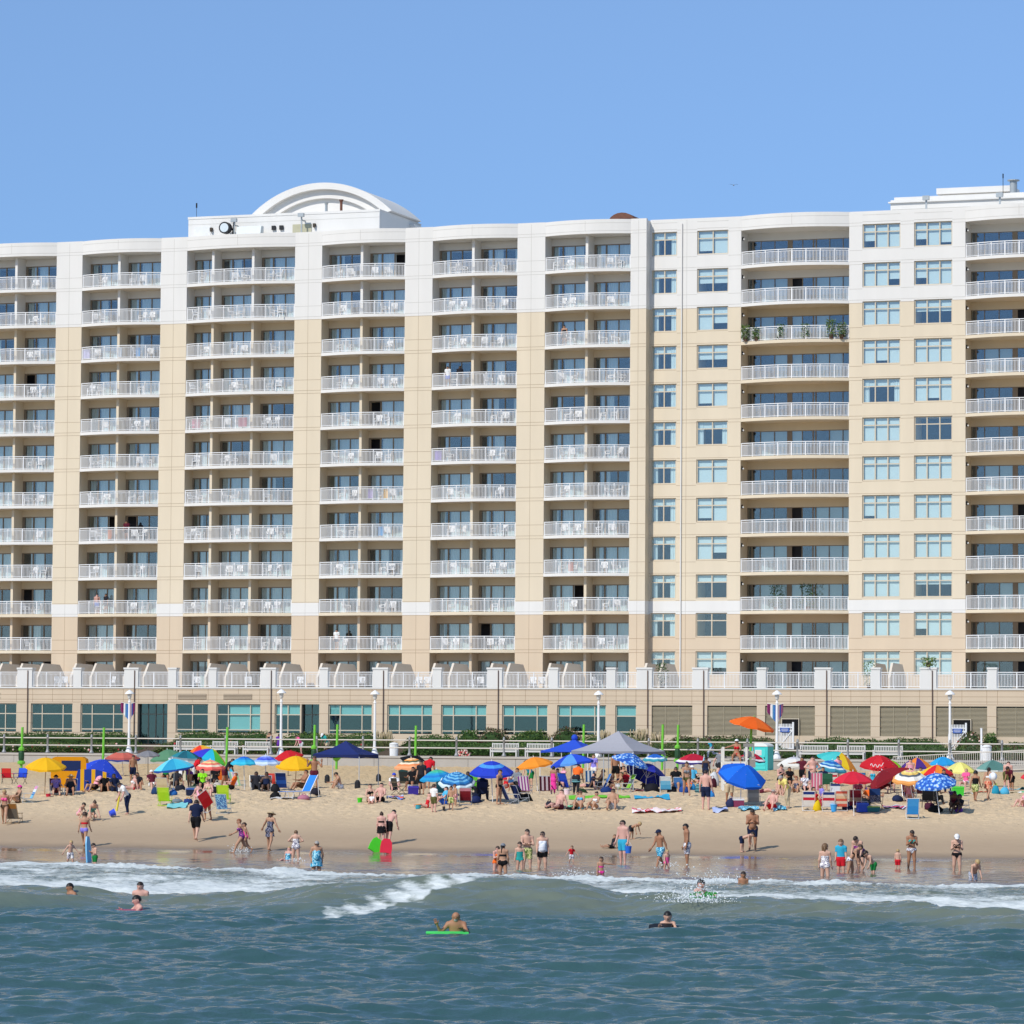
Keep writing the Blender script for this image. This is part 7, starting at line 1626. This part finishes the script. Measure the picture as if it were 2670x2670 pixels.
D("person in a red shirt standing under the black umbrella", 1114, 2058, 92, 160, 'stoop', 'o', 'dark', 'short', 'shirt:red shorts:navy'); D("person in dark shorts behind the purple cool box", 1099, 2072, 88, -30, 'stand', 't', 'dark', 'short', 'shirt:dark trunks:black'); D("person in a white shirt and olive shorts standing at the shallow pit", 1131, 2118, 73, 150, 'stand2', 'p', 'brown', 'short', 'shirt:white trunks:olive', kid=True); D("person in a red swimsuit sitting beside the turquoise toy bucket", 1112, 2108, 1.3, -70, 'sitlong', 'p', 'brown', 'short', 'suit:red', kid=True); D("person in pale yellow printed trunks standing by the spade", 1176, 2115, 63, -15, 'stand2', 't', 'dark', 'short', 'trunks:print_yellow', kid=True); D("small bare backed person right of the yellow printed trunks", 1187, 2104, 58, -60, 'stand', 't', 'brown', 'short', 'trunks:lpink', kid=True); D("person with a light blue towel sitting left of the blue striped umbrella's pole", 1158, 2098, 1.6, -70, 'sit', 'p', 'brown', 'short', 'shirt:sky trunks:blue')
D("dark haired person in the navy camp chair under the royal blue umbrella", 1258, 2088, 1.75, 175, 'camp', 'd', 'dark', 'bob', 'shirt:navy long:navy'); D("person in black shorts standing beside the royal blue umbrella pole", 1301, 2098, 90, 60, 'stand', 't', 'dark', 'short', 'top:dark bottom:black', fem=True); D("person in a coral swimsuit sitting right of the royal blue umbrella", 1318, 2070, 1.6, -50, 'camp', 'p', 'dark', 'tail', 'suit:red', fem=True); D("dark skinned person on the navy folding chair pair", 1356, 2092, 1.7, 110, 'chair', 'd', 'black', 'short', 'shirt:navy long:black')
D("person in a blue shirt under the plain orange umbrella", 1383, 2056, 80, -35, 'stoop', 'f', 'brown', 'short', 'shirt:aqua trunks:green', kid=True); D("person in a long pink dress with dark hair between the striped chairs", 1442, 2072, 73, 150, 'stand', 'o', 'black', 'bob', 'dress:hotpink long:hotpink', fem=True); D("person in a pale pink top sitting under the printed blue umbrella", 1466, 2056, 1.6, -60, 'camp', 'p', 'brown', 'short', 'shirt:lpink shorts:lpink', fem=True); D("person in an orange shirt and a teal striped towel wrap, seen from behind", 1502, 2073, 86, 160, 'stoop', 'o', 'dark', 'short', 'shirt:orange skirt:stripe_teal long:dark', fat=1.15)
D("dark skinned person reclining on a low chair below the grey canopy", 1562, 2056, 1.75, -80, 'chair', 'd', 'black', 'short', 'tank:dark trunks:black'); D("pair of pale legs stretched out in front of the blue striped chair", 1540, 2056, 1.6, -90, 'sitlong', 'p', 'brown', 'short', 'shirt:navy trunks:navy'); D("sun tanned person in long black shorts standing under the grey canopy", 1604, 2044, 80, 20, 'stand2', 'o', 'black', 'short', 'trunks:black', fat=1.15); D("lighter person standing close behind the long black shorts", 1616, 2042, 74, -30, 'stand', 'f', 'dark', 'short', 'shirt:white trunks:black'); D("person in pink shorts reclining in front of the grey canopy's front leg", 1588, 2062, 1.65, -75, 'sitlong', 'p', 'lbrown', 'long', 'top:navy shorts:pink', fem=True); D("person with white shorts reclining on the grey and lime lounge chair", 1610, 2062, 1.65, -75, 'chair', 't', 'blond', 'bob', 'top:navy shorts:white', fem=True)
D("reclining sunbather in maroon trunks with hand at the chin, leftmost of four", 1458, 2111, 1.75, -35, 'sitlong', 'p', 'brown', 'short', 'trunks:maroon', fat=1.25); D("sunbather in a blue bandeau and sunglasses, second of four", 1512, 2110, 1.65, -15, 'sit', 't', 'dark', 'bob', 'top:sky bottom:sky', 'shades', fem=True); D("sunbather in a white swimsuit with tied hair, third of four", 1552, 2110, 1.55, -35, 'sit', 't', 'dark', 'bun', 'suit:white', fem=True); D("bare chested sunbather in navy and white trunks, rightmost of four", 1598, 2110, 1.78, -8, 'sit', 't', 'dark', 'short', 'trunks:camo', 'shades', fat=1.15)
D("person in a black T-shirt sitting left of the olive bikini", 1762, 2066, 1.8, -5, 'camp', 't', 'dark', 'short', 'shirt:black shorts:beige', 'shades', fat=1.12); D("person in an olive bikini walking toward the sea below the crimson umbrella", 1790, 2077, 91, 5, 'walk', 't', 'brown', 'bun', 'top:grey bottom:olive', fem=True); D("bare backed teenager in grey blue swim shorts looking inland", 1840, 2114, 104, 165, 'stand2', 'p', 'dark', 'short', 'trunks:navy', kid=False); D("person in a navy shirt and beige shorts behind the large blue umbrella", 1902, 2098, 92, 15, 'hold', 'o', 'dark', 'short', 'shirt:navy trunks:beige'); D("dark person standing behind the closed light blue umbrella", 1840, 2046, 72, 150, 'stand', 'd', 'black', 'short', 'tank:navy trunks:navy'); D("person with bare legs walking up behind the lifeguard stand", 1874, 2030, 78, 130, 'stride', 'p', 'brown', 'short', 'shirt:grey shorts:dark', fem=True); D("bare legged person lying in maroon shorts in front of the lifeguard stand", 1985, 2070, 1.7, 75, 'sitlong', 'p', 'brown', 'short', 'shirt:beige shorts:maroon')
D("person with tied up brown hair standing behind the cream shirt", 2035, 2076, 82, 30, 'hold', 'p', 'brown', 'bun', 'suit:black', fem=True); D("elderly person in a cream shirt and pale trousers standing right of red trunks", 2053, 2109, 94, -50, 'stoop', 'f', 'grey', 'short', 'shirt:yellow long:beige'); D("person in a straw hat and black top sitting left of the cream shirt", 2034, 2074, 1.6, 20, 'sit', 'f', 'brown', 'long', 'suit:black', 'straw:straw', fem=True); D("bare chested person in red trunks and sunglasses sitting right of the large blue umbrella", 2014, 2112, 1.75, -25, 'sit', 'p', 'grey', 'crop', 'trunks:red', 'shades'); D("red haired person in a dark swimsuit sitting behind the cream shirt", 2076, 2068, 1.6, -15, 'sit', 't', 'red', 'short', 'suit:floral_dark', fem=True); D("person with a pink and white towel sitting left of the pink striped chair", 2100, 2066, 1.6, 10, 'chair', 'p', 'brown', 'short', 'shirt:print_white shorts:navy', fem=True); D("bare chested person with hands on hips in dark trunks under the white umbrella", 2119, 2064, 92, 15, 'hips', 'p', 'dark', 'crop', 'trunks:navy', fat=1.2); D("sunbather sitting between the red, white and blue chairs, behind the yellow bag", 2130, 2098, 1.6, 60, 'sitlong', 't', 'dark', 'short', 'suit:red', fem=True); D("person in violet shorts lying behind the striped chairs", 2150, 2092, 1.6, 100, 'sitlong', 'p', 'lbrown', 'short', 'shirt:lav shorts:lav')
D("pale person with bare legs sitting inside the dark red half tent", 2318, 2068, 1.75, 10, 'camp', 'p', 'brown', 'short', 'shirt:maroon shorts:maroon'); D("person in a pink top on a low chair under the yellow striped umbrella", 2371, 2090, 1.65, 0, 'chair', 'p', 'brown', 'short', 'suit:lpink', 'shades', fem=True); D("person standing behind the yellow striped umbrella, only head and shoulders showing", 2374, 2056, 78, 0, 'stand', 'p', 'dark', 'short', 'tank:lpink trunks:navy'); D("dark clad person in the shade of the pale yellow umbrella", 2463, 2068, 1.7, 20, 'camp', 'o', 'black', 'short', 'shirt:navy long:navy'); D("dark skinned person crouching left of the purple chair", 2484, 2118, 1.5, 10, 'squat', 'd', 'black', 'short', 'suit:maroon', fem=True); D("dark skinned person in purple sitting right in the blossom umbrella's shade", 2500, 2120, 1.5, -30, 'sit', 'd', 'black', 'short', 'shirt:dark shorts:purple', kid=True); D("dark person in a black seat under the blossom umbrella", 2440, 2096, 1.7, 15, 'chair', 'd', 'black', 'short', 'shirt:black long:black')
D("person in a black tank top and yellow printed shorts walking inland at right", 2543, 2090, 81, 160, 'walk', 'o', 'black', 'short', 'tank:black trunks:print_yellow', kid=True); D("person with a long dark ponytail carrying the white beach ball", 2577, 2087, 86, 150, 'walk', 't', 'dark', 'tail', 'top:white bottom:floral_red skirt:floral_red', fem=True, fat=1.1); D("person in olive shorts bending beneath the grey green umbrella", 2625, 2062, 1.75, 160, 'stoop', 'p', 'brown', 'short', 'trunks:olive'); D("dark legged person standing right of the olive shorts", 2638, 2064, 1.5, -40, 'stoop', 'o', 'dark', 'short', 'shirt:maroon trunks:black', kid=True); D("pale person sitting cut by the right picture edge", 2672, 2104, 1.6, -60, 'sit', 'p', 'brown', 'short', 'suit:lpink', fem=True)
# promenade, terrace balconies
def walker(label, px, v, H, *a, **k):
    return person(label, bw(px, v), H, *a, **k)
walker("person in a turquoise top and patterned leggings running along the boardwalk", 1855, -28.2, 1.66, -80, 'run', 'd', 'black', 'short', 'tank:aqua long:camo', fem=True)
walker("person in a dark tank top on the boardwalk between the benches and second lamp", 703, -19.4, 1.75, -30, 'stand', 't', 'dark', 'short', 'tank:dark shorts:black'); walker("person in violet half hidden by the second lamp post", 727, -19.4, 1.6, 20, 'stand', 'd', 'black', 'short', 'shirt:purple shorts:purple'); walker("person in a red top bending near the narrow entrance", 785, -19.2, 1.65, -60, 'stoop', 'p', 'dark', 'short', 'shirt:pink shorts:white'); walker("person in white cap and mint green shirt on the boardwalk left of the navy canopy", 853, -19.4, 1.8, -50, 'stoop', 'd', 'black', 'short', 'shirt:teal shorts:beige', 'cap:white')
for px, py, k, lab, wear, sk, yw in ((1168, 966, 4, "person in white top at the open door, fourth balcony of the fifth column", "shirt:white shorts:blue", 't', 0), (1199, 972, 4, "dark person beside the partition, fourth balcony of the fifth column", "shirt:dark shorts:dark", 'd', 20), (253, 1566, 10, "bare chested person at the open door, tenth balcony of the second column", "trunks:blue", 'p', 30), (277, 1566, 10, "dark haired person right of a bare chested one, tenth balcony, second column", "shirt:dark shorts:dark", 'o', -20), (878, 1660, 11, "person in white shirt at left on the bottom balcony of the fourth column", "shirt:white shorts:navy", 'f', 0), (1472, 862, 3, "person in the dark open door on the third balcony of the sixth column", "tank:dark shorts:dark", 't', 0), (330, 1376, 8, "dark haired person beside the partition, eighth balcony of the second column", "shirt:maroon shorts:dark", 'o', 0)):
    u, z, p = on_plane(px, py, .35); person(lab, wpos(u, .35, zk(k) + .25), 1.7, yw - 19, 'stand', sk, 'black', 'short', wear, group=None)
for label, px, py, r, h, c in (("dark duffel bag under the royal blue umbrella's left side", 1236, 2084, .34, .36, '#1c2030'), ("navy bag between the dark red chair and the navy camp chair", 1240, 2094, .3, .34, '#1f2c5c'), ("black bag under the orange striped umbrella", 1090, 2060, .32, .42, '#202024'), ("brown bag below the teal chair", 1160, 2090, .26, .3, '#4c3428'), ("dark blue bag at the grey canopy's front leg", 1580, 2068, .3, .34, '#1f3a74'), ("green and black bag below the royal blue slanted chair", 1516, 2070, .3, .26, '#2c4428'), ("black bag beside the olive bikini's chair", 1752, 2068, .28, .34, '#1c1c22'), ("navy pouch right of the black T-shirt sitter", 1783, 2068, .26, .36, '#28509c'), ("maroon bag behind the blossom umbrella pole", 2424, 2112, .28, .34, '#4c1c34'), ("black cloth bundle under the blossom umbrella", 2440, 2118, .34, .32, '#18181c'), ("dark blue bag between the striped chairs and the pole", 2210, 2112, .26, .4, '#243060'), ("red bag right behind the yellow bag", 2144, 2104, .26, .36, '#b02438'), ("dark bag behind the maroon banded chair", 2252, 2104, .3, .4, '#20242c'), ("black bag under the light blue umbrella at left", 470, 2064, .3, .34, '#202430'), ("green bag among the crowd at left", 507, 2068, .3, .36, '#1f4a34'), ("dark bag below the pink blotched umbrella", 560, 2070, .3, .36, '#1c1c24'), ("white and brown bag beside the orange camp chair", 566, 2062, .26, .44, '#c8c0b4'), ("black bag beside the coral red camp chair", 717, 2066, .24, .42, '#1c1c22'), ("patterned pink bag under the blue lounger", 792, 2086, .3, .26, '#b8788c'), ("dark bag behind the blue lounger", 822, 2074, .28, .36, '#242430'), ("grey bag between seated figures under the royal blue half tent", 286, 2062, .28, .36, '#34343c'), ("dark blue bag left of the yellow striped umbrella", 2340, 2090, .26, .3, '#202c50')):
    bag(label, px, py, r, h, c)
D("pale person in a blue cap sitting behind the bare folding chair", 1028, 2062, 1.7, 10, 'sit', 'p', 'brown', 'short', 'shirt:white trunks:navy', 'cap:royal'); D("seated person in teal right of the sun tanned standing black shorts", 1626, 2052, 1.6, -10, 'camp', 't', 'brown', 'tail', 'suit:teal', fem=True); D("seated person in red below the grey canopy's middle", 1634, 2058, 1.65, 20, 'chair', 'o', 'dark', 'short', 'shirt:red shorts:dark'); D("person in a lilac top standing under the grey canopy at left", 1548, 2040, 72, -20, 'stand2', 'f', 'lbrown', 'bob', 'shirt:lav shorts:white', fem=True); D("person in a white hat sitting below the crimson umbrella", 1806, 2056, 1.7, 15, 'camp', 'f', 'grey', 'short', 'shirt:sky shorts:beige', 'bucket:white'); D("small sitter in orange under the crimson umbrella", 1796, 2062, 1.2, -20, 'sit', 't', 'dark', 'short', 'shirt:orange trunks:navy', kid=True); D("dark haired sitter in a black top under the white umbrella", 2060, 2058, 1.65, 20, 'camp', 'o', 'black', 'bob', 'shirt:black shorts:dark', fem=True); D("person in red hanging a dark jacket near the white umbrella", 2092, 2052, 78, -30, 'point', 'o', 'dark', 'short', 'shirt:maroon trunks:black'); D("seated person in navy right of the pink striped chair", 2146, 2060, 1.7, 0, 'camp', 't', 'brown', 'short', 'shirt:navy shorts:grey'); D("person standing in pale shorts behind the small red, white and blue chair", 2184, 2046, 74, 30, 'stand', 't', 'dark', 'short', 'shirt:lpink shorts:beige'); D("seated person in aqua left of the big red umbrella's pole", 2276, 2058, 1.65, 0, 'camp', 'f', 'lbrown', 'short', 'suit:aqua', fem=True); D("seated person in white under the big red umbrella", 2304, 2056, 1.7, 10, 'camp', 'p', 'dark', 'short', 'shirt:white shorts:navy'); D("person in a violet swimsuit lying below the steel blue chair", 2262, 2080, 1.6, 80, 'sitlong', 't', 'brown', 'short', 'suit:purple', fem=True); D("seated person in yellow under the purple and orange umbrella", 2400, 2058, 1.65, -10, 'camp', 't', 'dark', 'short', 'shirt:yellow shorts:navy'); D("seated person in grey under the sky blue umbrella", 2440, 2054, 1.65, 10, 'camp', 'o', 'black', 'short', 'shirt:grey trunks:black'); D("seated person in pink at the foot of the pale yellow umbrella", 2518, 2060, 1.6, -30, 'camp', 'p', 'blond', 'bob', 'shirt:pink shorts:white', fem=True); D("person standing in navy trunks behind the coral and grey umbrella poles", 346, 2044, 74, 30, 'stand', 'o', 'black', 'short', 'trunks:navy'); D("seated person in white left of the cream and green chair", 472, 2052, 1.65, 0, 'camp', 'p', 'grey', 'short', 'shirt:white shorts:beige', 'bucket:white'); D("person in purple standing in front of the dark teal umbrella pole", 494, 2060, 80, -30, 'stoop', 't', 'brown', 'tail', 'suit:purple', fem=True); D("seated person in lime behind the red folded chair", 528, 2066, 1.6, 10, 'camp', 't', 'dark', 'bob', 'shirt:lime shorts:navy', fem=True); D("seated person in aqua right of the orange camp chair", 596, 2052, 1.6, -20, 'camp', 'p', 'brown', 'short', 'shirt:aqua shorts:navy')
D("person in a black top sitting in the shade of the orange striped umbrella", 1075, 2062, 1.7, -20, 'camp', 'o', 'black', 'short', 'shirt:black trunks:dark'); D("person in dark clothes beside the lime green high chair", 1222, 2076, 1.65, 30, 'camp', 'd', 'black', 'short', 'shirt:navy long:dark'); D("person in a grey shirt sitting behind the navy folding chairs", 1346, 2066, 1.7, -30, 'camp', 't', 'brown', 'short', 'shirt:grey shorts:navy'); D("dark haired sitter in purple behind the pink dress", 1455, 2062, 1.6, 20, 'camp', 'p', 'dark', 'bob', 'shirt:purple shorts:dark', fem=True); D("person in blue sitting under the dark blue half tent", 1690, 2060, 1.7, -20, 'sit', 'd', 'black', 'short', 'shirt:navy trunks:dark'); D("sun tanned sitter behind the green storage box", 2478, 2066, 1.65, -20, 'camp', 'o', 'brown', 'short', 'shirt:beige shorts:maroon'); D("dark sitter behind the black folding chair at right", 2418, 2090, 1.7, 10, 'camp', 'd', 'black', 'short', 'shirt:dark long:navy'); D("person in a maroon top behind the maroon banded chair", 2238, 2098, 1.6, 20, 'camp', 't', 'dark', 'bob', 'shirt:maroon shorts:dark', fem=True); D("person in an orange shirt sitting behind the navy dotted chair", 2262, 2096, 1.6, -40, 'sit', 't', 'brown', 'short', 'shirt:orange shorts:navy'); D("seated person in green under the sage green umbrella", 432, 2044, 1.7, 0, 'camp', 'o', 'black', 'short', 'shirt:green shorts:dark'); D("seated person in black in front of the rainbow umbrellas", 560, 2056, 1.7, -20, 'camp', 'd', 'black', 'short', 'shirt:black trunks:dark')
# spray
def spray(label, px, py, rx, rz, n, seed, wz=True, dy=0.0):
    pr = random.Random(seed); d = ray(px, py); t = 90.0
    while t < 175:
        p = CAM + d * (t / d.y)
        if p.z <= max(float(water_z(p.x, p.y)), float(land(p.x, p.y))): break
        t += .1
    mb = MB()
    for _ in range(n):
        x = pr.gauss(0, rx * .5); z = abs(pr.gauss(0, rz * .5)); y = pr.gauss(0, .25); r = pr.choice([.006, .008, .011, .016])
        mb.ell((x, y + dy, z), (r * pr.uniform(.8, 2.2), r, r * pr.uniform(.7, 1.6)), 5, 4)
    o = mb.build("water_spray", mat("white_spray", (.82, .85, .86), .5), None, p, smooth=True); tag(o, label, "spray", kind='stuff')
spray("white spray thrown up round the green board on the wave", 1818, 2345, .85, .75, 420, 1); spray("white water breaking over the green board", 1815, 2352, .9, .22, 520, 11, dy=-.35); spray("drops of spray along the wave crest left of the green board", 1760, 2345, 1.0, .25, 120, 2); spray("spray at the feet of the walker in the purple swimsuit", 616, 2222, .35, .3, 110, 3); spray("spray at the feet of the pink swimsuit walking left", 645, 2222, .25, .18, 70, 4); spray("spray round the seated aqua swimsuit in the shallow water", 775, 2246, .4, .16, 80, 5); spray("spray at the feet of the pink swimsuit beside the dark cap", 1745, 2264, .5, .3, 110, 6); spray("spray on the foam crest left of the pointing figure", 1500, 2282, .9, .25, 130, 7)
spray("spray in the foam right of the green board", 1880, 2300, 1.2, .35, 160, 8)
print("people", NPEOPLE[0])
